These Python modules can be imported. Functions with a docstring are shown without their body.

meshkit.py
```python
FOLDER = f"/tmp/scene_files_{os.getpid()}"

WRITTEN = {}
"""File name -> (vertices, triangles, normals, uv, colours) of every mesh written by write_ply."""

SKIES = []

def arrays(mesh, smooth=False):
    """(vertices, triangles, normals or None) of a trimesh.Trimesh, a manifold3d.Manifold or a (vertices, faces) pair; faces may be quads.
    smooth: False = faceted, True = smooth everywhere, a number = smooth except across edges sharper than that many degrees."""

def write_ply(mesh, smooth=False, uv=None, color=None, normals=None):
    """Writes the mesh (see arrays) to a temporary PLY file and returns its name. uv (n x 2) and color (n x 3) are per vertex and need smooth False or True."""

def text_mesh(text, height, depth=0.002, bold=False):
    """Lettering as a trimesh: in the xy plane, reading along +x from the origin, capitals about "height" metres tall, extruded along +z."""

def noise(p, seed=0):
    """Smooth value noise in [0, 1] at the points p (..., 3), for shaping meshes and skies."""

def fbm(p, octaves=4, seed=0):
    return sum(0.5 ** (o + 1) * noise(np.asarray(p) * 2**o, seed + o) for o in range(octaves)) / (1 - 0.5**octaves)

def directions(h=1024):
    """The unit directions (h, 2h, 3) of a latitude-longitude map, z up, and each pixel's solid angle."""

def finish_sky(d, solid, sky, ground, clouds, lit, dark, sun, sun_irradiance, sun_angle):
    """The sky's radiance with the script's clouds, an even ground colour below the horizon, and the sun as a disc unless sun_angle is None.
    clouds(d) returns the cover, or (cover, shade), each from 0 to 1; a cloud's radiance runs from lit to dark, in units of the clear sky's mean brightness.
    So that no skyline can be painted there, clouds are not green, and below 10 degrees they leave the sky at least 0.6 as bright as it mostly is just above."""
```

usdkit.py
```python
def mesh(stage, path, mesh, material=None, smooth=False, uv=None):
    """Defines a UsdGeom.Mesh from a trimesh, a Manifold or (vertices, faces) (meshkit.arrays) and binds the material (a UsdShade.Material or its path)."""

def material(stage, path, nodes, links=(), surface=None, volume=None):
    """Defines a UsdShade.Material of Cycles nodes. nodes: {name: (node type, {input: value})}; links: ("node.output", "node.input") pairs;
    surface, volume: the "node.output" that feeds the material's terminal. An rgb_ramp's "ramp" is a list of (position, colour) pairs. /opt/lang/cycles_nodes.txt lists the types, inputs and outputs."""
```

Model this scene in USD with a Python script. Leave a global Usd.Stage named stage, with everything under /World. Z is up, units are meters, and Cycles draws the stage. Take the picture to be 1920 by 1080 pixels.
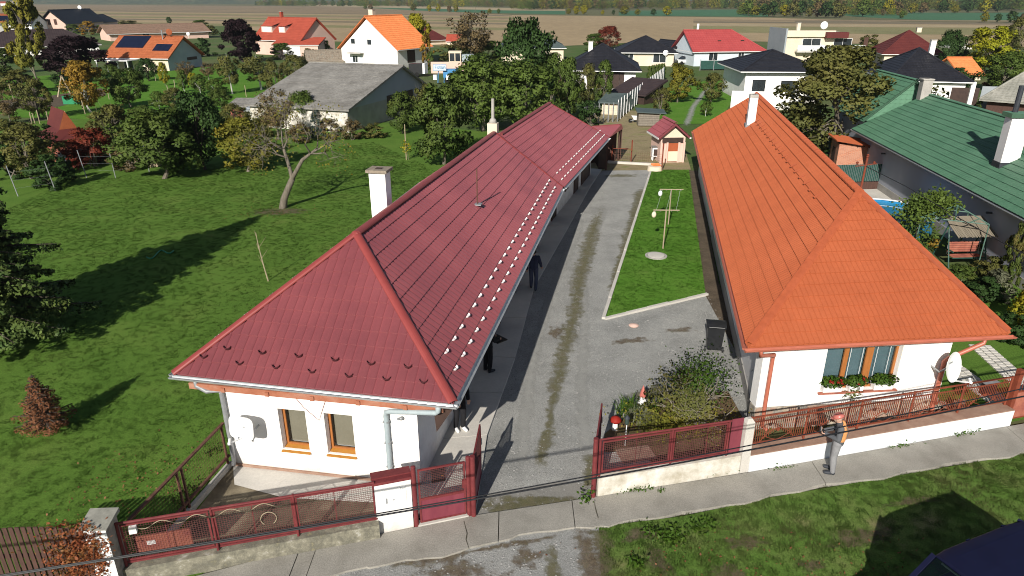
import math, random
import numpy as np, trimesh, usdkit, meshkit, manifold3d
from shapely.geometry import Polygon, Point
from pxr import Usd, UsdGeom, UsdLux, UsdShade, Gf, Sdf, Vt

stage = Usd.Stage.CreateInMemory()
UsdGeom.SetStageUpAxis(stage, 'Z')
UsdGeom.Xform.Define(stage, '/World')
UsdGeom.Scope.Define(stage, '/World/Looks')
rng = np.random.default_rng(7)
random.seed(7)

# ------------------------------------------------------------------ camera, sky, sun, exposure
FPX, CAMH = 1297.0, 11.3                      # focal length in photo pixels (1920 wide), camera height in metres
PITCH = math.atan(540 / FPX)                  # the horizon lies on the picture's top edge
cam = UsdGeom.Camera.Define(stage, '/World/camera')
cam.AddTranslateOp().Set(Gf.Vec3d(0, 0, CAMH))
cam.AddRotateXOp().Set(90 - math.degrees(PITCH))
cam.CreateHorizontalApertureAttr(36.0)
cam.CreateFocalLengthAttr(36.0 * FPX / 1920)
cam.CreateClippingRangeAttr(Gf.Vec2f(0.1, 20000))
cam.CreateExposureAttr(0.38)
SUN_EL, SHADOW_AZ = math.radians(29.0), math.radians(16.5)
SUN_DIR = np.array([-math.sin(SHADOW_AZ) * math.cos(SUN_EL), -math.cos(SHADOW_AZ) * math.cos(SUN_EL), math.sin(SUN_EL)])
usdkit.material(stage, '/World/Looks/sky', {
    's': ('sky_texture', {'sky_type': 'single_scattering', 'sun_disc': False, 'sun_elevation': SUN_EL,
                          'sun_rotation': math.atan2(SUN_DIR[0], SUN_DIR[1]), 'altitude': 150.0}),
    'b': ('background_shader', {'strength': 0.05})}, [('s.color', 'b.color')], surface='b.background')
dome = UsdLux.DomeLight.Define(stage, '/World/sky')
UsdShade.MaterialBindingAPI.Apply(dome.GetPrim()).Bind(UsdShade.Material.Get(stage, '/World/Looks/sky'))
dome.GetPrim().SetCustomDataByKey('kind', 'structure')
sun = UsdLux.DistantLight.Define(stage, '/World/sun')
sun.CreateNormalizeAttr(True)
sun.CreateIntensityAttr(1.25)
sun.CreateAngleAttr(0.53)
sun.CreateColorAttr(Gf.Vec3f(1.0, 0.945, 0.86))
sun.AddTransformOp().Set(Gf.Matrix4d().SetRotate(Gf.Rotation(Gf.Vec3d(0, 0, 1), Gf.Vec3d(*map(float, SUN_DIR)))))

# ------------------------------------------------------------------ where a point of the photo stands
CT, ST = math.cos(PITCH), math.sin(PITCH)
def ray(px, py):
    u = -(py - 540) / FPX
    return np.array([(px - 960) / FPX, CT + u * ST, -ST + u * CT])
def G(px, py, z=0.0):
    r = ray(px, py)
    return np.array([0, 0, CAMH]) + r * ((z - CAMH) / r[2])
def hgt(py, p):
    r = ray(960, py)
    return CAMH + r[2] * p[1] / r[1]
def V(px, py, p0, d):                         # distance along and height on the upright plane through p0 along d
    r = ray(px, py)
    t, s = np.linalg.solve(np.array([[r[0], -d[0]], [r[1], -d[1]]]), np.array(p0[:2], float))
    return s, CAMH + t * r[2]
def unit(v):
    v = np.asarray(v, float)
    return v / np.linalg.norm(v)

# ------------------------------------------------------------------ materials
LK = '/World/Looks/'
def mat(name, cols, scale=3.0, detail=4.0, rough=0.8, bump=0.0, bscale=40.0, stretch=None, spec=0.3, metallic=0.0,
        isl=0.0, fine=0.0, fscale=60.0, distortion=0.0, transl=0.0, bdist=0.02, coat=0.0, nrough=0.6, world=False, fade=0.0, edge=4.0, drough=0.0, cell=None, dirt=0.0, most=1.0):
    """Noise-mottled principled surface. cols: one colour or a list run through by the noise; fine: strength of a second, fine mottling."""
    N, Lk = {}, []
    N['tc'] = ('geometry', {}) if world else ('texture_coordinate', {})
    src = 'tc.position' if world else 'tc.object'
    if stretch:
        N['mp'] = ('mapping', {'scale': stretch}); Lk.append((src, 'mp.vector')); src = 'mp.vector'
    cols = [cols] if not isinstance(cols[0], (tuple, list)) else list(cols)
    N['p'] = ('principled_bsdf', {'roughness': rough, 'specular_ior_level': spec, 'metallic': metallic, 'coat_weight': coat, 'coat_roughness': 0.1, 'diffuse_roughness': drough})
    if len(cols) == 1:
        c = tuple(cols[0]); cols = [tuple(x * 0.9 for x in c), tuple(min(1, x * 1.08) for x in c)]
    if not isinstance(cols[0][-1], (tuple, list)):
        k = len(cols); cols = [(0.28 + 0.44 * i / (k - 1), c) for i, c in enumerate(cols)]
    N['n'] = ('noise_texture', {'scale': scale, 'detail': detail, 'roughness': nrough, 'distortion': distortion})
    N['r'] = ('rgb_ramp', {'ramp': cols})
    Lk += [(src, 'n.vector'), ('n.fac', 'r.fac')]
    out = 'r.color'
    if fine:
        N['n2'] = ('noise_texture', {'scale': fscale, 'detail': 3.0, 'roughness': 0.7})
        N['m2'] = ('map_range', {'from_min': 0.3, 'from_max': 0.7, 'to_min': 1 - fine, 'to_max': 1 + fine})
        N['h2'] = ('hsv', {})
        Lk += [(src, 'n2.vector'), ('n2.fac', 'm2.value'), ('m2.result', 'h2.value'), (out, 'h2.color')]; out = 'h2.color'
    if isl:
        N['g'] = ('geometry', {})
        N['mi'] = ('map_range', {'to_min': 1 - isl, 'to_max': 1 + isl})
        N['hi'] = ('hsv', {})
        Lk += [('g.random_per_island', 'mi.value'), ('mi.result', 'hi.value'), (out, 'hi.color')]; out = 'hi.color'
    if cell:                                  # tone steps from tile to tile
        N['vo'] = ('voronoi_texture', {'scale': cell[0]}); N['vs'] = ('separate_xyz', {}); N['vm'] = ('map_range', {'to_min': 1 - cell[1], 'to_max': 1 + cell[1]}); N['vh'] = ('hsv', {})
        Lk += [(src, 'vo.vector'), ('vo.color', 'vs.vector'), ('vs.x', 'vm.value'), ('vm.result', 'vh.value'), (out, 'vh.color')]; out = 'vh.color'
    if dirt:                                  # splash dirt on the lowest half metre of a wall, streaks above
        N['gz'] = ('geometry', {}); N['sz'] = ('separate_xyz', {}); N['dn'] = ('noise_texture', {'scale': 2.2, 'detail': 7.0, 'roughness': 0.7}); N['ds'] = ('math', {'math_type': 'multiply_add', 'value2': 1.5, 'value3': -0.55})
        N['dz'] = ('math', {'math_type': 'subtract'}); N['dm'] = ('map_range', {'range_type': 'smoothstep', 'from_min': -0.5, 'from_max': 0.55, 'to_min': dirt, 'to_max': 0.0, 'clamp': True}); N['dx'] = ('mix', {'color2': (0.33, 0.28, 0.21)})
        Lk += [('gz.position', 'sz.vector'), ('gz.position', 'dn.vector'), ('dn.fac', 'ds.value1'), ('sz.z', 'dz.value1'), ('ds.value', 'dz.value2'), ('dz.value', 'dm.value'), ('dm.result', 'dx.fac'), (out, 'dx.color1')]; out = 'dx.color'
    Lk.append((out, 'p.base_color'))
    if bump:
        N['bn'] = ('noise_texture', {'scale': bscale, 'detail': 4.0, 'roughness': 0.65})
        N['bp'] = ('bump', {'strength': bump, 'distance': bdist})
        Lk += [(src, 'bn.vector'), ('bn.fac', 'bp.height'), ('bp.normal', 'p.normal')]
    surf = 'p.BSDF'
    if transl:
        N['t'] = ('translucent_bsdf', {}); N['mx'] = ('mix_closure', {'fac': transl})
        Lk += [(out, 't.color'), ('p.BSDF', 'mx.closure1'), ('t.BSDF', 'mx.closure2')]; surf = 'mx.closure'
    if fade:                                  # ragged edge: the mesh's own primvar "fade" runs from 1 inside to 0 at the rim
        N['at'] = ('attribute', {'attribute': 'fade'}); N['en'] = ('noise_texture', {'scale': edge, 'detail': 7.0, 'roughness': 0.72})
        N['em'] = ('math', {'math_type': 'multiply_add', 'value2': 3.4, 'value3': -1.70}); N['ea'] = ('math', {'math_type': 'multiply_add', 'value2': 1.5})
        N['es'] = ('map_range', {'range_type': 'smoothstep', 'from_min': 0.42, 'from_max': 0.42 + fade, 'to_max': most, 'clamp': True}); N['tr'] = ('transparent_bsdf', {}); N['ex'] = ('mix_closure', {})
        Lk += [(src, 'en.vector'), ('en.fac', 'em.value1'), ('at.fac', 'ea.value1'), ('em.value', 'ea.value3'), ('ea.value', 'es.value'), ('es.result', 'ex.fac'), ('tr.BSDF', 'ex.closure1'), (surf, 'ex.closure2')]
        surf = 'ex.closure'
    return usdkit.material(stage, LK + name, N, Lk, surface=surf)

def set_fade(path, f):
    UsdGeom.PrimvarsAPI(stage.GetPrimAtPath(path)).CreatePrimvar('fade', Sdf.ValueTypeNames.FloatArray, 'vertex').Set(Vt.FloatArray.FromNumpy(np.asarray(f, np.float32)))

def pane_mat(name, tint=(0.9, 0.95, 1.0)):
    return usdkit.material(stage, LK + name, {
        'f': ('fresnel', {'IOR': 1.5}), 't': ('transparent_bsdf', {'color': tint}), 'g': ('glossy_bsdf', {'roughness': 0.02, 'color': (1, 1, 1)}),
        'm': ('mix_closure', {})}, [('f.fac', 'm.fac'), ('t.BSDF', 'm.closure1'), ('g.BSDF', 'm.closure2')], surface='m.closure')

# ------------------------------------------------------------------ meshes
class MB:
    """Collects triangles of one mesh."""
    def __init__(s): s.v, s.f, s.n = [], [], 0
    def add(s, v, f):
        v, f = np.asarray(v, float), np.asarray(f, int)
        if f.shape[1] == 4: f = np.vstack([f[:, [0, 1, 2]], f[:, [0, 2, 3]]])
        s.v.append(v); s.f.append(f + s.n); s.n += len(v); return s
    def tm(s, m): return s.add(m.vertices, m.faces)
    def box(s, c, size, ax=None):
        """ax: direction (x, y) of the box's own x axis on the ground"""
        h = np.array(size, float) / 2
        p = np.array([[a, b, d] for a in (-1, 1) for b in (-1, 1) for d in (-1, 1)]) * h
        if ax is not None:
            a = unit(ax); p = np.stack([p[:, 0] * a[0] - p[:, 1] * a[1], p[:, 0] * a[1] + p[:, 1] * a[0], p[:, 2]], 1)
        return s.add(p + np.asarray(c, float), BOXF)
    def beam(s, a, b, w, h=None, up=(0, 0, 1)):
        a, b = np.asarray(a, float), np.asarray(b, float); d = unit(b - a); h = w if h is None else h
        side = np.cross(d, up)
        side = np.array([1.0, 0, 0]) if np.linalg.norm(side) < 1e-4 else unit(side)
        u = np.cross(side, d)
        return s.add([q + side * x * w / 2 + u * y * h / 2 for q in (a, b) for x in (-1, 1) for y in (-1, 1)], BOXF)
    def tube(s, pts, r, n=8, cap=True):
        pts = np.asarray(pts, float); r = np.broadcast_to(np.asarray(r, float), (len(pts),))
        t = np.gradient(pts, axis=0); t /= np.maximum(np.linalg.norm(t, axis=1, keepdims=True), 1e-9)
        ref = np.array([0, 0, 1.0]) if abs(t[0][2]) < 0.9 else np.array([1.0, 0, 0])
        rings, a = [], np.arange(n) * 2 * math.pi / n
        for q, d, rr in zip(pts, t, r):
            x = unit(np.cross(d, ref)); y = np.cross(d, x)
            rings.append(q + rr * (np.cos(a)[:, None] * x + np.sin(a)[:, None] * y))
        v = np.vstack(rings); i = np.arange(n); j = (i + 1) % n; f = []
        for k in range(len(pts) - 1):
            b, c = k * n, (k + 1) * n
            f.append(np.stack([b + i, b + j, c + j, c + i], 1))
        f = np.vstack(f); f = np.vstack([f[:, [0, 1, 2]], f[:, [0, 2, 3]]])
        if cap:
            m = len(v); v = np.vstack([v, pts[0], pts[-1]])
            e = (len(pts) - 1) * n
            f = np.vstack([f, np.stack([np.full(n, m), j, i], 1), np.stack([np.full(n, m + 1), e + i, e + j], 1)])
        return s.add(v, f)
    def cyl(s, a, b, r0, r1=None, n=12): return s.tube([a, b], [r0, r0 if r1 is None else r1], n)
    def poly(s, pts):                      # a flat convex polygon
        n = len(pts); return s.add(pts, [[0, i, i + 1] for i in range(1, n - 1)])
    def prism(s, xy, z0, z1):              # upright prism over any simple polygon
        m = trimesh.creation.extrude_polygon(Polygon(xy), z1 - z0, engine='earcut'); m.apply_translation([0, 0, z0]); return s.tm(m)
    def sheet(s, xy, z, step=None):        # flat sheet over any simple polygon
        v, f = trimesh.creation.triangulate_polygon(Polygon([tuple(p[:2]) for p in xy]), engine='earcut')
        return s.add(np.c_[v, np.full(len(v), z)], f)
    def ball(s, c, r, sub=2, sc=(1, 1, 1)):
        m = trimesh.creation.icosphere(sub, 1.0); return s.add(m.vertices * np.asarray(sc) * r + np.asarray(c, float), m.faces)
    def lathe(s, prof, c=(0, 0, 0), n=20): # prof: (radius, z)
        a = np.arange(n) * 2 * math.pi / n; prof = np.asarray(prof, float)
        v = np.vstack([np.stack([r * np.cos(a), r * np.sin(a), np.full(n, z)], 1) for r, z in prof]) + np.asarray(c, float)
        i = np.arange(n); j = (i + 1) % n
        return s.add(v, np.vstack([np.stack([k * n + i, k * n + j, (k + 1) * n + j, (k + 1) * n + i], 1) for k in range(len(prof) - 1)]))
    def arrays(s): return np.vstack(s.v), np.vstack(s.f)
BOXF = [[0, 1, 3, 2], [4, 6, 7, 5], [0, 4, 5, 1], [2, 3, 7, 6], [0, 2, 6, 4], [1, 5, 7, 3]]

USED, ORIGIN = {}, {}
def numbered(parent, name):
    k = (parent, name); n = USED.get(k, -1) + 1; USED[k] = n
    return f'{parent}/{name}' + (f'_{n:03d}' if n else '')
def tag(prim, label=None, cat=None, group=None, kind=None):
    for k, v in (('label', label), ('category', cat), ('group', group), ('kind', kind)):
        if v: prim.SetCustomDataByKey(k, v)
    return prim
def thing(name, label, cat, loc=(0, 0, 0), rotz=0.0, group=None, kind=None, local=False, scale=None):
    """An Xform at the thing's base. Its parts are given in world coordinates unless local."""
    path = numbered('/World', name); x = UsdGeom.Xform.Define(stage, path)
    x.AddTranslateOp().Set(Gf.Vec3d(*map(float, loc)))
    if local: x.AddRotateZOp().Set(float(rotz)); x.AddScaleOp().Set(Gf.Vec3f(*map(float, scale or (1, 1, 1))))
    ORIGIN[path] = np.zeros(3) if local else np.asarray(loc, float)
    tag(x.GetPrim(), label, cat, group, kind)
    return path
def part(name, mb, material, parent, smooth=False, label=None, kind=None):
    path = numbered(parent, name); o = ORIGIN[parent]
    v, f = mb.arrays() if isinstance(mb, MB) else (np.asarray(mb[0], float), np.asarray(mb[1], int))
    use = np.zeros(len(v), bool); use[f] = True
    if not use.all(): f = (np.cumsum(use) - 1)[f]; v = v[use]
    nrm = mb[2] if isinstance(mb, tuple) and len(mb) > 2 else None
    m = usdkit.mesh(stage, path, (v - o, f), material, smooth=smooth); ORIGIN[path] = o
    if nrm is not None: m.CreateNormalsAttr(Vt.Vec3fArray.FromNumpy(np.asarray(nrm, np.float32))); m.SetNormalsInterpolation('vertex')
    tag(m.GetPrim(), label, None, None, kind)
    return path
def single(name, mb, material, label=None, cat=None, group=None, kind=None, smooth=False):
    """A top-level thing that is one mesh, its origin at the middle of its base"""
    path = numbered('/World', name); v, f = mb.arrays() if isinstance(mb, MB) else mb
    o = np.array([*(v[:, :2].min(0) + v[:, :2].max(0)) / 2, v[:, 2].min()])
    if kind == 'structure': o[:] = 0
    m = usdkit.mesh(stage, path, (v - o, f), material, smooth=smooth)
    if o.any(): UsdGeom.Xformable(m).AddTranslateOp().Set(Gf.Vec3d(*map(float, o)))
    ORIGIN[path] = o; tag(m.GetPrim(), label, cat, group, kind)
    return path
def dup(src, loc, rotz=0.0, scale=None, label=None, group=None, cat=None):
    """A copy of a local thing, under the next number, with a label of its own"""
    c = stage.GetPrimAtPath(src).GetCustomData(); name = src.rsplit('/', 1)[1]
    while name[-1].isdigit() or name[-1] == '_': name = name[:-1]
    p = thing(name, label or c['label'], cat or c['category'], loc, rotz, group or c.get('group'), None, True, scale)
    prim = stage.GetPrimAtPath(p); prim.GetReferences().AddInternalReference(src); prim.SetInstanceable(True)
    return p

# ------------------------------------------------------------------ tiles on a roof face
def clip_tris(T, ids, planes):
    """Cuts triangles (n,3,3), in (s, t, h), to the half-planes a*s + b*t + c >= 0"""
    for a, b, c in planes:
        d = T[:, :, 0] * a + T[:, :, 1] * b + c; ins = d >= -1e-9; k = ins.sum(1)
        out, oid = [T[k == 3]], [ids[k == 3]]
        for want in (1, 2):
            m = k == want
            if not m.any(): continue
            t, dd, ii, tid = T[m], d[m], ins[m], ids[m]
            odd = np.argmax(ii if want == 1 else ~ii, 1); r = np.arange(len(t)); o = [(odd + q) % 3 for q in range(3)]
            A, B, C = (t[r, q] for q in o); da, db, dc = (dd[r, q] for q in o)
            P = A + (B - A) * (da / (da - db))[:, None]; Q = A + (C - A) * (da / (da - dc))[:, None]
            if want == 1: out.append(np.stack([A, P, Q], 1)); oid.append(tid)
            else: out += [np.stack([P, B, C], 1), np.stack([P, C, Q], 1)]; oid += [tid, tid]
        T, ids = np.concatenate(out), np.concatenate(oid)
    return T, ids
def tile_face(E0, E1, R0, R1, planes, tw, rh, seg=4, waves=1, amp=0.02, step=0.03, lift=0.02, shift=0.0):
    """Rows of tiles on the ruled face between the eave E0-E1 and the line R0-R1 above it. planes are in metres along the eave and up the slope.
    Gives (triangles in space, tile numbers)."""
    E0, E1, R0, R1 = (np.asarray(p, float) for p in (E0, E1, R0, R1))
    Ls, Lt = np.linalg.norm(E1 - E0), (np.linalg.norm(R0 - E0) + np.linalg.norm(R1 - E1)) / 2
    n = unit(np.cross(E1 - E0, R0 - E0)); n = n if n[2] > 0 else -n
    smin, smax = -1.0, Ls + 1.0
    nc, nr = int(math.ceil((smax - smin) / tw)), int(math.ceil(Lt / rh - 1e-6))
    if seg % 5 == 0 and seg // 5 == waves:       # barrels with narrow grooves between them
        u = np.array([0, .10, .28, .72, .90]); x = np.append(np.concatenate([(u + k) / waves for k in range(waves)]), 1.0); prof = amp * np.append(np.tile([0, .72, 1, 1, .72], waves), 0)
    else:
        x = np.linspace(0, 1, seg + 1); prof = amp * (0.5 - 0.5 * np.cos(2 * math.pi * waves * x + 0.6))
    tris, ids = [], []
    k = 0
    low = np.stack([x * tw, np.zeros(seg + 1), prof + step + lift], 1); top = np.stack([x * tw, np.full(seg + 1, rh), prof + lift], 1); lip = low - [0, 0, step]
    one = []
    for i in range(seg):
        one += [[low[i], low[i + 1], top[i + 1]], [low[i], top[i + 1], top[i]], [lip[i], lip[i + 1], low[i + 1]], [lip[i], low[i + 1], low[i]]]
    one = np.array(one)
    I, J = np.meshgrid(np.arange(nc), np.arange(nr)); I, J = I.ravel(), J.ravel()
    off = np.stack([smin + I * tw + shift * (J % 2), J * rh, np.zeros(len(I))], 1)
    T = (one[None] + off[:, None, None, :]).reshape(-1, 3, 3); ids = np.repeat(np.arange(len(I)), len(one))
    T, ids = clip_tris(T, ids, list(planes) + [(0, -1, Lt)])
    s, t, h = T[..., 0] / Ls, T[..., 1] / Lt, T[..., 2]
    E = E0 + (E1 - E0) * s[..., None]; R = R0 + (R1 - R0) * s[..., None]
    return E + (R - E) * t[..., None] + n * h[..., None], ids
def soup(T):
    """a welded mesh of loose triangles"""
    v = T.reshape(-1, 3); q, inv = np.unique(np.round(v, 4), axis=0, return_inverse=True)
    f = inv.reshape(-1, 3); f = f[(f[:, 0] != f[:, 1]) & (f[:, 1] != f[:, 2]) & (f[:, 0] != f[:, 2])]
    return q, f
def put_tiles(roof, faces, material, most=300, name='tile'):
    """The nearest tiles become parts of the roof, the others one part"""
    T = np.concatenate([a for a, _ in faces]); ids, n = [], 0
    for _, i in faces:
        ids.append(i + n); n += i.max() + 1
    ids = np.concatenate(ids)
    order = np.argsort(ids, kind='stable'); T, ids = T[order], ids[order]
    u, start = np.unique(ids, return_index=True); end = np.append(start[1:], len(ids))
    cen = np.array([T[a:b].reshape(-1, 3).mean(0) for a, b in zip(start, end)]) if most else np.zeros((0, 3))
    area = np.array([b - a for a, b in zip(start, end)])
    near = np.zeros(len(u), bool)
    if most:
        dist = np.linalg.norm(cen - [0, 0, CAMH], axis=1) + np.where(area < 6, 50, 0)
        near[np.argsort(dist)[:most]] = True
    for k in np.nonzero(near)[0]: part(name, soup(T[start[k]:end[k]]), material, roof)
    rest = ~np.repeat(near, end - start)
    if rest.any(): part(name + '_field', soup(T[rest]), material, roof, kind='stuff')
def hip_planes(pts):
    """half-planes of a convex polygon given counter-clockwise as (s, t)"""
    out = []
    for (x0, y0), (x1, y1) in zip(pts, pts[1:] + pts[:1]):
        a, b = -(y1 - y0), x1 - x0; l = math.hypot(a, b) or 1
        out.append((a / l, b / l, -(a * x0 + b * y0) / l))
    return out
# ------------------------------------------------------------------ the looks
M = {}
def reg(k, *a, **kw): M[k] = mat(k, *a, **kw); return M[k]
reg('plaster_white', [(0.78, 0.76, 0.74), (0.86, 0.85, 0.83)], scale=1.2, rough=0.9, bump=0.25, bscale=30, fine=0.04, fscale=9, dirt=0.55)
reg('plaster_grey', [(0.30, 0.29, 0.27), (0.42, 0.40, 0.37)], scale=1.0, rough=0.95, bump=0.3, bscale=20, fine=0.1)
reg('plaster_cream', [(0.62, 0.53, 0.40), (0.70, 0.61, 0.48)], scale=0.6, rough=0.9)
reg('plaster_pink', [(0.62, 0.42, 0.35), (0.68, 0.48, 0.40)], scale=0.6, rough=0.9)
reg('wall_slate_blue', [(0.34, 0.36, 0.42), (0.40, 0.42, 0.48)], scale=0.6, rough=0.9)
reg('plaster_blue', [(0.50, 0.57, 0.62), (0.57, 0.63, 0.68)], scale=0.6, rough=0.9)
reg('plaster_slate', [(0.26, 0.29, 0.31), (0.32, 0.35, 0.37)], scale=0.6, rough=0.9)
reg('plinth', [(0.13, 0.12, 0.11), (0.30, 0.27, 0.23), (0.40, 0.35, 0.29)], scale=4, rough=0.95, bump=0.5)
reg('maroon_metal', [(0.168, 0.044, 0.052), (0.207, 0.054, 0.061), (0.230, 0.063, 0.070)], scale=0.45, rough=0.42, spec=0.45, fine=0.03, fscale=14, bump=0.02, bscale=60, drough=1.0)
reg('maroon_trim', [(0.23, 0.043, 0.040), (0.28, 0.055, 0.050)], scale=2, rough=0.45, spec=0.4)
reg('orange_tile', [(0.32, 0.078, 0.030), (0.35, 0.088, 0.034), (0.37, 0.096, 0.038)], scale=0.35, cell=(3.2, 0.035), rough=0.75, spec=0.25, fine=0.04, fscale=7, bump=0.05, bscale=50, drough=0.6)
reg('orange_ridge', [(0.27, 0.062, 0.024), (0.34, 0.082, 0.033)], scale=5, rough=0.75, drough=1.0)
reg('orange_far', [(0.56, 0.165, 0.05), (0.64, 0.20, 0.07)], scale=0.8, rough=0.85, fine=0.15, fscale=3, drough=1.0)
reg('rust_far', [(0.30, 0.085, 0.032), (0.38, 0.115, 0.045)], scale=0.8, rough=0.85, fine=0.15, fscale=3, drough=1.0)
reg('red_far', [(0.26, 0.048, 0.028), (0.33, 0.062, 0.036)], scale=0.8, rough=0.8, fine=0.1, fscale=3, drough=1.0)
reg('bright_red_far', [(0.34, 0.055, 0.055), (0.40, 0.07, 0.068)], scale=0.8, rough=0.6)
reg('darkred_far', [(0.091, 0.019, 0.018), (0.119, 0.026, 0.022)], scale=0.8, rough=0.7)
reg('black_tile', [(0.012, 0.012, 0.016), (0.024, 0.024, 0.03)], scale=1.5, rough=0.5, spec=0.4)
reg('purple_tile', [(0.035, 0.024, 0.026), (0.055, 0.038, 0.038)], scale=1.0, rough=0.7)
reg('brown_tile', [(0.20, 0.13, 0.09), (0.28, 0.18, 0.13)], scale=1.2, rough=0.9, fine=0.2, fscale=3)
reg('teal_roof', [(0.06, 0.085, 0.085), (0.085, 0.11, 0.11)], scale=1.0, rough=0.7)
reg('green_tile', [(0.040, 0.100, 0.060), (0.060, 0.130, 0.082)], scale=0.7, rough=0.5, spec=0.4, fine=0.12, fscale=6, drough=1.0)
reg('green_light', [(0.085, 0.20, 0.125), (0.11, 0.24, 0.15)], scale=1.2, rough=0.6)
reg('old_tile', [(0.14, 0.115, 0.09), (0.26, 0.215, 0.165), (0.20, 0.19, 0.16)], scale=2.0, rough=0.95, fine=0.3, fscale=6)
reg('slate_old', [(0.20, 0.20, 0.17), (0.33, 0.32, 0.28)], scale=1.0, rough=0.9, fine=0.2, fscale=5)
reg('asbestos', [(0.135, 0.128, 0.115), (0.205, 0.196, 0.18), (0.26, 0.25, 0.23)], scale=0.5, detail=6, rough=0.95, fine=0.2, fscale=4)
reg('zinc', [(0.45, 0.48, 0.50), (0.62, 0.64, 0.65)], scale=4, rough=0.38, metallic=0.6, spec=0.5)
reg('pale_zinc', [(0.74, 0.72, 0.72), (0.80, 0.78, 0.78)], scale=4, rough=0.3, spec=0.6)  # pale metal; on the slope snow guards its near-white is painted sun glint
reg('grey_pipe', [(0.30, 0.36, 0.38), (0.36, 0.42, 0.44)], scale=4, rough=0.45, spec=0.5)
reg('salmon_metal', [(0.36, 0.105, 0.065), (0.44, 0.14, 0.09)], scale=3, rough=0.4, spec=0.5)
reg('wall_plate', [(0.26, 0.085, 0.045), (0.34, 0.13, 0.075), (0.38, 0.20, 0.14)], scale=2.5, rough=0.9, detail=6)
reg('wood_window', [(0.28, 0.10, 0.026), (0.37, 0.14, 0.04)], scale=3, rough=0.5, stretch=(8, 8, 1))
reg('wood_sill', [(0.36, 0.16, 0.028), (0.45, 0.205, 0.04)], scale=6, rough=0.5)
reg('white_pvc', (0.78, 0.78, 0.77), rough=0.4, spec=0.5)
reg('blind', [(0.204, 0.172, 0.116), (0.231, 0.198, 0.136)], scale=2, rough=0.9)
reg('dark_room', [(0.03, 0.04, 0.045), (0.07, 0.085, 0.09)], scale=2, rough=0.9)
reg('curtain_blue', [(0.075, 0.12, 0.125), (0.11, 0.16, 0.165)], scale=1.5, rough=0.9)
reg('dark_door', [(0.035, 0.022, 0.018), (0.06, 0.035, 0.028)], scale=3, rough=0.6)
reg('concrete', [(0.30, 0.285, 0.26), (0.44, 0.42, 0.385)], scale=0.9, detail=7, rough=0.95, bump=0.35, bscale=50, fine=0.14, fscale=26)
reg('concrete_pale', [(0.46, 0.44, 0.40), (0.58, 0.55, 0.50)], scale=0.9, detail=6, rough=0.95, bump=0.25, bscale=60, fine=0.08, fscale=20)
reg('sidewalk', [(0.205, 0.192, 0.165), (0.29, 0.275, 0.242), (0.35, 0.33, 0.29)], scale=0.9, detail=8, rough=0.95, bump=0.5, bscale=60, fine=0.2, fscale=32)
reg('stained_wall', [(0.34, 0.30, 0.17), (0.13, 0.125, 0.10), (0.24, 0.225, 0.17), (0.50, 0.49, 0.45)], scale=3.2, detail=8, rough=0.95, bump=0.6, bscale=26, nrough=0.75)
reg('pale_wall', [(0.36, 0.32, 0.24), (0.56, 0.53, 0.46), (0.72, 0.71, 0.68)], scale=2.2, detail=8, rough=0.95, bump=0.4, bscale=26, nrough=0.7)
reg('limewash', [(0.60, 0.63, 0.66), (0.76, 0.78, 0.79), (0.80, 0.81, 0.81)], scale=1.8, detail=6, rough=0.95, bump=0.3, bscale=24)
reg('cap_brown', [(0.24, 0.14, 0.10), (0.36, 0.24, 0.18)], scale=3, detail=6, rough=0.95, bump=0.4)
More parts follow.
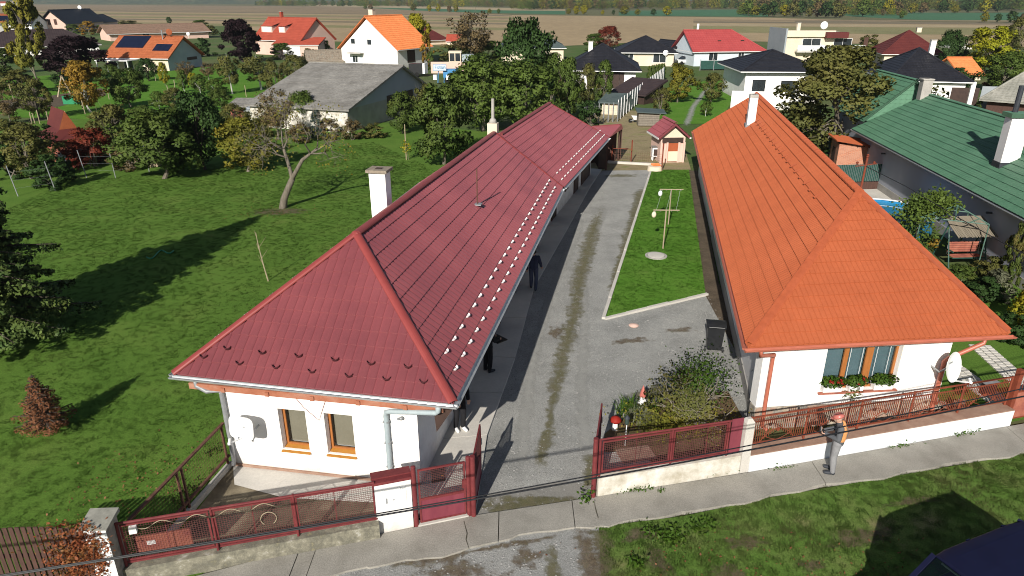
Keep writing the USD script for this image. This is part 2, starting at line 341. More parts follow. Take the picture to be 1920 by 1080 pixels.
reg('rust_red', [(0.115, 0.020, 0.024), (0.18, 0.036, 0.036)], scale=4, detail=6, rough=0.65, fine=0.15, fscale=30)
reg('rust_orange', [(0.145, 0.034, 0.018), (0.235, 0.055, 0.027)], scale=4, detail=6, rough=0.7, fine=0.15, fscale=30)
reg('rust_brown', [(0.07, 0.03, 0.02), (0.16, 0.08, 0.055)], scale=8, detail=6, rough=0.9)
reg('sheet_rust', [(0.20, 0.055, 0.05), (0.34, 0.115, 0.075), (0.40, 0.16, 0.11)], scale=2.6, detail=7, rough=0.8)
reg('panel_maroon', [(0.16, 0.032, 0.05), (0.22, 0.05, 0.065)], scale=2, detail=6, rough=0.5, stretch=(3, 3, 0.6))
reg('grey_steel', [(0.24, 0.25, 0.26), (0.36, 0.37, 0.38)], scale=5, rough=0.5, metallic=0.3)
reg('wire', [(0.10, 0.035, 0.035), (0.15, 0.055, 0.05)], scale=10, rough=0.7)
reg('black_plastic', [(0.010, 0.011, 0.013), (0.018, 0.019, 0.021)], scale=5, rough=0.38, spec=0.5)
reg('black_cable', (0.012, 0.013, 0.016), rough=0.5)
reg('white_paint', [(0.76, 0.77, 0.76), (0.82, 0.82, 0.81)], scale=3, rough=0.5)
reg('gravel', [(0.215, 0.215, 0.203), (0.30, 0.30, 0.285), (0.38, 0.377, 0.355)], scale=0.55, detail=9, rough=0.97, bump=0.8, bscale=55, fine=0.34, fscale=34, nrough=0.7, bdist=0.03)
reg('gravel_worn', [(0.32, 0.32, 0.30), (0.39, 0.387, 0.365)], scale=0.8, detail=8, rough=0.97, bump=0.6, bscale=70, fine=0.22, fscale=40, fade=1.1, most=0.75)
reg('gravel_light', [(0.19, 0.185, 0.17), (0.26, 0.25, 0.225)], scale=0.8, detail=8, rough=0.97, bump=0.5, bscale=70, fine=0.2, fscale=40)
reg('dead_leaves', [(0.085, 0.062, 0.04), (0.155, 0.12, 0.08), (0.15, 0.135, 0.075)], scale=5, detail=8, rough=1.0, bump=0.8, bscale=40, fine=0.4, fscale=30, fade=1.1, most=0.75)
reg('moss', [(0.095, 0.092, 0.045), (0.155, 0.145, 0.075), (0.17, 0.145, 0.095)], scale=3, detail=8, rough=1.0, bump=0.7, bscale=50, fine=0.3, fscale=40, fade=1.1, most=0.75)
reg('bare_soil', [(0.075, 0.06, 0.035), (0.14, 0.105, 0.065), (0.12, 0.12, 0.05)], scale=3, detail=8, rough=1.0, bump=0.7, bscale=40, fine=0.35, fscale=30, fade=1.1, most=0.75)
reg('leaf_bed', [(0.055, 0.033, 0.018), (0.13, 0.085, 0.045), (0.11, 0.10, 0.03)], scale=5, detail=8, rough=1.0, bump=0.8, bscale=40, fine=0.4, fscale=30)
reg('soil', [(0.06, 0.045, 0.03), (0.12, 0.09, 0.06)], scale=1.5, detail=7, rough=1.0, bump=0.7, bscale=20, fine=0.3, fscale=20)
reg('yard_dirt', [(0.155, 0.132, 0.063), (0.264, 0.210, 0.119), (0.155, 0.180, 0.049)], scale=0.7, detail=7, rough=1.0, bump=0.5, bscale=20, fine=0.25, fscale=12)
reg('yard_wet', [(0.05, 0.038, 0.026), (0.14, 0.115, 0.075), (0.33, 0.28, 0.19)], scale=0.8, detail=8, rough=0.8, bump=0.3, bscale=30, fine=0.15)
reg('lawn', [(0.0, (0.048, 0.115, 0.016)), (0.36, (0.076, 0.150, 0.022)), (0.52, (0.090, 0.168, 0.026)), (0.66, (0.108, 0.178, 0.032)), (0.74, (0.135, 0.160, 0.042)), (0.84, (0.18, 0.155, 0.075))],
    scale=0.42, detail=9, rough=1.0, bump=0.45, bscale=24, fine=0.26, fscale=17, spec=0.1, nrough=0.62, bdist=0.05)
reg('lawn_bright', [(0.0, (0.060, 0.155, 0.016)), (0.45, (0.080, 0.19, 0.020)), (0.62, (0.10, 0.205, 0.028)), (0.76, (0.13, 0.19, 0.045))],
    scale=0.6, detail=8, rough=1.0, bump=0.45, bscale=28, fine=0.26, fscale=22, spec=0.1, bdist=0.05)
reg('verge', [(0.0, (0.070, 0.140, 0.022)), (0.44, (0.092, 0.168, 0.030)), (0.58, (0.125, 0.175, 0.045)), (0.68, (0.18, 0.175, 0.075)), (0.82, (0.23, 0.18, 0.11))],
    scale=0.75, detail=9, rough=1.0, bump=0.45, bscale=30, fine=0.26, fscale=24, spec=0.1, bdist=0.05)
def blades(k, cols, tr=0.35): M[k] = mat(k, cols, scale=0.5, detail=3, rough=0.7, spec=0.2, isl=0.25, transl=tr, world=True); return M[k]
blades('grass_blade', [(0.098, 0.20, 0.028), (0.12, 0.225, 0.034), (0.165, 0.235, 0.055)])
blades('grass_verge', [(0.10, 0.185, 0.032), (0.14, 0.22, 0.045), (0.22, 0.22, 0.085)])
blades('grass_bright', [(0.085, 0.21, 0.021), (0.115, 0.25, 0.032)])
LEAF = dict(detail=2, rough=0.6, spec=0.2, isl=0.35)
def leaf(k, cols, scale=0.9, tr=0.3): M[k] = mat(k, cols, scale=scale, transl=tr, **LEAF); return M[k]
leaf('leaf_green', [(0.072, 0.134, 0.026), (0.136, 0.203, 0.040), (0.222, 0.244, 0.055)])
leaf('leaf_dark', [(0.048, 0.106, 0.030), (0.090, 0.168, 0.040)])
leaf('leaf_mid', [(0.122, 0.198, 0.039), (0.198, 0.281, 0.050)])
leaf('leaf_olive', [(0.124, 0.150, 0.038), (0.224, 0.227, 0.060), (0.313, 0.251, 0.075)])
leaf('leaf_brown', [(0.160, 0.112, 0.049), (0.278, 0.203, 0.091), (0.213, 0.224, 0.081)])
leaf('leaf_yellow', [(0.426, 0.325, 0.028), (0.500, 0.468, 0.032), (0.319, 0.304, 0.041)])
leaf('leaf_yellowgreen', [(0.181, 0.213, 0.028), (0.319, 0.304, 0.041), (0.500, 0.344, 0.041)])
leaf('leaf_gold', [(0.475, 0.431, 0.024), (0.475, 0.545, 0.032)])
leaf('leaf_orange', [(0.213, 0.183, 0.041), (0.500, 0.304, 0.041), (0.500, 0.244, 0.050)], 0.7)
leaf('leaf_purple', [(0.021, 0.010, 0.014), (0.044, 0.020, 0.024)])
leaf('leaf_red', [(0.213, 0.045, 0.028), (0.384, 0.081, 0.041)])
leaf('leaf_creeper', [(0.278, 0.071, 0.036), (0.469, 0.153, 0.060), (0.341, 0.224, 0.081)], 5)
leaf('leaf_rusty', [(0.298, 0.132, 0.064), (0.469, 0.203, 0.101)], 2)
leaf('leaf_spruce', [(0.096, 0.177, 0.053), (0.216, 0.289, 0.067)], 1.5, 0.1)
leaf('leaf_thuja', [(0.085, 0.146, 0.028), (0.160, 0.203, 0.041), (0.426, 0.224, 0.091)], 1.2)
leaf('leaf_bluegreen', [(0.079, 0.120, 0.105), (0.116, 0.160, 0.140)])
leaf('leaf_bright', [(0.063, 0.150, 0.015), (0.116, 0.200, 0.022)], 3)
leaf('leaf_silver', [(0.213, 0.234, 0.143), (0.319, 0.325, 0.203)], 3)
leaf('petal_red', [(0.50, 0.025, 0.02), (0.60, 0.06, 0.04)], 5)
reg('bark', [(0.10, 0.085, 0.065), (0.20, 0.175, 0.14)], scale=4, detail=5, rough=1, bump=0.6, bscale=20, stretch=(3, 3, 0.6))
reg('bark_dark', [(0.035, 0.028, 0.022), (0.075, 0.06, 0.048)], scale=4, detail=5, rough=1)
reg('bark_lime', [(0.40, 0.39, 0.36), (0.55, 0.54, 0.52)], scale=4, rough=1)
reg('wood_grey', [(0.16, 0.14, 0.115), (0.26, 0.23, 0.19)], scale=3, rough=0.95, stretch=(6, 6, 1))
reg('wood_pole', [(0.30, 0.24, 0.16), (0.40, 0.33, 0.23)], scale=3, rough=0.95)
reg('wood_brown', [(0.055, 0.03, 0.024), (0.10, 0.052, 0.04)], scale=3, rough=0.9, stretch=(6, 6, 1))
reg('pv', [(0.006, 0.009, 0.025), (0.010, 0.014, 0.036)], scale=3, rough=0.15, spec=0.6)
M['pane'] = pane_mat('pane')
reg('pebble', [(0.22, 0.22, 0.21), (0.38, 0.375, 0.36), (0.52, 0.51, 0.49)], scale=9, rough=0.95, isl=0.3, world=True)
reg('guard_dark', [(0.06, 0.014, 0.018), (0.085, 0.02, 0.024)], scale=4, rough=0.5)  # maroon darkened to carry the shade of the front snow guards
# ------------------------------------------------------------------ ground, roads, fields
def gp(pts, z=0.0): return [G(x, y, z)[:2] for x, y in pts]
def structure(name, mb, material, label=None): return single(name, mb, material, label, None, None, 'structure')
reg('earth', [(0.085, 0.095, 0.03), (0.13, 0.12, 0.06)], scale=0.01, detail=6, rough=1)
reg('village_grass', [(0.0, (0.040, 0.075, 0.014)), (0.45, (0.058, 0.105, 0.018)), (0.62, (0.10, 0.11, 0.04)), (0.8, (0.13, 0.105, 0.06))], scale=0.09, detail=9, rough=1, fine=0.25, fscale=3, nrough=0.62)
FIELD = dict(detail=7, rough=1.0, fine=0.12, fscale=0.25, stretch=(1, 0.25, 1))
reg('field_tan', [(0.288, 0.213, 0.119), (0.352, 0.266, 0.155)], scale=0.02, **FIELD)
reg('field_brown', [(0.194, 0.146, 0.086), (0.250, 0.189, 0.114)], scale=0.02, **FIELD)
reg('field_dark', [(0.144, 0.119, 0.072), (0.186, 0.150, 0.094)], scale=0.02, **FIELD)
reg('field_olive', [(0.172, 0.167, 0.072), (0.230, 0.207, 0.094)], scale=0.02, **FIELD)
reg('field_straw', [(0.31, 0.25, 0.145), (0.36, 0.29, 0.175)], scale=0.02, **FIELD)
reg('field_green', [(0.035, 0.115, 0.052), (0.048, 0.14, 0.065)], scale=0.01, **FIELD)
R = 9000
structure('ground', MB().sheet([(-R, -R), (R, -R), (R, R), (-R, R)], -0.06), M['earth'])
structure('field', MB().sheet(gp([(-900, 60), (420, 48), (600, 76), (960, 90), (1300, 74), (1450, 78), (2900, 110), (2900, 62), (1920, 47), (1440, 33), (960, 28), (640, 12), (-400, 5.5)]), -0.05), M['field_tan'])
def strip(a0, a1, b0, b1, m, z=-0.04):        # a field strip between two edges running across the picture
    structure('field_strip', MB().sheet(gp([*a0, *a1, *reversed(b1), *reversed(b0)]), z), M[m])
ll = lambda *p: list(p)
for y0, y1, y2, y3, m in ((5.5, 13, 27.8, 29, 'field_brown'), (13, 15, 29, 30.2, 'field_dark'), (17.5, 19.5, 32.5, 34, 'field_olive'), (19.5, 21.5, 34, 36, 'field_brown'),
                          (24, 26.5, 38.5, 41, 'field_olive'), (28, 30, 43.5, 46, 'field_dark'), (33, 36, 52, 57, 'field_olive')):
    strip(ll((-350, y0)), ll((960 if y0 > 6 else 640, y2 if y0 > 6 else 12)), ll((-350, y1)), ll((960, y3)), m, -0.04)
for a, b, m in (((36.5, 39), (38.5, 41.5), 'field_brown'), ((39.5, 44), (42.5, 48.5), 'field_dark'), ((44.5, 50.5), (47.5, 54), 'field_straw'), ((48.5, 55), (60, 70), 'field_olive')):
    strip(ll((1300, a[0])), ll((2300, a[1])), ll((1300, b[0])), ll((2300, b[1])), m, -0.036)
strip(ll((1490, 38.5)), ll((1850, 42)), ll((1490, 42.5)), ll((1850, 46)), 'field_dark', -0.032)
for top, low, m in (([(560, 7.5), (960, 15), (1060, 17)], [(560, 11), (960, 19.5), (1060, 20)], 'field_straw'),
                    ([(560, 11.2), (960, 19.7), (1060, 20.2)], [(560, 15), (960, 25), (1060, 27)], 'field_green'),
                    ([(1160, 20), (1440, 17)], [(1160, 29), (1440, 31.5)], 'field_green'),
                    ([(1540, 23), (1860, 24), (2100, 21)], [(1600, 31), (1720, 37), (2100, 40)], 'field_green')):
    structure('field_strip', MB().sheet(gp(top + low[::-1]), -0.044), M[m])
structure('village_ground', MB().sheet(gp([(-900, 61), (420, 49), (600, 77), (960, 91), (1300, 75), (1450, 79), (2900, 111)]) + [(170, 20), (-170, 20)], -0.03), M['village_grass'])
# far wooded hills close the view
hx = np.linspace(-5200, 5200, 150); hr = np.linspace(0, 1, 14)
HX, HR = np.meshgrid(hx, hr); HY = 2300 + 1900 * HR + 0.00004 * HX ** 2
HZ = -0.5 + np.sin(HR * math.pi / 2) * (70 + 130 * meshkit.fbm(np.stack([HX / 900, HY / 900, HX * 0], -1), 4, 3)) * np.clip(1.1 - 0.3 * np.abs(HX + 1500) / 5000, 0.4, 2) + 6 * meshkit.noise(np.stack([HX / 60, HY / 60, HX * 0], -1), 5) * (HR > 0)
i, j = np.meshgrid(np.arange(13), np.arange(149), indexing='ij'); q = i * 150 + j
reg('hill_wood', [(0.035, 0.060, 0.035), (0.055, 0.075, 0.040), (0.10, 0.085, 0.04)], scale=0.012, detail=9, rough=1, fine=0.4, fscale=0.05, nrough=0.75)
structure('hills', MB().add(np.stack([HX, HY, HZ], -1).reshape(-1, 3), np.stack([q, q + 1, q + 151, q + 150], -1).reshape(-1, 4)), M['hill_wood'])

# near ground
structure('lawn', MB().sheet([(-3.2, 13.9), (-7.9, 10.3), (-60, 2), (-75, 60), (-30, 78), (-8, 68), (3, 62), (4, 50), (-2, 20)], 0.0), M['lawn'])
structure('road', MB().sheet([(-60, -22), (60, 7), (60, -3), (-60, -32)], -0.02), M['gravel'])
SW_IN = [(-14, 9.3), (-7.94, 10.68), (-5.16, 11.78), (-3.05, 12.40), (-0.95, 13.02), (2.05, 13.70), (5.97, 14.62), (14.2, 16.74), (30, 20.8)]      # foot of the front fences
SW_OUT = [(-14, 8.0), (-8.4, 9.4), (-4.3, 11.05), (-2.1, 11.65), (-0.05, 12.25), (1.15, 12.56), (1.98, 12.72), (4.06, 13.08), (6.32, 13.74), (13.9, 15.54), (30, 19.6)]
verge_poly = [(1.98, 12.70), (4.06, 13.06), (6.32, 13.72), (13.9, 15.52), (30, 19.6), (30, -2), (1.2, -6), (1.75, 9.5)]
structure('verge', MB().sheet(verge_poly, 0.004), M['verge'])
verge_left = [(-14, 7.95), (-8.4, 9.35), (-4.6, 10.9), (-3.9, 9.0), (-3.4, -6), (-30, -12), (-30, 3)]
structure('verge', MB().sheet(verge_left, 0.004), M['verge'])
structure('apron', MB().sheet([(-4.7, 11.2), (-2.1, 11.8), (1.15, 12.7), (2.02, 12.76), (1.75, 9.5), (1.2, -6), (-3.4, -6), (-3.9, 9.0)], 0.008), M['gravel'])
# the pavement in cast lengths
cuts = [(-14, -6.9, 0.06), (-6.88, -4.72, 0.055), (-4.70, -4.36, 0.05), (-4.34, -0.32, 0.06), (-0.30, 1.45, 0.058), (1.47, 7.9, 0.056), (7.92, 14.1, 0.06), (14.12, 30, 0.058)]
def along(line, x):
    xs = [p[0] for p in line]; return float(np.interp(x, xs, [p[1] for p in line]))
pv = thing('pavement', None, None, kind='structure')
for x0, x1, z in cuts:
    xs = sorted({x0, x1, *(p[0] for p in SW_IN + SW_OUT if x0 < p[0] < x1), *np.linspace(x0, x1, max(2, int((x1 - x0) / 0.35))).tolist()})
    wob = lambda x: 0.035 * math.sin(x * 5.1) + 0.05 * math.sin(x * 1.7 + 1) + 0.03 * math.sin(x * 13)
    top = [(x, along(SW_IN, x) - 0.01) for x in xs]; low = [(x, along(SW_OUT, x) + wob(x)) for x in reversed(xs)]
    part('slab', MB().prism(top + low, -0.05, z), M['sidewalk'], pv)
# cracks are joints between broken pieces, filled with dirt
def blob(cx, cy, rx, ry, seed, n=26, rot=0.0, rough=0.35):
    a = np.arange(n) * 2 * math.pi / n; r = 1 + rough * (meshkit.fbm(np.stack([np.cos(a) * 1.6 + seed * 7, np.sin(a) * 1.6, a * 0], -1), 3, seed) - 0.5) * 2
    x, y = np.cos(a) * r * rx, np.sin(a) * r * ry; c, s = math.cos(rot), math.sin(rot)
    return np.stack([cx + x * c - y * s, cy + x * s + y * c], 1)
def patch(name, cx, cy, rx, ry, seed, m, z, rot=0.0, rough=0.45):
    o = blob(cx, cy, rx * 1.35, ry * 1.35, seed, 40, rot, rough); v = np.vstack([[[cx, cy]]] + [np.array([cx, cy]) + (o - [cx, cy]) * k for k in (0.4, 0.7, 1.0)]); i = np.arange(40); j = (i + 1) % 40
    f = [np.stack([0 * i, 1 + i, 1 + j], 1)]
    for k in (0, 1): b, c = 1 + 40 * k, 41 + 40 * k; f += [np.stack([b + i, c + i, c + j], 1), np.stack([b + i, c + j, b + j], 1)]
    p = structure(name, MB().add(np.c_[v, np.full(len(v), z)], np.vstack(f)), M[m]); set_fade(p, np.r_[1.0, np.full(40, 0.8), np.full(40, 0.45), np.zeros(40)]); return p
# driveway
PAVE_R = [(-0.86, 13.2), (-0.70, 16.27), (0.10, 20.8), (0.95, 27.14), (3.02, 35.5), (5.05, 44.0), (6.45, 49.2)]
drive_poly = PAVE_R[:-1] + [(6.31, 49.0), (10.05, 49.2), (3.62, 24.1), (8.1, 26.45), (7.9, 20.5), (6.9, 16.9), (5.9, 14.7), (2.05, 13.72)]
structure('driveway', MB().sheet(drive_poly, 0.012), M['gravel'])
structure('driveway', MB().sheet([(-0.93, 13.05), (2.05, 13.72), (2.05, 14.2), (1.2, 14.35), (0.2, 14.0), (-0.85, 13.8)], 0.016), M['gravel_light'])
# the wheel tracks are worn paler, moss and dead leaves lie between
def ribbon(pts, w, seed, wob=0.12, n=60):
    t = np.linspace(0, 1, n); k = np.linspace(0, 1, len(pts)); pts = np.asarray(pts, float)
    p = np.stack([np.interp(t, k, pts[:, a]) for a in (0, 1)], 1); d = np.gradient(p, axis=0); d /= np.linalg.norm(d, axis=1, keepdims=True)
    nrm = np.stack([-d[:, 1], d[:, 0]], 1); ww = np.interp(t, np.linspace(0, 1, len(np.atleast_1d(w))), np.atleast_1d(w)) / 2
    L = ww + wob * (meshkit.fbm(np.stack([p[:, 0] * 1.3, p[:, 1] * 1.3, p[:, 0] * 0 + seed], -1), 3, seed) - 0.5) * 2
    Q = ww + wob * (meshkit.fbm(np.stack([p[:, 0] * 1.3, p[:, 1] * 1.3, p[:, 0] * 0 + seed + 5], -1), 3, seed + 1) - 0.5) * 2
    i = np.arange(n - 1); rows = [p + nrm * (L * k if k > 0 else Q * k)[:, None] for k in (1.6, 0.8, 0.0, -0.8, -1.6)]
    return np.vstack(rows), np.vstack([np.stack([k * n + i, k * n + i + 1, (k + 1) * n + i + 1, (k + 1) * n + i], 1) for k in range(4)])
def ribbon_sheet(name, pts, w, seed, m, z, wob=0.12):
    v, f = ribbon(pts, w, seed, wob); p = structure(name, MB().add(np.c_[v, np.full(len(v), z)], f), M[m]); n = len(v) // 5
    e = np.minimum(1, np.minimum(np.arange(n), np.arange(n)[::-1]) / 6); set_fade(p, np.concatenate([e * k for k in (0, 0.6, 1, 0.6, 0)]))
def crack(pts, w, seed):
    v, f = ribbon(pts, [w * .6, w, w * .4], seed, w * .9, 40); structure('crack', MB().add(np.c_[v, np.full(len(v), .0635)], f), M['dark_crack'])
reg('dark_crack', [(0.05, 0.045, 0.035), (0.08, 0.075, 0.05)], scale=8, rough=1)
for k, q_ in enumerate(([(870, 977), (876, 1000), (874, 1012), (880, 1030)], [(1114, 940), (1118, 958), (1122, 972)])): crack([G(x, y, .06)[:2] for x, y in q_], .010, 40 + k)
ribbon_sheet('wheel_track', [(2.0, 14.6), (2.05, 17), (2.3, 20), (2.75, 24), (3.1, 28), (4.3, 34), (5.9, 41)], [0.5, 0.42, 0.36, 0.4, 0.4], 3, 'gravel_worn', 0.016, 0.1)
ribbon_sheet('wheel_track', [(0.2, 14.0), (0.35, 17), (0.75, 21), (1.5, 26), (2.6, 31), (4.2, 38)], [0.45, 0.4, 0.4, 0.5], 8, 'gravel_worn', 0.016, 0.12)
for k, (px, py, rx, ry, m, rot) in enumerate(((1160, 330, 1.5, 0.5, 'moss', 0.05), (990, 940, 0.8, 0.22, 'moss', 0.1), (920, 950, 0.35, 0.2, 'moss', 0.2), (1040, 625, 0.25, 0.6, 'dead_leaves', 0), (1230, 735, 0.8, 0.35, 'moss', 0.3), (1180, 640, 0.9, 0.25, 'dead_leaves', 0.2), (1270, 620, 0.6, 0.2, 'dead_leaves', 0.1))):
    g = G(px, py); patch('moss_patch' if m == 'moss' else 'leaf_litter', g[0], g[1], rx, ry, 20 + k, m, 0.021 + 0.0006 * k, rot, 0.75)
mid = lambda *q: [G(x, y)[:2] for x, y in q]
ribbon_sheet('moss_strip', mid((1008, 905), (1014, 850), (1030, 790), (1040, 735), (1058, 660), (1074, 600), (1084, 540), (1100, 480), (1112, 430), (1135, 370)), [0.30, 0.42, 0.30, 0.45, 0.62, 0.6, 0.75, 0.8, 0.5], 31, 'moss', 0.0205, 0.22)
ribbon_sheet('moss_strip', mid((1142, 560), (1160, 500), (1178, 440), (1192, 390), (1206, 345)), [0.35, 0.5, 0.55, 0.7, 0.6], 33, 'moss', 0.0198, 0.2)
ribbon_sheet('moss_strip', mid((1098, 915), (1105, 880), (1108, 850)), [0.3, 0.35, 0.2], 35, 'moss', 0.0198, 0.15)
ribbon_sheet('moss_strip', mid((905, 960), (1000, 946), (1095, 938)), [0.35, 0.3, 0.4], 37, 'moss', 0.0191, 0.2)
ribbon_sheet('moss_strip', mid((720, 1062), (800, 1052), (950, 1022), (1060, 1003)), [0.2, 0.25, 0.2, 0.3], 39, 'dead_leaves', 0.0125, 0.2)
ribbon_sheet('moss_strip', mid((1120, 990), (1130, 1030), (1140, 1080)), [0.5, 0.45, 0.5], 41, 'moss', 0.0118, 0.25)
for k, (x, y, rx, ry, m, rot) in enumerate(((-1.2, 11.35, 0.7, 0.28, 'dead_leaves', 0.2), (0.35, 11.75, 0.3, 0.35, 'dead_leaves', 0.2), (0.9, 11.2, 0.22, 1.0, 'moss', 0.15), (1.75, 11.6, 0.3, 0.9, 'dead_leaves', 0.05), (3.0, 12.5, 0.5, 0.22, 'dead_leaves', 0.2), (-0.4, 10.9, 0.6, 0.4, 'dead_leaves', 0.6), (-2.2, 11.0, 0.45, 0.3, 'moss', 0.2))):
    patch('leaf_litter', x, y, rx, ry, 60 + k, m, 0.013 + 0.0007 * k, rot, 0.8)
for k, (x, y, rx, ry) in enumerate(((5.3, 12.2, 0.5, 0.25), (8.0, 12.4, 0.8, 0.3), (4.6, 11.3, 0.4, 0.3), (6.5, 11.5, 0.4, 0.2), (9.9, 13.6, 0.7, 0.18), (3.2, 11.6, 0.3, 0.5))):
    patch('bare_patch', x, y, rx, ry, 80 + k, 'bare_soil', 0.009 + 0.0007 * k, 0.2, 0.8)
patch('bare_patch', -13.4, 38.6, 1.6, 0.7, 91, 'dead_leaves', 0.005)
# middle lawn with its concrete kerb
LAWN2 = [(10.0, 49.0), (3.62, 24.15), (8.05, 26.5), (12.7, 49.1)]
structure('lawn', MB().prism(LAWN2, -0.05, 0.06), M['lawn_bright'])
kb = thing('kerb', None, None, kind='structure')
def kerb_run(a, b, n, w=0.13, z=0.10):
    a, b = np.array(a), np.array(b)
    for k in range(n):
        p, q = a + (b - a) * (k / n), a + (b - a) * ((k + 1) / n); g = unit(q - p) * 0.006
        part('kerb_stone', MB().box(((p[0] + q[0]) / 2, (p[1] + q[1]) / 2, z / 2 - 0.03 + 0.012 * ((k * 7) % 3 - 1)), (np.linalg.norm(q - p) - 0.012, w, z + 0.06), q - p), M['concrete_pale'], kb)
kerb_run((10.0, 49.15), (3.50, 24.0), 26); kerb_run((3.55, 23.98), (8.1, 26.36), 5)
structure('yard', MB().sheet([(6.4, 49.1), (12.9, 49.3), (17.5, 76), (10, 80), (4, 62), (4.4, 50)], 0.002), M['yard_dirt'])
structure('yard_strip', MB().sheet([(12.62, 49.0), (8.0, 26.3), (7.75, 20.6), (7.1, 17.6), (7.35, 17.6), (9.0, 28), (13.3, 49)], 0.02), M['soil'])
far_lawn = gp([(1222, 233), (1345, 232), (1400, 150), (1330, 150), (1260, 165)])
structure('lawn', MB().sheet(far_lawn, 0.006), M['lawn_bright'])
ribbon_sheet('path', gp([(1285, 240), (1300, 200), (1330, 160)]), [0.7], 5, 'gravel_worn', 0.012, 0.1)
structure('orchard_grass', MB().sheet(gp([(30, 220), (250, 225), (560, 190), (560, 140), (380, 125), (110, 140), (-60, 150), (-60, 200)]), -0.012), M['lawn_bright'])
structure('vegetable_bed', MB().sheet(gp([(0, 205), (110, 200), (200, 178), (190, 165), (90, 180), (-20, 190)]), -0.004), M['soil'])
# house 1: concrete walk under the eave and the front yard
walk = PAVE_R + [(4.6, 49.9), (2.3, 41), (-1.6, 23), (-2.9, 14.2), (-2.3, 13.2), (-1.9, 12.95)]
wk = thing('walkway', None, None, kind='structure')
a_, b_ = np.array(PAVE_R), np.array([(-2.6, 13.0), (-2.6, 16.0), (-1.9, 21.0), (-0.8, 27.3), (0.9, 35.8), (2.7, 44.4), (4.3, 49.9)])
for k in range(len(a_) - 1):
    for u in np.arange(0, 1, 0.5):
        p0, p1 = a_[k] + (a_[k + 1] - a_[k]) * (u + 0.003), a_[k] + (a_[k + 1] - a_[k]) * (u + 0.497); q0, q1 = b_[k] + (b_[k + 1] - b_[k]) * (u + 0.003), b_[k] + (b_[k + 1] - b_[k]) * (u + 0.497)
        part('slab', MB().prism([p0, p1, q1, q0], -0.05, 0.08), M['concrete_pale'], wk)
structure('front_yard', MB().sheet([(-7.75, 11.15), (-5.16, 11.95), (-3.05, 12.6), (-2.2, 12.9), (-2.2, 14.3), (-7.36, 15.1)], 0.015), M['yard_wet'])
structure('front_yard', MB().sheet([(-7.0, 14.2), (-5.6, 13.7), (-3.0, 13.5), (-2.62, 13.4), (-2.62, 14.25), (-7.36, 15.05)], 0.020), M['concrete_pale'])
# flower bed right of the gate
structure('flower_bed', MB().sheet([(2.35, 14.15), (2.6, 16.4), (3.6, 17.6), (5.4, 18.6), (6.75, 18.7), (6.75, 16.6), (6.1, 15.0)], 0.026), M['leaf_bed'])
structure('paved_patch', MB().prism([(2.25, 14.0), (3.6, 14.35), (3.7, 15.6), (2.4, 15.5)], 0, 0.05), M['concrete'])
# garden right of house 2
structure('lawn', MB().sheet([(14.4, 17.0), (12.3, 17.4), (15.6, 24), (22, 28), (32, 30), (32, 22)], 0.004), M['lawn'])
structure('patio', MB().prism(gp([(1610, 385), (1760, 385), (1700, 345), (1590, 345)]), -0.05, 0.03), M['concrete_pale'])
def paver_path(p, q, w, n):
    """two-wide path of grass-joint paving stones"""
    pth = thing('paver_path', None, None, kind='structure'); p, q = np.array(p[:2]), np.array(q[:2]); d = unit(q - p); s = np.array([-d[1], d[0]]); L = np.linalg.norm(q - p)
    for k in range(n):
        for c in range(3):
            m = p + d * L * (k + 0.5 + 0.25 * (c % 2)) / n + s * w * (c - 1) / 3
            part('paver', MB().box((*m, 0.02), (L / n - 0.05, w / 3 - 0.035, 0.06), d), M['concrete_pale'], pth)
paver_path(G(1762, 672), G(1893, 770), 0.75, 19); paver_path(G(1835, 648), G(1935, 738), 0.75, 17)
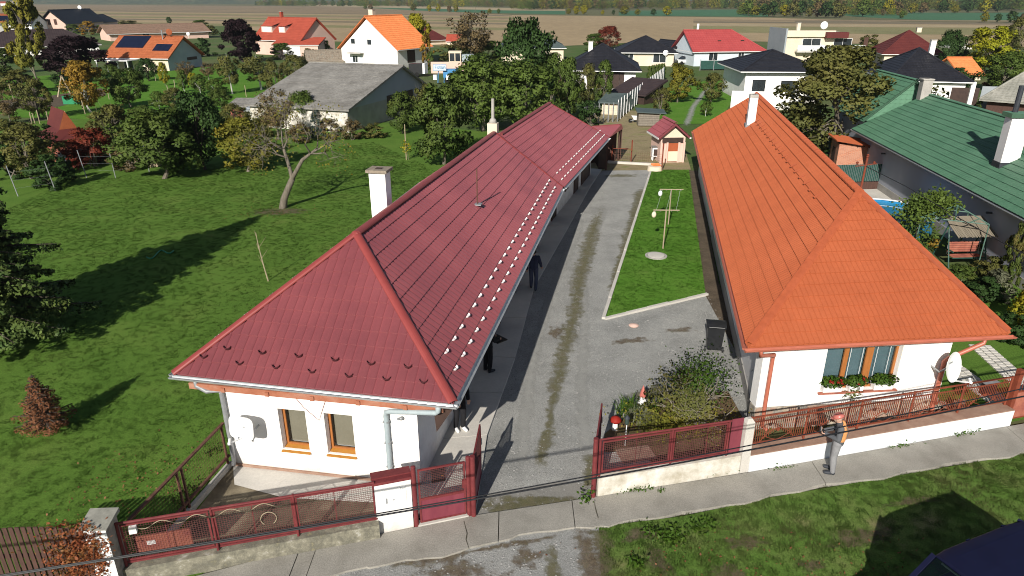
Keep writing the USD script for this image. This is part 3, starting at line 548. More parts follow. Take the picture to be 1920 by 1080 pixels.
# loose grass
def tufts(name, poly, per_m2, material, h, seed, z, label, avoid=None, blades_n=16, rad=0.11):
    r = np.random.default_rng(seed); P = Polygon(poly); x0, y0, x1, y1 = P.bounds
    n = int((x1 - x0) * (y1 - y0) * per_m2); xy = r.uniform((x0, y0), (x1, y1), (n, 2))
    import shapely
    ok = shapely.contains_xy(P, xy[:, 0], xy[:, 1])
    for a in avoid or []: ok &= ~shapely.contains_xy(Polygon(a), xy[:, 0], xy[:, 1])
    keep = meshkit.fbm(np.stack([xy[:, 0] * 0.7, xy[:, 1] * 0.7, xy[:, 0] * 0], -1), 3, seed); ok &= r.uniform(0.0, 0.62, n) < keep + 0.12
    xy, keep = xy[ok], keep[ok]
    path = numbered('/World', name); pi = UsdGeom.PointInstancer.Define(stage, path)
    tag(pi.GetPrim(), label, 'grass', None, 'stuff'); protos = []
    for k in range(3):
        rr = r.uniform(0, rad, blades_n) ** 0.8 * rad ** 0.2; a = r.uniform(0, 6.28, blades_n); b = r.uniform(0, 6.28, blades_n); hh = h * r.uniform(0.5, 1.2, blades_n); w = 0.007
        base = np.stack([rr * np.cos(a), rr * np.sin(a), 0 * a], 1); side = np.stack([np.cos(b), np.sin(b), 0 * b], 1) * w
        tip = base + np.stack([np.cos(b + 1.57) * hh * 0.55, np.sin(b + 1.57) * hh * 0.55, hh], 1)
        gz = np.cross(2 * side, tip - base + side)[:, 2:]; side = np.where(gz > 0, side, -side)
        mb = MB().add(np.concatenate([base - side, base + side, tip]), np.stack([np.arange(blades_n), blades_n + np.arange(blades_n), 2 * blades_n + np.arange(blades_n)], 1))
        v, f = mb.arrays(); m = usdkit.mesh(stage, f'{path}/tuft' + (f'_{k:03d}' if k else ''), (v, f), material); m.CreateNormalsAttr(Vt.Vec3fArray([Gf.Vec3f(0, 0, 1)] * len(v))); m.SetNormalsInterpolation('vertex'); protos.append(m.GetPath())
    n = len(xy); pi.CreatePrototypesRel().SetTargets(protos)
    pi.CreateProtoIndicesAttr(Vt.IntArray.FromNumpy(r.integers(0, 3, n).astype(np.int32)))
    pi.CreatePositionsAttr(Vt.Vec3fArray.FromNumpy(np.c_[xy, np.full(n, z)].astype(np.float32)))
    a = r.uniform(0, math.pi, n); q = np.zeros((n, 4)); q[:, 2] = np.sin(a); q[:, 3] = np.cos(a)
    pi.CreateOrientationsAttr(Vt.QuathArray([Gf.Quath(float(c), 0, 0, float(s)) for s, c in q[:, 2:]]))
    sc = (0.85 + keep * 0.3)[:, None] * r.uniform(0.8, 1.25, (n, 1)) * np.ones((1, 3)); pi.CreateScalesAttr(Vt.Vec3fArray.FromNumpy(sc.astype(np.float32)))
tufts('grass', [(-3.4, 14.5), (-7.9, 11.0), (-17, 9), (-28, 22), (-30, 45), (-12, 60), (-3, 45)], 34, M['grass_blade'], 0.036, 1, 0.0, 'dense short grass of the wide lawn left of the red-roofed house', avoid=[[(-7.6, 10.5), (-2, 10.5), (-2, 14.5), (5, 60), (-2, 60), (-7.6, 15)]], blades_n=22, rad=0.13)
tufts('grass', verge_poly[:5] + [(16, 10), (1.9, 10)], 85, M['grass_verge'], 0.045, 2, 0.004, 'rough patchy grass of the verge around the parked blue car', blades_n=20)
tufts('grass', LAWN2, 55, M['grass_bright'], 0.03, 3, 0.06, 'bright clipped grass of the narrow lawn inside the concrete kerb', blades_n=20)

# loose stones on the gravel
def pebbles(poly, per_m2, seed, z, label):
    import shapely
    r = np.random.default_rng(seed); P = Polygon(poly); x0, y0, x1, y1 = P.bounds; n = int((x1 - x0) * (y1 - y0) * per_m2); xy = r.uniform((x0, y0), (x1, y1), (n, 2)); ok = shapely.contains_xy(P, xy[:, 0], xy[:, 1]) & (r.uniform(.2, .8, n) < meshkit.fbm(np.stack([xy[:, 0] * .8, xy[:, 1] * .5, 0 * xy[:, 0]], -1), 4, seed) + .1); xy = xy[ok]; n = len(xy)
    path = numbered('/World', 'gravel'); pi = UsdGeom.PointInstancer.Define(stage, path); tag(pi.GetPrim(), label, 'gravel', None, 'stuff'); pr = []
    for k in range(2):
        mm = trimesh.creation.icosphere(0, 1.0); v = np.asarray(mm.vertices) * r.uniform(.7, 1.2, (12, 1)) * [1, .8, .55]; pr.append(usdkit.mesh(stage, f'{path}/stone' + (f'_{k:03d}' if k else ''), (v, mm.faces), M['pebble']).GetPath())
    pi.CreatePrototypesRel().SetTargets(pr); pi.CreateProtoIndicesAttr(Vt.IntArray.FromNumpy(r.integers(0, 2, n).astype(np.int32))); pi.CreatePositionsAttr(Vt.Vec3fArray.FromNumpy(np.c_[xy, np.full(n, z)].astype(np.float32))); pi.CreateScalesAttr(Vt.Vec3fArray.FromNumpy((r.uniform(.010, .030, (n, 1)) ** 1.0 * np.ones((1, 3))).astype(np.float32)))
pebbles(drive_poly, 38, 11, .016, 'loose pale stones lying on the gravel driveway')
pebbles([(-4.6, 11.3), (1.1, 12.5), (1.7, 11), (1.4, 9), (-3.6, 9)], 60, 12, .012, 'loose stones on the grey apron at the bottom edge')
# ------------------------------------------------------------------ house builder pieces
def wall_mesh(poly, holes, thick, p0, d):
    """An upright wall slab: poly and holes in (along, height) on the plane through p0 along d; it goes back by thick"""
    d = unit(d); back = np.array([-d[1], d[0], 0.0])
    m = trimesh.creation.extrude_polygon(Polygon(poly, holes), thick, engine='earcut'); v = np.asarray(m.vertices)
    w = np.asarray(p0, float)[:3] * [1, 1, 0] + np.outer(v[:, 0], [d[0], d[1], 0]) + np.outer(v[:, 1], [0, 0, 1.0]) + np.outer(v[:, 2], back)
    return MB().add(w, m.faces[:, ::-1])
class Plane:
    """Upright plane: at(s, z, out) gives points; out is towards the viewer's side"""
    def __init__(s, p0, d): s.p0, s.d = np.array([p0[0], p0[1], 0.0]), np.array([*unit(d[:2]), 0.0]); s.n = np.array([s.d[1], -s.d[0], 0.0])
    def at(s, a, z, out=0.0): return s.p0 + s.d * a + s.n * out + [0, 0, z]
    def box(s, mb, a0, a1, z0, z1, o0, o1):
        return mb.box(s.at((a0 + a1) / 2, (z0 + z1) / 2, (o0 + o1) / 2), (abs(a1 - a0), abs(o1 - o0), z1 - z0), s.d)
def window(P, a0, a1, z0, z1, house, depth, fm, inner, mull=(), fw=0.06, sill=None, sill_out=0.05, transom=None, glass=True, label=None):
    """Frame with bars, a pane and what hangs behind it; P's plane is the wall's face"""
    f = MB(); o = -depth
    for s0, s1, q0, q1 in ((a0, a0 + fw, z0, z1), (a1 - fw, a1, z0, z1), (a0 + fw, a1 - fw, z0, z0 + fw), (a0 + fw, a1 - fw, z1 - fw, z1)): P.box(f, s0, s1, q0, q1, o - 0.05, o)
    for m, w in mull: P.box(f, m - w / 2, m + w / 2, z0 + fw, z1 - fw, o - 0.05, o + 0.004)
    if transom: P.box(f, a0 + fw, a1 - fw, transom - fw / 2, transom + fw / 2, o - 0.05, o + 0.002)
    w = part('window', f, M[fm], house, label=label)
    if glass: part('pane', MB().poly([P.at(a0 + fw / 2, z0 + fw / 2, o - 0.025), P.at(a1 - fw / 2, z0 + fw / 2, o - 0.025), P.at(a1 - fw / 2, z1 - fw / 2, o - 0.025), P.at(a0 + fw / 2, z1 - fw / 2, o - 0.025)]), M['pane'], w)
    part('blind' if inner != 'dark_room' else 'room_dark', P.box(MB(), a0 + fw / 2, a1 - fw / 2, z0 + fw / 2, z1 - fw / 2, o - 0.16, o - 0.15), M[inner], w)
    if sill: part('sill', P.box(MB(), a0 - 0.04, a1 + 0.04, z0 - 0.035, z0, o, sill_out), M[sill], w)
    return w
def gutter(path, r, m, roof, name='gutter'):
    """half-round channel along a path"""
    path = np.asarray(path, float); a = np.linspace(math.pi, 2 * math.pi, 9); mb = MB()
    for p, q in zip(path[:-1], path[1:]):
        d = unit(q - p); s = unit(np.cross(d, [0, 0, 1])); up = np.array([0, 0, 1.0])
        for rr, flip in ((r, 1), (r * 0.9, -1)):
            A = [p + s * math.cos(t) * rr + up * math.sin(t) * rr for t in a]; B = [x + (q - p) for x in A]
            v = np.vstack([A, B]); i = np.arange(8); f = np.stack([i, i + 1, 10 + i, 9 + i], 1); mb.add(v, f[:, ::flip])
        for e in (1, -1): mb.beam(p + s * e * r, q + s * e * r, 0.014)
        for e, dd in ((p, -d), (q, d)): mb.poly([e + s * math.cos(t) * r + up * math.sin(t) * r for t in a])
    return part(name, mb, M[m], roof)
def ridge_run(roof, p, q, r, seg, m, name='ridge_tile', joint=0.012, flat=1.0):
    """half-round caps lapped along a ridge or hip"""
    p, q = np.asarray(p, float), np.asarray(q, float); L = np.linalg.norm(q - p); n = max(1, round(L / seg)); d = (q - p) / L
    s = unit(np.cross(d, [0, 0, 1])); u = np.cross(s, d); a = np.linspace(-0.15, math.pi + 0.15, 9)
    for k in range(n):
        mb = MB(); A, B = p + d * L * k / n, p + d * (L * (k + 1) / n + 0.02)
        ring = lambda c, rr: [c + s * math.cos(t) * rr + u * math.sin(t) * rr * flat for t in a]
        v = np.vstack([ring(A, r + joint), ring(B, r)]); i = np.arange(8)
        mb.add(v, np.stack([i, i + 1, 10 + i, 9 + i], 1)); mb.add(np.vstack([ring(A, r + joint), ring(A, r * 0.7)]), np.stack([i, i + 1, 10 + i, 9 + i], 1))
        part(name, mb, M[m], roof)
def slab_face(mb, pts, t=0.05):
    """roof deck under the tiles"""
    pts = np.asarray(pts, float); n = unit(np.cross(pts[1] - pts[0], pts[2] - pts[0])); n = n if n[2] > 0 else -n
    return mb.poly(pts) and mb.poly((pts - n * t)[::-1])

# ------------------------------------------------------------------ house 1: long white house under a maroon metal tile roof
WL, WR = np.array([-7.36, 15.02, 0]), np.array([-2.28, 14.15, 0])
A1 = unit(WR - WL); U1 = np.array([-A1[1], A1[0], 0])
FL, FR = G(325, 702, 2.7), G(850, 757, 2.7)
RR = G(1054, 353, 2.7); D1 = unit((RR - FR) * [1, 1, 0])
MID = (FL + FR) / 2; P1s, P1z = V(668, 440, MID, D1); AP = np.array([*(MID + D1 * P1s)[:2], P1z])
R2s, R2z = V(926, 250, MID, D1); RE = np.array([*(MID + D1 * R2s)[:2], R2z])
RL = FL + (RR - FR)
E2a, E2b = G(1058, 351, 2.62), G(1142, 258, 2.62); K2a, K2b = G(938, 253, 5.0), G(1030, 194, 5.0)
D2 = unit((E2b - E2a) * [1, 1, 0])
L2a, L2b = K2a + (K2a - E2a) * [1, 1, 0] + [0, 0, -2.38], K2b + (K2b - E2b) * [1, 1, 0] + [0, 0, -2.38]
h1 = thing('red_roofed_house', 'long low white house with maroon metal tile roof beside the gravel driveway', 'house', (*WL[:2], 0))
fp = Plane(WL, A1)
W1, W2 = (1.53, 2.26, 0.70, 1.905), (2.75, 3.49, 0.71, 1.905)
holes = [[(w[0], w[2]), (w[1], w[2]), (w[1], w[3]), (w[0], w[3])] for w in (W1, W2)]
Lf = float(np.linalg.norm(WR - WL))
wl = part('wall', wall_mesh([(0, -0.05), (Lf, -0.05), (Lf, 2.55), (0, 2.55)], holes, 0.4, WL, A1), M['plaster_white'], h1)
side = MB()
for c, s in ((WR, -1), (WL, 1)):
    a = c + U1 * 0.4; b = c + D1 * 20.6; side.box((*((a + b) / 2 + A1 * s * 0.2)[:2], 1.25), (np.linalg.norm(b - a), 0.4, 2.6), b - a)
o2 = unit(np.array([D2[1], -D2[0], 0])); B2a = E2a - o2 * 1.15; B2b = E2b - o2 * 1.15
for sft in (0.0, 4.9): side.box((*((B2a + B2b) / 2 - o2 * (sft + 0.2))[:2], 1.25), (np.linalg.norm(B2b - B2a) - 0.3, 0.4, 2.6), D2)
side.box((*(B2b - o2 * 2.45 - D2 * 0.4)[:2], 1.25), (4.9, 0.3, 2.6), o2)
part('side_wall', side, M['plaster_white'], h1)
for w in (W1, W2):
    window(fp, *w[:2], w[2], w[3], h1, 0.20, 'wood_window', 'blind', fw=0.075)
    v = [fp.at(w[0] - 0.03, w[2] - 0.03, 0.06), fp.at(w[1] + 0.03, w[2] - 0.03, 0.06), fp.at(w[1] - 0.01, w[2] + 0.03, -0.2), fp.at(w[0] + 0.01, w[2] + 0.03, -0.2)]
    part('window_sill', MB().add(np.vstack([v, np.array(v) - [0, 0, 0.03]]), [[0, 1, 2, 3], [4, 7, 6, 5], [0, 4, 5, 1], [1, 5, 6, 2], [3, 2, 6, 7], [0, 3, 7, 4]]), M['wood_sill'], h1)
part('plinth', MB().box(fp.at(Lf / 2, 0.03, 0.02), (Lf, 0.04, 0.12), A1), M['cap_brown'], h1)
# dark doors and windows along the walk
dp = Plane(WR, D1)
for k, (s0, s1, z0, z1) in enumerate(((3.4, 4.3, 0.1, 2.05), (6.2, 7.0, 0.9, 1.9), (8.6, 9.5, 0.1, 2.05), (12.6, 13.5, 0.1, 2.05), (15.0, 15.8, 0.9, 1.9), (17.6, 18.5, 0.1, 2.05))):
    P = Plane(WR, D1); dr = part('door' if z0 < 0.5 else 'shutter', P.box(MB(), s0, s1, z0, z1, 0.002, 0.03), M['dark_door'], h1)
    fr = MB()
    for q0, q1, y0, y1 in ((s0 - 0.07, s0, z0, z1 + 0.07), (s1, s1 + 0.07, z0, z1 + 0.07), (s0, s1, z1, z1 + 0.07)): P.box(fr, q0, q1, y0, y1, 0.003, 0.05)
    part('frame', fr, M['wood_brown'], dr)
    if z0 < 0.5: part('handle', P.box(MB(), s0 + 0.08, s0 + 0.11, 1.02, 1.14, 0.03, 0.07), M['zinc'], dr)
P2 = Plane(B2a, D2)
for s0, s1, z0, z1 in ((2.2, 3.2, 0.1, 2.1), (5.6, 6.3, 0.9, 1.8), (8.2, 9.4, 0.1, 2.2), (10.6, 13.4, 0.08, 2.3)):
    dr = part('door' if z0 < 0.5 else 'shutter', P2.box(MB(), s0, s1, z0, z1, 0.002, 0.03), M['dark_door'], h1)
    part('frame', P2.box(P2.box(P2.box(MB(), s0 - 0.07, s0, z0, z1, 0.003, 0.05), s1, s1 + 0.07, z0, z1, 0.003, 0.05), s0 - 0.07, s1 + 0.07, z1, z1 + 0.07, 0.003, 0.05), M['wood_brown'], dr)
# roof deck, soffit, wall plate
dk = MB()
for f in ([FL, FR, AP], [FR, RR, RE, AP], [FL, AP, RE, RL], [E2a, E2b, K2b, K2a], [L2b, L2a, K2a, K2b], [RR, E2a, K2a, RE]): slab_face(dk, f)
roof1 = part('roof', dk, M['maroon_metal'], h1, label='maroon metal tile roof with snow guards')
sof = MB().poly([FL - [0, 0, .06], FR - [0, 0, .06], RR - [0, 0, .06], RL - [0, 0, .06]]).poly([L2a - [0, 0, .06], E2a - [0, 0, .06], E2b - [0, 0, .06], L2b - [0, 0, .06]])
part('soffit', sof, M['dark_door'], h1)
# gable wall at the far end
part('gable', MB().add([L2b + [.3, -.3, -.1], E2b + [-.3, -.3, -.1], K2b + [0, -.3, -.1]], [[0, 1, 2]]), M['plaster_white'], h1)
pl = MB(); pa, pb = fp.at(-0.62, 2.47, 0.17), fp.at(Lf + 0.72, 2.47, 0.17)
part('wall_plate', pl.beam(pa, pb, 0.12, 0.16), M['wall_plate'], h1)
for s in np.linspace(0.3, Lf - 0.2, 5): part('joist', MB().beam(fp.at(s, 2.45, 0.0), fp.at(s, 2.45, 0.262), 0.10, 0.12), M['wall_plate'], h1)
# tiles
TW, RH = 0.24, 0.40
def hipf(E0, E1, apex):
    d = unit(E1 - E0); s = float(np.dot(apex - E0, d)); up = apex - (E0 + d * s); Lt = float(np.linalg.norm(up)); L = float(np.linalg.norm(E1 - E0))
    return E0, E1, E0 + up, E1 + up, hip_planes([(0, -0.03), (L, -0.03), (s, Lt)]), Lt
E0, E1, R0, R1, pls, Lt1 = hipf(FL, FR, AP)
kw = dict(tw=TW, rh=Lt1 / 11.0, seg=5, amp=0.024, step=0.024, lift=0.015)
faces = [tile_face(E0, E1, R0, R1, pls, **{**kw, 'amp': 0.026, 'step': 0.032})]
Ls = float(np.linalg.norm(RR - FR)); Lsl = float((np.linalg.norm(AP - FR - D1 * P1s)))
def slope(E0, E1, C, D, s_hip, s_end, **k):
    """slope between eave E0-E1 and ridge C-D; its first hip rises from E0 to C"""
    d = unit(D - C); dd = unit(E1 - E0); L = float(np.linalg.norm(E1 - E0)); rp = lambda s: C + d * (s - s_hip)
    R0, R1 = rp(0.0), rp(L); Lt = (np.linalg.norm(R0 - E0) + np.linalg.norm(R1 - E1)) / 2
    return tile_face(E0, E1, R0, R1, hip_planes([(0, -0.04), (L + 0.02, -0.04), (s_end + 0.02, Lt), (s_hip, Lt)]), **k)
sh = float(np.dot(AP - FR, D1)); se = float(np.dot(RE - FR, D1))
faces.append(slope(FR, RR, AP, RE, sh, se, **{**kw, 'rh': 4.5 / 11}))
L2 = float(np.linalg.norm(E2b - E2a)); s0 = float(np.dot(K2a - E2a, D2)); s1 = float(np.dot(K2b - E2a, D2))
def quadslope(E0, E1, C, D, **k):
    """slope whose upper edge C-D lies square above E0-E1 shifted along it"""
    d = unit(E1 - E0); L = float(np.linalg.norm(E1 - E0)); a, b = float(np.dot(C - E0, d)), float(np.dot(D - E0, d)); dr = (D - C) / (b - a)
    R0, R1 = C - dr * a, C + dr * (L - a); Lt = (np.linalg.norm(R0 - E0) + np.linalg.norm(R1 - E1)) / 2
    return tile_face(E0, E1, R0, R1, hip_planes([(0, -0.04), (L, -0.04), (b, Lt), (a, Lt)]), **k)
faces.append(quadslope(E2a - D2 * 0.15, E2b, K2a - D2 * 0.15, K2b, **{**kw, 'rh': 4.45 / 11}))
put_tiles(roof1, faces, M['maroon_metal'])
fl_ = [slope(RL, FL, RE, AP, float(np.dot(RE - RL, -D1)), float(np.dot(AP - RL, -D1)), **{**kw, 'rh': 4.5 / 11, 'seg': 3}), quadslope(L2b, L2a, K2b, K2a, **{**kw, 'rh': 4.45 / 11, 'seg': 3})]
put_tiles(roof1, fl_, M['maroon_metal'], 0)
for p, q in ((AP, FL), (AP, FR)): ridge_run(roof1, q + [0, 0, .035], p + [0, 0, .045], 0.12, 2.0, 'maroon_trim', 'hip_cap', 0.004, 0.55)
for p, q in ((AP, RE), (K2a, K2b)): ridge_run(roof1, p + [0, 0, .03], q + [0, 0, .03], 0.13, 2.0, 'maroon_trim', 'ridge_cap', 0.004, 0.6)
ridge_run(roof1, RE + [0, 0, .02] + D1 * .1, RR + [0, 0, .02] + D1 * .1, 0.13, 1.6, 'maroon_trim', 'verge_cap', 0.004, 0.5)
sm = E2a + (E2b - E2a) * 0.60; sr = K2a + (K2b - K2a) * 0.80
ridge_run(roof1, sm + (sr - sm) * .32 + [0, 0, .03], sr + [0, 0, .03], 0.05, 1.6, 'maroon_trim', 'seam_cap', 0.002, 0.5)
ridge_run(roof1, E2b + [0, 0, .01], K2b + [0, 0, .01], 0.10, 1.6, 'maroon_trim', 'verge_cap', 0.004, 0.6)
# snow guards: bent straps on the tiles, glint and shade put into their colours
def guard(mb, p, along, up, n, r=0.075, h=0.075, closed=False):
    a = np.linspace(0, math.pi, 9); A = [p + along * r * math.cos(t) - up * 0.0 + n * (0.01 + h * 1.25 * math.sin(t)) for t in a]
    B = [x - up * 0.05 for x in A]; v = np.vstack([A, B, [x * 1 for x in A]]); i = np.arange(8); mb.add(v[:18], np.stack([i, i + 1, 10 + i, 9 + i], 1))
    if closed: mb.poly([x - up * 0.05 for x in A])
    return mb
nF = unit(np.cross(FR - FL, AP - FL)); upF = unit(AP - (FL + FR) / 2)
for px, py in ((386, 668), (430, 652), (453, 680), (495, 660), (521, 687), (563, 666), (588, 695), (631, 673), (657, 703), (698, 680), (727, 709), (767, 686), (796, 714)):
    # point on the front roof face
    r_ = ray(px, py); c0 = np.array([0, 0, CAMH]); t = np.dot(FL - c0, nF) / np.dot(r_, nF); p = c0 + r_ * t + nF * 0.03
    mb = MB(); al = unit(FR - FL); a = np.linspace(0, math.pi, 9)
    A = [p + al * 0.105 * math.cos(q) - upF * 0.095 * math.sin(q) + nF * 0.0 for q in a]; B = [x + nF * 0.10 for x in A]; C = [x + upF * 0.02 for x in B]
    i = np.arange(8); mb.add(np.vstack([A, B]), np.stack([i, i + 1, 10 + i, 9 + i], 1)); mb.add(np.vstack([B, C]), np.stack([i, i + 1, 10 + i, 9 + i], 1))
    part('snow_guard', mb, M['guard_dark'], roof1, label='dark maroon snow guard on the front hip')
def guards_on(E, d, s_list, upv, t, m):
    al = d; n = unit(np.cross(d, upv)); n = n if n[2] > 0 else -n
    for s in s_list:
        p = E + d * s + unit(upv) * t + n * 0.03; mb = MB(); a = np.linspace(0, math.pi, 9)
        A = [p + al * 0.085 * math.cos(q) - unit(upv) * 0.07 * math.sin(q) for q in a]; B = [x + n * 0.085 for x, q in zip(A, a)]
        i = np.arange(8); mb.add(np.vstack([A, B]), np.stack([i, i + 1, 10 + i, 9 + i], 1)); C_ = [x + unit(upv) * .018 for x in B]; mb.add(np.vstack([B, C_]), np.stack([i, i + 1, 10 + i, 9 + i], 1))
        part('snow_guard', mb, M[m], roof1)  # the pale colour paints sun glint on these red guards
upR = AP - (FR + D1 * sh)
rh = 4.5 / 11
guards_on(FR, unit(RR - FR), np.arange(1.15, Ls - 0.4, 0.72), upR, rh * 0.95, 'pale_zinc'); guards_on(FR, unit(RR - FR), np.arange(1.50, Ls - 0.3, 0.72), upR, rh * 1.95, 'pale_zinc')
up2 = (K2a + K2b - E2a - E2b) / 2; up2 = up2 - D2 * np.dot(up2, D2)
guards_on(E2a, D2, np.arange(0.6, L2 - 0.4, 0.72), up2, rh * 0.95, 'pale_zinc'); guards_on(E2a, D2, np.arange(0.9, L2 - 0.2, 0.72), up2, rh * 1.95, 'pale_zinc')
upL = AP - (FL + D1 * float(np.dot(AP - FL, D1)))
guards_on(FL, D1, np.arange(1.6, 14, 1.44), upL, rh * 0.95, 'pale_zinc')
# gutters and downpipes
go = np.array([0, 0, -0.03])
nf = np.array([A1[1], -A1[0], 0])
gutter([FL + go + nf * 0.06 - A1 * 0.06, FR + go + nf * 0.06 + A1 * 0.1], 0.075, 'zinc', h1)
gutter([FR + go + np.array([D1[1], -D1[0], 0]) * 0.07 - D1 * 0.05, RR + go + np.array([D1[1], -D1[0], 0]) * 0.07], 0.07, 'zinc', h1)
gutter([E2a + go + o2 * 0.07, E2b + go + o2 * 0.07], 0.07, 'zinc', h1)
gutter([FL + go - np.array([D1[1], -D1[0], 0]) * 0.07, RL + go - np.array([D1[1], -D1[0], 0]) * 0.07], 0.07, 'zinc', h1)
gl = FL + A1 * 0.62 + nf * 0.06
part('downpipe', MB().tube([gl + [0, 0, -.1], gl + [0, 0, -.24], fp.at(-0.15, 2.36, 0.24), fp.at(0.13, 2.34, 0.10), fp.at(0.13, 2.24, 0.09), fp.at(0.14, 0.25, 0.09), fp.at(0.14, 0.12, 0.15)], 0.055, 10), M['grey_steel'], h1, True)
gr = FR - A1 * 0.35 + nf * 0.06
part('downpipe', MB().tube([gr + [0, 0, -.08], gr + [0, 0, -.20], gr + [-.06, .04, -.27], fp.at(4.52, 2.22, 0.13), fp.at(4.42, 2.17, 0.10), fp.at(4.40, 2.05, 0.09), fp.at(4.40, 0.1, 0.09)], 0.065, 12), M['grey_pipe'], h1, True)
for z in (0.6, 1.3, 1.9): part('pipe_clamp', MB().box(fp.at(4.40, z, 0.07), (0.15, 0.16, 0.03), A1), M['grey_steel'], h1)
# wall bits: fairy-light wire hung in a V, small lamp
part('wire', MB().tube([fp.at(s, z, 0.015) for s, z in ((1.98, 2.4), (2.25, 2.02), (2.62, 1.68), (2.76, 2.05), (2.90, 2.4))], 0.006, 5), M['rust_orange'], h1)
part('wall_lamp', MB().ball(fp.at(4.78, 2.02, 0.08), 0.05).tube([fp.at(4.78, 2.02, 0), fp.at(4.78, 2.02, 0.08)], 0.02, 6).ball(fp.at(4.70, 1.99, 0.07), 0.035), M['grey_steel'], h1)
part('eave_bracket', MB().add([fp.at(Lf + 0.45, 2.40, 0.1), fp.at(Lf + 0.9, 2.40, 0.1), fp.at(Lf + 0.50, 1.75, 0.1), fp.at(Lf + 0.45, 2.40, 0.0), fp.at(Lf + 0.9, 2.40, 0.0), fp.at(Lf + 0.50, 1.75, 0.0)], [[0, 2, 1], [3, 4, 5], [0, 1, 4], [0, 4, 3], [1, 2, 5], [1, 5, 4], [0, 3, 5], [0, 5, 2]]), M['dark_door'], h1)
# chimneys and the antenna pole
def chimney(parent, c, w, d, z0, z1, ax, m, cap=None, over=0.06, ch=0.10, base=None, flue=True):
    ch_ = part('chimney', MB().box((c[0], c[1], (z0 + z1) / 2), (w, d, z1 - z0), ax), M[m], parent)
    if cap: part('chimney_cap', MB().box((c[0], c[1], z1 + ch / 2), (w + 2 * over, d + 2 * over, ch), ax), M[cap], ch_)
    if flue: part('flue', MB().box((c[0], c[1], z1 + (ch if cap else 0) + 0.004), (w * 0.4, d * 0.4, 0.016), ax), M['dark_door'], ch_)
    if base is not None: part('flashing', MB().box((c[0], c[1], base), (w + 0.16, d + 0.16, 0.16), ax), M['grey_steel'], ch_)
    return ch_
cc = AP + D1 * 4.35 - A1 * 0.95
chimney(h1, cc, 0.55, 0.5, 4.2, 6.15, A1, 'plaster_white', 'old_tile', 0.08, 0.09)
c2 = K2a + D2 * 0.2 - o2 * 0.45; chimney(h1, c2, 0.5, 0.5, 4.4, 5.55, A1, 'plaster_cream', None, flue=False)
part('flue_pipe', MB().tube([c2 + [0, 0, .55], c2 + [0, 0, .72], c2 + [0, 0, .80], c2 + [0, 0, 1.75]], [0.22, 0.16, 0.085, 0.08], 10), M['concrete'], h1, True)
nR = unit(np.cross(RR - FR, AP - FR)); nR = nR if nR[2] > 0 else -nR
def onroof(px, py, O, n):
    r_ = ray(px, py); c0 = np.array([0, 0, CAMH]); return c0 + r_ * (np.dot(O - c0, n) / np.dot(r_, n))
ab = onroof(895, 384, FR, nR)
an = part('antenna_pole', MB().tube([ab, ab + [0, 0, 1.35]], 0.022, 8), M['rust_brown'], h1); part('pole_base', MB().box(ab + nR * 0.03, (0.3, 0.3, 0.04), D1), M['grey_steel'], an)
# satellite dish: squarish
def dish(name, label, c, face, w, h, thing_loc, arm_side, sq=0.55, text=None):
    t = thing(name, label, 'satellite dish', thing_loc); f = unit(face); x = unit(np.cross([0, 0, 1], f)); y = np.cross(f, x)
    nr, na = 7, 36; v = [c - f * 0.0]; 
    for k in range(1, nr + 1):
        rr = k / nr
        for q in range(na):
            a = 2 * math.pi * q / na; ca, sa = math.cos(a), math.sin(a); e = sq
            sx, sy = np.sign(ca) * abs(ca) ** e, np.sign(sa) * abs(sa) ** e
            v.append(c + x * w / 2 * rr * sx + y * h / 2 * rr * sy + f * 0.09 * rr * rr)
    fc = [[0, 1 + q, 1 + (q + 1) % na] for q in range(na)]
    for k in range(nr - 1):
        b, d_ = 1 + k * na, 1 + (k + 1) * na
        for q in range(na): r_ = (q + 1) % na; fc += [[b + q, d_ + q, d_ + r_], [b + q, d_ + r_, b + r_]]
    v = np.array(v); n = len(v); fc = np.array(fc); rim = np.arange(n - na, n); rim2 = np.roll(rim, -1)
    fall = np.vstack([fc, fc[:, ::-1] + n, np.stack([rim, rim + n, rim2 + n], 1), np.stack([rim, rim2 + n, rim2], 1)])
    part('reflector', MB().add(np.vstack([v, v - f * 0.012]), fall), M['white_paint'], t, 40)
    foot = c - y * h * 0.46 + f * 0.05; head = c + f * w * 0.62 - y * h * 0.42 + x * arm_side
    part('arm', MB().beam(foot, head, 0.03), M['white_paint'], t); part('receiver', MB().tube([head, head - f * 0.03 + y * 0.12], 0.03, 10).box(head, (0.06, 0.06, 0.06)), M['white_pvc'], t)
    return t, f, x, y
dcw = fp.at(0.76, 1.52, 0.36)
dt, f_, x_, y_ = dish('satellite_dish', 'square white satellite dish by the downpipe of the red-roofed house', dcw, unit(nf + [-.12, 0, 0.12]), 0.70, 0.62, (*dcw[:2], 0), -0.1, 0.45)
part('bracket', MB().tube([fp.at(0.95, 1.35, 0), fp.at(0.95, 1.35, 0.28), dcw], 0.025, 8), M['grey_steel'], dt)
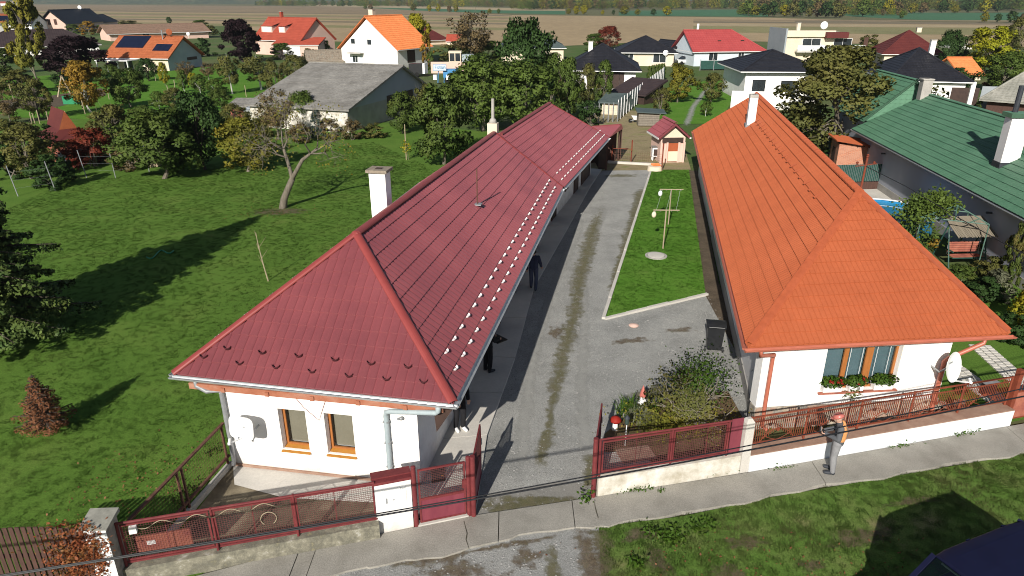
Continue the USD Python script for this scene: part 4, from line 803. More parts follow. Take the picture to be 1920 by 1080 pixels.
# lean-to behind
lt = thing('lean_to_shed', 'open lean-to with maroon sheet roof behind the red-roofed house', 'shed', (*E2b[:2], 0))
q = [G(1110, 236, 2.75), G(1165, 232, 2.75), G(1168, 240, 2.35), G(1142, 257, 2.35)]
rf = MB().poly(q).poly([p - [0, 0, .06] for p in q][::-1])
for a_q, b_q in zip(q, q[1:] + q[:1]): rf.add([a_q, b_q, b_q - [0, 0, .06], a_q - [0, 0, .06]], [[0, 1, 2, 3]])
part('roof', rf, M['maroon_metal'], lt)
for p in q[1:]: part('post', MB().beam((p[0] - 0.12, p[1] - 0.1, 0), (p[0] - 0.12, p[1] - 0.1, p[2] - 0.05), 0.12), M['wood_brown'], lt)
part('back_wall', MB().beam([q[0][0], q[0][1], 1.2], [q[1][0] - .3, q[1][1], 1.2], 0.06, 2.4), M['wood_brown'], lt)
for k in range(5): part('plank', MB().beam([q[0][0] + .3, q[0][1] - .4 - k * .5, 1.1], [q[0][0] + .9, q[0][1] - .4 - k * .5, 1.1], 0.05, 2.0), M['dark_door'], lt)
# ------------------------------------------------------------------ house 2: long house under an orange tile roof
HL, HR_, HB = G(1402, 652, 2.8), G(1893, 627, 2.8), G(1300, 246, 2.8)
D3 = unit((HB - HL) * [1, 1, 0]); A3 = np.array([D3[1], -D3[0], 0]); w3 = float(np.dot(HR_ - HL, A3))
M3 = HL + A3 * w3 / 2; s_, z_ = V(1612, 362, M3, D3); AP3 = np.array([*(M3 + D3 * s_)[:2], z_]); sB, zB = V(1418, 180, M3, D3); RB3 = np.array([*(M3 + D3 * sB)[:2], z_ - 0.05])
HBR = HB + (HR_ - HL); L3 = float(np.linalg.norm(HB - HL))
h2 = thing('orange_roofed_house', 'long white house with bright orange tile roof and flower boxes under its front window', 'house', (6.88, 16.75, 0))
C2, W2d = np.array([6.88, 16.75, 0]), unit([5.44, 0.51, 0]); fq = Plane(C2, W2d); Lq = 5.46
part('wall', wall_mesh([(0, 0.67), (Lq, 0.67), (Lq, 2.72), (0, 2.72)], [[(1.82, 1.075), (4.02, 1.075), (4.02, 2.44), (1.82, 2.44)]], 0.4, C2, W2d), M['plaster_white'], h2)
sd = MB(); a, b = C2 + D3 * 0.42, C2 + D3 * 31.5; sd.box((*((a + b) / 2 + A3 * 0.2)[:2], 1.33), (np.linalg.norm(b - a), 0.4, 2.72), D3)
c = C2 + W2d * Lq; a, b = c + D3 * 0.42, c + D3 * 31.0; sd.box((*((a + b) / 2 - A3 * 0.2)[:2], 1.33), (np.linalg.norm(b - a), 0.4, 2.72), D3)
sd.box((*((C2 + D3 * 31.3 + A3 * 2.7)[:2]), 1.33), (5.0, 0.3, 2.72), A3); part('side_wall', sd, M['plaster_white'], h2)
# rubble stone plinth: stones in mortar
pln = MB(); fq.box(pln, -0.03, Lq + 0.03, -0.05, 0.665, -0.3, 0.03); plinth = part('plinth', pln, M['plinth'], h2)
reg('stone_a', [(0.36, 0.30, 0.23), (0.46, 0.39, 0.30)], scale=3, rough=0.95, bump=0.4)
reg('stone_b', [(0.30, 0.20, 0.155), (0.40, 0.28, 0.21)], scale=3, rough=0.95, bump=0.4)
reg('stone_c', [(0.24, 0.22, 0.19), (0.34, 0.315, 0.275)], scale=3, rough=0.95, bump=0.4)
r = np.random.default_rng(3); zrow = 0.02
while zrow < 0.6:
    hh = r.uniform(0.10, 0.17); s = -0.02
    while s < Lq:
        ww = r.uniform(0.14, 0.34); z1 = min(zrow + hh - 0.015, 0.655)
        pts = np.array([[s + .012, zrow], [s + ww / 2, zrow - .006], [s + ww - .012, zrow + .01], [s + ww - .004, (zrow + z1) / 2], [s + ww - .02, z1], [s + ww / 2, z1 + .004], [s + .02, z1 - .012]]) + r.uniform(-.012, .012, (7, 2))
        pr = r.uniform(0.045, 0.075); f0 = [fq.at(x, z, 0.028) for x, z in pts]; f1 = [fq.at(x * 0.9 + (s + ww / 2) * .1, z * 0.9 + (zrow + z1) / 2 * .1, pr) for x, z in pts]
        mb = MB().poly(f1); i = np.arange(7); mb.add(np.vstack([f0, f1]), np.stack([i, (i + 1) % 7, 7 + (i + 1) % 7, 7 + i], 1))
        part('stone', mb, M['stone_' + 'abc'[int(r.integers(0, 3))]], plinth); s += ww
    zrow += hh
# front window of three lights, sill, flower boxes
w = window(fq, 1.82, 4.02, 1.075, 2.44, h2, 0.16, 'wood_window', 'curtain_blue', mull=((2.50, 0.13), (3.19, 0.20)), fw=0.07)
part('window_sill', fq.box(MB(), 1.76, 4.08, 1.03, 1.072, -0.15, 0.10), M['sheet_rust'], h2)
for s in (2.62, 2.98, 3.40, 3.78): part('glass_bead', fq.box(MB(), s - 0.005, s + 0.005, 1.15, 2.36, -0.165, -0.158), M['white_pvc'], w)
part('reveal', fq.box(MB(), 4.022, 4.03, 1.08, 2.44, -0.1, 0.004), M['plaster_cream'], h2)
def leaves_mesh(n, c, rad, size, seed, up=0.3, flat=None):
    """n loose leaf blades within an ellipsoid"""
    r = np.random.default_rng(seed); p = r.normal(size=(n, 3)); p /= np.linalg.norm(p, axis=1, keepdims=True); p *= r.uniform(0, 1, (n, 1)) ** 0.45
    return leaf_blades(np.asarray(c) + p * rad, size, r, up, p + [0, -.2, .5])
def leaf_blades(pos, size, r, up=0.3, nrm=None):
    n = len(pos); d = r.normal(size=(n, 3)); d /= np.linalg.norm(d, axis=1, keepdims=True); nn = r.normal(size=(n, 3)); nn[:, 2] = np.abs(nn[:, 2]) + up
    s = np.cross(d, nn); s /= np.maximum(np.linalg.norm(s, axis=1, keepdims=True), 1e-6); l = size * r.uniform(0.6, 1.3, (n, 1))
    if nrm is not None: s = np.where((np.cross(d, s) * nrm).sum(1, keepdims=True) < 0, s, -s)
    q = np.stack([pos - d * l * .5, pos + s * l * .30, pos + d * l * .5, pos - s * l * .30], 1); i = np.arange(n) * 4
    f = np.vstack([np.stack([i, i + 1, i + 2], 1), np.stack([i, i + 2, i + 3], 1)])
    if nrm is None: return q.reshape(-1, 3), f
    nrm = nrm + r.normal(size=(n, 3)) * .25; nrm /= np.maximum(np.linalg.norm(nrm, axis=1, keepdims=True), 1e-6); return q.reshape(-1, 3), f, np.repeat(nrm, 4, 0)
for k, (s0, s1, lab) in enumerate(((1.86, 2.46, 'white flower box with red geraniums at the left of the front window'), (2.62, 3.10, 'white flower box with one red bloom in the middle of the front window'), (3.36, 3.98, 'white flower box of green leaves at the right of the front window'))):
    fb = thing('flower_box', lab, 'flower box', fq.at((s0 + s1) / 2, 1.075, 0.0), group=None)
    bx = MB(); c0 = [fq.at(s, z, o) for z in (1.076, 1.23) for s, o in ((s0 + .03, -.11), (s1 - .03, -.11), (s1 - .03, .06), (s0 + .03, .06))]
    bx.add(c0, [[0, 3, 2, 1], [4, 5, 6, 7], [0, 1, 5, 4], [1, 2, 6, 5], [2, 3, 7, 6], [3, 0, 4, 7]]); part('trough', bx, M['white_pvc'], fb)
    lv_ = leaves_mesh(520, fq.at((s0 + s1) / 2, 1.38, 0.0), np.array([(s1 - s0) / 2 + .1, 0.2, 0.19]), 0.085, 30 + k); part('leaves', lv_, M['leaf_bright'], fb)
    for q_ in range((5, 2, 0)[k]):
        rr = np.random.default_rng(50 + k * 9 + q_); c_ = fq.at(s0 + rr.uniform(.1, .5), 1.36 + rr.uniform(0, .2), 0.16 + rr.uniform(0, .06)); part('bloom', leaves_mesh(40, c_, 0.045, 0.04, 70 + q_), M['petal_red'], fb)
    if k == 1:
        lv_ = leaves_mesh(150, fq.at(2.75, 1.0, 0.12), np.array([.3, .05, .28]), 0.06, 99); part('trailing_leaves', lv_, M['leaf_green'], fb)
# roof
dk = MB()
for f in ([HL, HR_, AP3], [HL, AP3, RB3, HB], [HR_, HBR, RB3, AP3]): slab_face(dk, f)
roof2 = part('roof', dk, M['orange_tile'], h2)
part('soffit', MB().poly([HL - [0, 0, .07], HB - [0, 0, .07], HBR - [0, 0, .07], HR_ - [0, 0, .07]]), M['plaster_cream'], h2)
part('gable', MB().add([HB + [.3, -.3, -.1], HBR + [-.3, -.3, -.1], RB3 + [0, -.3, -.1]], [[0, 1, 2]]), M['plaster_white'], h2)
E0, E1, R0, R1, pls, Lt3 = hipf(HL, HR_, AP3); n3 = 15
kw3 = dict(tw=0.30, seg=10, waves=2, amp=0.040, step=0.034, lift=0.012, shift=0.0)
sl = slope(HB, HL, RB3, AP3, float(np.dot(RB3 - HB, -D3)), float(np.dot(AP3 - HB, -D3)), rh=4.64 / 13, **kw3)
put_tiles(roof2, [tile_face(E0, E1, R0, R1, pls, rh=Lt3 / 14, **kw3), sl], M['orange_tile'])
put_tiles(roof2, [slope(HR_, HBR, AP3, RB3, float(np.dot(AP3 - HR_, D3)), float(np.dot(RB3 - HR_, D3)), rh=4.64 / 13, **{**kw3, 'seg': 4})], M['orange_tile'], 0)
ridge_run(roof2, AP3 + [0, 0, .03], RB3 + [0, 0, .03], 0.125, 0.40, 'orange_ridge', flat=0.8)
for p in (HL, HR_): ridge_run(roof2, p + (AP3 - p) * .012 + [0, 0, .04], AP3 + [0, 0, .04], 0.125, 0.40, 'orange_ridge', flat=0.75)
ridge_run(roof2, HB, RB3, 0.09, 1.2, 'orange_ridge', 'verge_tile', 0.006, 0.7)
# a row of snow-stop tiles high on the left slope
n4 = unit(np.cross(HB - HL, AP3 - HL)); n4 = n4 if n4[2] > 0 else -n4; up4 = unit((AP3 - HL) - D3 * np.dot(AP3 - HL, D3))
for s in np.arange(7.2, 27, 0.95): part('snow_stop', MB().beam(HL + D3 * s + up4 * 3.78 + n4 * 0.05, HL + D3 * s + up4 * 3.52 + n4 * 0.105, 0.16, 0.03, n4), M['orange_ridge'], roof2)
g3 = np.array([W2d[1], -W2d[0], 0])
gf = unit((HR_ - HL) * [1, 1, 0]); gn = np.array([gf[1], -gf[0], 0])
gutter([HL + gn * .07 - gf * .1 - [0, 0, .03], HR_ + gn * .07 + gf * .12 - [0, 0, .03]], 0.075, 'salmon_metal', h2)
gutter([HL - A3 * .07 - [0, 0, .03], HB - A3 * .07 - [0, 0, .03]], 0.065, 'salmon_metal', h2)
gl = HL + gf * 0.35 + gn * .07
part('downpipe', MB().tube([gl - [0, 0, .1], gl - [0, 0, .22], fq.at(0.22, 2.42, .16), fq.at(0.22, 2.3, .10), fq.at(0.22, 0.9, .10), fq.at(.22, 0.12, .11), fq.at(.30, 0.08, .3)], 0.055, 10), M['salmon_metal'], h2, True)
gr = HR_ - gf * 0.75 + gn * .05
part('downpipe', MB().tube([gr - [0, 0, .08], gr - [0, 0, .2], fq.at(5.32, 2.05, .16), fq.at(5.26, 1.95, .12), fq.at(5.26, 0.55, .12), fq.at(5.27, 0.22, .16), fq.at(5.5, .12, .5)], 0.062, 12), M['salmon_metal'], h2, True)
cb = onroof(1404, 237, HL, n4); chimney(h2, cb + D3 * .3 + A3 * 0.1, 0.42, 0.55, cb[2] - 0.5, cb[2] + 1.55, A3, 'plaster_white', 'concrete', 0.01, 0.16, cb[2] + .02)
part('skirting', MB().box((*(C2 + D3 * 9 - A3 * 0.015)[:2], 0.2), (17, 0.03, 0.5), D3), M['plaster_grey'], h2)
# mast with insulators on the ridge line's far side
mp = G(1611, 350, 4.6); mast = thing('power_mast', 'rust-red steel mast with insulators rising behind the orange tile ridge', 'mast', (mp[0], mp[1], 0))
part('pole', MB().tube([[mp[0], mp[1], 0], [mp[0] + .1, mp[1], 5.75]], 0.04, 8), M['rust_orange'], mast); part('cross_arm', MB().beam([mp[0] - .3, mp[1], 5.4], [mp[0] + .5, mp[1], 5.5], .03), M['rust_orange'], mast)
for x in (-.25, 0.1, .4): part('insulator', MB().lathe([(0.03, 0), (.06, .02), (.03, .05), (.06, .08), (.02, .12), (0.0, .13)], (mp[0] + x, mp[1], 5.75 if x == .1 else 5.47), 10), M['rust_orange'], mast)
# round dish at the right corner of the front wall
dc = fq.at(5.12, 2.02, 0.55)
dt2, f_, x_, y_ = dish('satellite_dish', 'round white satellite dish with grey lettering on the orange-roofed house', dc, unit([0.52, -0.80, 0.22]), 0.78, 0.86, (*dc[:2], 0), 0.05, 1.0)
part('bracket', MB().tube([fq.at(5.0, 1.75, 0), fq.at(5.0, 1.75, 0.35), dc - f_ * 0.02], 0.025, 8), M['grey_steel'], dt2)
tm = meshkit.text_mesh('avtex', 0.055, 0.004); tm.apply_translation([-0.12, 0.1, 0]); tv = np.asarray(tm.vertices)
part('lettering', MB().add(dc + np.outer(tv[:, 0], x_) + np.outer(tv[:, 1], y_) + np.outer(tv[:, 2] + 0.016, f_), tm.faces), M['grey_steel'], dt2)
# wheelie bin
bx, by = G(1337, 655)[:2]
bn = thing('wheelie_bin', 'black plastic wheelie bin against the side wall of the orange-roofed house', 'bin', (bx, by, 0.012))
B0 = np.array([bx, by, 0.012]); w0 = unit([D3[0], D3[1], 0]); w1 = A3
def bq(a, b, z): return B0 + w0 * a + w1 * b + [0, 0, z]
bb = MB(); v = [bq(a * (.22 + .05 * k), b * (.24 + .05 * k), (0.08, 0.95)[k]) for k in (0, 1) for a, b in ((-1, -1), (1, -1), (1, 1), (-1, 1))]
bb.add(v, [[0, 3, 2, 1], [0, 1, 5, 4], [1, 2, 6, 5], [2, 3, 7, 6], [3, 0, 4, 7]]); part('body', bb, M['black_plastic'], bn)
part('rim', MB().box(bq(0, 0, 0.95), (0.60, 0.64, 0.05), w0), M['black_plastic'], bn)
ld = MB()
for k in range(6):
    t0, t1 = k / 6, (k + 1) / 6; zz = lambda t: 0.985 + 0.09 * math.sin(math.pi * t) ** 0.7
    ld.add([bq(-.3 + .6 * t0, -.33, zz(t0)), bq(-.3 + .6 * t1, -.33, zz(t1)), bq(-.3 + .6 * t1, .33, zz(t1)), bq(-.3 + .6 * t0, .33, zz(t0))], [[0, 1, 2, 3]])
    for b in (-.33, .33): ld.add([bq(-.3 + .6 * t0, b, .96), bq(-.3 + .6 * t1, b, .96), bq(-.3 + .6 * t1, b, zz(t1)), bq(-.3 + .6 * t0, b, zz(t0))], [[0, 1, 2, 3] if b < 0 else [3, 2, 1, 0]])
lid = part('lid', ld, M['black_plastic'], bn, 30); part('handle', MB().tube([bq(-.33, .3, .97), bq(-.37, .26, 1.0), bq(-.37, -.26, 1.0), bq(-.33, -.3, .97)], .018, 6), M['black_plastic'], lid)
for s in (-1, 1): part('wheel', MB().cyl(bq(-.2, s * .27, .1), bq(-.2, s * .32, .1), .1, n=14), M['black_plastic'], bn)
# ------------------------------------------------------------------ fences and gates along the pavement
def mesh_panel(P, a0, a1, z0, z1, out, pitch=0.05, t=0.006):
    mb = MB()
    for s in np.arange(a0 + pitch, a1, pitch): P.box(mb, s - t / 2, s + t / 2, z0, z1, out - t / 2, out + t / 2)
    for z in np.arange(z0 + pitch, z1, pitch): P.box(mb, a0, a1, z - t / 2, z + t / 2, out + t / 2, out + t * 1.5)
    return mb
def frame_panel(P, a0, a1, z0, z1, fence, o=0.0, fw=0.035, pitch=0.05, fm='rust_red'):
    f = MB()
    for q in ((a0, a0 + fw, z0, z1), (a1 - fw, a1, z0, z1), (a0 + fw, a1 - fw, z0, z0 + fw), (a0 + fw, a1 - fw, z1 - fw, z1)): P.box(f, *q, o - .015, o + .015)
    pn = part('panel_frame', f, M[fm], fence); part('wire_mesh', mesh_panel(P, a0 + fw, a1 - fw, z0 + fw, z1 - fw, o, pitch), M['wire'], pn, kind='stuff')
# left fence in front of house 1
q0, q1 = G(238, 1057, .45), G(708, 976, .43); PL = Plane(q0, (q1 - q0)); Ll = float(np.linalg.norm((q1 - q0)[:2])); zt = 1.5
bw = thing('fence_wall', 'low lichen-stained concrete wall under the maroon mesh fence', 'wall', (*q0[:2], 0))
part('wall_body', PL.box(MB(), -0.05, Ll + 0.02, -0.05, 0.43, -0.10, 0.16), M['stained_wall'], bw)
fl = thing('mesh_fence', 'maroon wire mesh fence with a wavy wire, in front of the red-roofed house', 'fence', (*q0[:2], 0.43))
part('rail', MB().tube([PL.at(-.1, zt), PL.at(Ll * .5, zt - .01), PL.at(Ll, zt - .02)], .028, 8), M['rust_red'], fl); part('rail', PL.box(MB(), 0, Ll, .47, .51, -.02, .02), M['rust_red'], fl)
for s in (0.0, 0.06 + Ll * .335, Ll * .667): part('post', MB().tube([PL.at(s, .2, .05), PL.at(s, zt + .02, .0)], .03, 8), M['rust_red'], fl)
for a0, a1 in ((0.05, Ll * .335), (Ll * .335 + .09, Ll * .667 - .03), (Ll * .667 + .03, Ll - .02)): frame_panel(PL, a0, a1, .53, zt - .05, fl)
for s in (Ll * .17, Ll * .5, Ll * .83): part('stay', PL.box(MB(), s - .008, s + .008, .51, zt - .02, -.03, -.016), M['rust_red'], fl)
xs = np.linspace(0.25, Ll * .62, 90); part('wavy_wire', MB().tube([PL.at(x, 1.36 + .07 * math.sin(x * 9.5) - .0 * x, .03) for x in xs], .009, 5), M['wood_pole'], fl)
part('wire_coil', MB().tube([PL.at(Ll * .56 + .16 * math.cos(t), 1.02 + .17 * math.sin(t), .035) for t in np.linspace(-1, 4, 30)], .009, 5), M['wood_pole'], fl)
part('junction_box', PL.box(MB(), 0.22, 0.36, 1.24, 1.40, .0, .08), M['white_pvc'], fl)
sp = thing('rusty_sheet', 'rusty steel sheet panel hung low on the mesh fence by the brick pillar', 'metal sheet', PL.at(.75, .52))
part('plate', PL.box(MB(), 0.22, 1.28, .53, .97, -.16, -.14), M['sheet_rust'], sp); part('sticker', PL.box(MB(), .42, .58, .73, .83, -.138, -.13), M['white_paint'], sp)
# side fence running back to the house corner, rusty
s0, s1 = G(240, 975, 1.35), G(418, 792, 1.35); PS = Plane(s0, s1 - s0); Lsd = float(np.linalg.norm((s1 - s0)[:2]))
sf = thing('side_fence', 'rusty brown frame fence running back along the lawn to the house corner', 'fence', (*s0[:2], 0))
for z in (1.33, 0.35): part('rail', MB().beam(PS.at(0, z), PS.at(Lsd, z), .07, .05), M['rust_brown'], sf)
for s in (.05, Lsd * .45, Lsd * .5, Lsd * .97): part('post', MB().beam(PS.at(s, 0), PS.at(s, 1.34), .05), M['rust_brown'], sf)
part('wire_mesh', mesh_panel(PS, .1, Lsd * .95, .4, 1.3, 0, .09, .004), M['rust_brown'], sf, kind='stuff')
part('kerb_board', PS.box(MB(), 0, Lsd, -.05, .16, -.05, .05), M['concrete'], sf)
# white electricity pillar with a maroon cap
PG = Plane(G(709, 1004), G(776, 990) - G(709, 1004))
mp_ = thing('meter_pillar', 'white rendered meter pillar with maroon cap between fence and small gate', 'pillar', PG.at(.36, 0))
Lp = float(np.linalg.norm((G(776, 990) - G(709, 1004))[:2]))
part('body', PG.box(MB(), 0, Lp, -.05, 1.40, -.36, .0), M['plaster_white'], mp_)
part('cap', PG.box(MB(), -.03, Lp + .03, 1.402, 1.47, -.38, .04), M['rust_red'], mp_); part('cap_ridge', PG.box(MB(), -.03, Lp + .03, 1.472, 1.50, -.34, -.10), M['rust_red'], mp_)
dr = part('meter_door', PG.box(MB(), .17, Lp - .12, .72, 1.24, .002, .014), M['white_paint'], mp_); part('handle', PG.box(MB(), .24, .265, .86, 1.0, .014, .03), M['grey_steel'], dr); part('lock', PG.box(MB(), .40, .43, .91, .94, .014, .022), M['grey_steel'], dr)
tm = meshkit.text_mesh('298', .045, .003); tv = np.asarray(tm.vertices); part('house_number', MB().add(np.array([PG.at(Lp - .26 + x, 1.17 + y, .0142 + z) for x, y, z in tv]), tm.faces), M['grey_steel'], mp_)
# small gate with letter box
PW = Plane(G(776, 990), G(884, 968) - G(776, 990)); Lw = float(np.linalg.norm((G(884, 968) - G(776, 990))[:2]))
gt = thing('garden_gate', 'maroon garden gate with solid lower panel and wire mesh above', 'gate', PW.at(Lw / 2, .05))
for s in (0.07, Lw - .05): part('gate_post', MB().tube([PW.at(s, 0), PW.at(s, 1.70)], .055, 12).ball(PW.at(s, 1.70), .056, 2, (1, 1, .5)), M['rust_red'], gt)
f = MB()
for q in ((.16, .20, .12, 1.6), (Lw - .16, Lw - .12, .12, 1.6), (.20, Lw - .16, .12, .16), (.20, Lw - .16, 1.56, 1.6), (.20, Lw - .16, .74, .80)): PW.box(f, *q, -.02, .02)
lf_ = part('gate_leaf', f, M['rust_red'], gt); part('panel', PW.box(MB(), .20, Lw - .16, .16, .74, -.006, .006), M['panel_maroon'], lf_)
part('wire_mesh', mesh_panel(PW, .20, Lw - .16, .80, 1.56, 0, .045), M['wire'], lf_, kind='stuff'); part('lock', PW.box(MB(), Lw - .2, Lw - .1, .88, 1.1, -.03, .03), M['rust_red'], lf_)
part('step', PW.box(MB(), 0.1, Lw - .08, -.04, .09, -.12, .06), M['concrete_pale'], gt)
lb = thing('letter_box', 'dark grey letter box hung on the mesh of the small maroon gate', 'letter box', PW.at(.62, 1.12, -.1))
part('box', PW.box(MB(), .48, .80, 1.14, 1.40, -.14, -.03), M['black_plastic'], lb); part('lid', PW.box(MB(), .47, .81, 1.402, 1.425, -.16, -.01), M['black_plastic'], lb); part('name_plate', PW.box(MB(), .70, .76, 1.30, 1.32, -.03, -.026), M['wood_sill'], lb)
# driveway gate leaves, both open inwards
def gate_leaf(px0, px1, label, zt=1.62, zb=.12, tip_z=1.55):
    a, b = G(*px0), np.asarray(px1, float); PQ = Plane(a, b - a); Lg = float(np.linalg.norm((b - a)[:2]))
    g = thing('driveway_gate', label, 'gate', (*a[:2], 0.02))
    part('gate_post', MB().tube([PQ.at(-.04, 0), PQ.at(-.04, 1.75)], .06, 12), M['rust_red'], g)
    f = MB()
    for q in ((0.04, .08, zb, zt), (Lg - .04, Lg, zb, tip_z), (.08, Lg - .04, zb, zb + .04), (.08, Lg - .04, zt - .04, zt), (.08, Lg - .04, .80, .84)): PQ.box(f, *q, -.02, .02)
    l = part('gate_leaf', f, M['rust_red'], g); part('panel', PQ.box(MB(), .08, Lg - .04, zb + .04, .80, -.005, .005), M['panel_maroon'], l); part('wire_mesh', mesh_panel(PQ, .08, Lg - .04, .84, zt - .04, 0, .05), M['wire'], l, kind='stuff')
    part('latch', PQ.box(MB(), Lg - .02, Lg + .03, 1.0, 1.16, -.04, .04), M['grey_steel'], l); return PQ, Lg
gate_leaf((889, 968), G(900, 795, 1.6), 'open driveway gate leaf standing beside the small gate')
gate_leaf((1112, 932), G(1129, 752, 1.66), 'open driveway gate leaf at the foot of the mesh fence, with its tall post')
# right mesh fence on a pale wall
r0, r1 = G(1119, 934), G(1386, 889); PR = Plane(r0, r1 - r0); Lr = float(np.linalg.norm((r1 - r0)[:2]))
rw = thing('fence_wall', 'low pale flaking concrete wall between driveway gate and concrete post', 'wall', (*r0[:2], 0)); part('wall_body', PR.box(MB(), 0.02, Lr - .02, -.05, .58, -.24, 0), M['pale_wall'], rw)
rf = thing('mesh_fence', 'maroon mesh fence on the pale wall right of the driveway, with solid end plate', 'fence', PR.at(0, .58))
part('rail', MB().tube([PR.at(0.02, 1.62, -.12), PR.at(Lr - .35, 1.60, -.12)], .026, 8), M['rust_red'], rf); part('rail', PR.box(MB(), 0.02, Lr - .3, .62, .66, -.14, -.1), M['rust_red'], rf)
for s in (.06, Lr * .5, Lr - .40): part('post', MB().tube([PR.at(s, .5, -.1), PR.at(s, 1.62, -.12)], .035 if s < 1 else .026, 8), M['rust_red'], rf)
frame_panel(PR, .12, Lr * .49, .68, 1.56, rf, -.12); frame_panel(PR, Lr * .51, Lr - .44, .68, 1.56, rf, -.12)
for s in (Lr * .26, Lr * .75): part('stay', PR.box(MB(), s - .008, s + .008, .62, 1.6, -.15, -.136), M['rust_red'], rf)
part('end_plate', PR.box(MB(), Lr - .34, Lr - .02, .60, 1.64, -.13, -.11), M['panel_maroon'], rf)
PC = Plane(G(1386, 889), (G(1405, 886) - G(1386, 889))); cp = thing('concrete_post', 'weathered square concrete post where maroon and rust-red fences meet', 'post', PC.at(.1, 0))
part('shaft', PC.box(MB(), -.0, .24, -.05, 1.52, -.22, .0), M['concrete_pale'], cp); part('top', MB().add([PC.at(0, 1.52, 0), PC.at(.24, 1.52, 0), PC.at(.24, 1.52, -.22), PC.at(0, 1.52, -.22), PC.at(.06, 1.62, -.06), PC.at(.18, 1.62, -.06), PC.at(.18, 1.62, -.16), PC.at(.06, 1.62, -.16)], [[0, 1, 5, 4], [1, 2, 6, 5], [2, 3, 7, 6], [3, 0, 4, 7], [4, 5, 6, 7]]), M['concrete_pale'], cp)
# white wall with the ornamental iron fence in front of house 2
w0_, w1_ = G(1398, 888), G(1893, 800); PB = Plane(w0_, w1_ - w0_); Lb = float(np.linalg.norm((w1_ - w0_)[:2]))
ww_ = thing('fence_wall', 'low lime-white wall with brown top in front of the orange-roofed house', 'wall', (*w0_[:2], 0))
part('wall_body', PB.box(MB(), .08, Lb, -.05, .53, -.42, 0), M['limewash'], ww_); part('wall_top', PB.box(MB(), .08, Lb, .532, .56, -.42, -.004), M['cap_brown'], ww_)
inf = thing('iron_fence', 'rust-red iron bar fence with curved bar ornaments on the lime-white wall', 'fence', PB.at(0, .56, -.2))
oo = -.30
for z, h in ((1.46, .035), (.66, .03), (1.32, .02)): part('rail', PB.box(MB(), .12, Lb - .02, z, z + h, oo - .02, oo + .02), M['rust_orange'], inf)
sec = np.linspace(.16, Lb - .05, 6)
for s in sec: part('post', MB().tube([PB.at(s, .4, oo), PB.at(s, 1.50, oo)], .03, 8), M['rust_orange'], inf)
nb = 0
for a, b in zip(sec[:-1], sec[1:]):
    mid = (a + b) / 2
    for s in np.arange(a + .07, b - .05, .062):
        u = (s - mid) / (b - a) * 2
        if abs(u) < .62:
            z_cut = .68 + .34 * (1 - abs(u) / .62); mb = MB().beam(PB.at(s, z_cut, oo), PB.at(s, 1.32, oo), .014)
        else: mb = MB().beam(PB.at(s, .68, oo), PB.at(s, 1.46, oo), .014)
        part('bar', mb, M['rust_orange'], inf)
    for k in (1, -1):
        part('curved_bar', MB().tube([PB.at(mid + k * (b - a) * .31 * t, .68 + .36 * (1 - t ** 2), oo + .0) for t in np.linspace(0, 1, 9)], .011, 5), M['rust_orange'], inf)
        part('curved_bar', MB().tube([PB.at(mid + k * (b - a) * .24 * math.sin(t * 2.2), .68 + .30 * t, oo) for t in np.linspace(0, 1, 9)], .009, 5), M['rust_orange'], inf)
    part('boss', MB().cyl(PB.at(mid, 1.0, oo - .015), PB.at(mid, 1.0, oo + .015), .05, n=12), M['rust_orange'], inf)
g0 = G(1893, 800); PE = Plane(g0, w1_ - w0_); rg = thing('steel_gate', 'rust-red sheet steel gate at the right end of the white wall', 'gate', (*g0[:2], 0))
part('gate_post', PE.box(MB(), 0.02, .16, -.05, 1.72, -.32, -.18), M['rust_orange'], rg); part('panel', PE.box(MB(), .2, 2.6, .1, .95, -.26, -.24), M['sheet_rust'], rg)
f = MB()
for q in ((.18, .22, .08, 1.55), (2.58, 2.62, .08, 1.55), (.22, 2.58, 1.51, 1.55), (.22, 2.58, .95, .99), (.22, 2.58, .06, .10)): PE.box(f, *q, -.27, -.23)
gf_ = part('gate_frame', f, M['rust_orange'], rg)
for s in np.arange(.34, 2.5, .12): part('bar', MB().beam(PE.at(s, .99, -.25), PE.at(s, 1.51, -.25), .014), M['rust_orange'], rg)
lb2 = thing('letter_box', 'dark letter box on the iron fence beside the rust-red steel gate', 'letter box', PB.at(Lb - .5, 1.0, -.4)); part('box', PB.box(MB(), Lb - .85, Lb - .42, .95, 1.30, -.52, -.36), M['black_plastic'], lb2); part('lid', PB.box(MB(), Lb - .87, Lb - .40, 1.302, 1.33, -.54, -.34), M['grey_steel'], lb2)
# logs stacked on end behind the iron fence
r = np.random.default_rng(8)
for k in range(12):
    c = G(1757 + (k % 6) * 9 + (k // 6) * 3, 785 - (k // 6) * 14 - (k % 6) * 1.3, 0.1); hh = r.uniform(.28, .5); lg = thing('log', 'split firewood log standing on end behind the iron fence below the round dish', 'log', (c[0], c[1], 0.02), group='firewood logs behind the iron fence')
    part('wood', MB().tube([[c[0], c[1], .02], [c[0] + r.uniform(-.06, .06), c[1] + r.uniform(-.05, .05), hh]], [.075, .07], 7), M['bark'], lg); part('cut_face', MB().cyl([c[0], c[1], hh + .002], [c[0], c[1], hh + .008], .05, n=7), M['wood_pole'], lg)
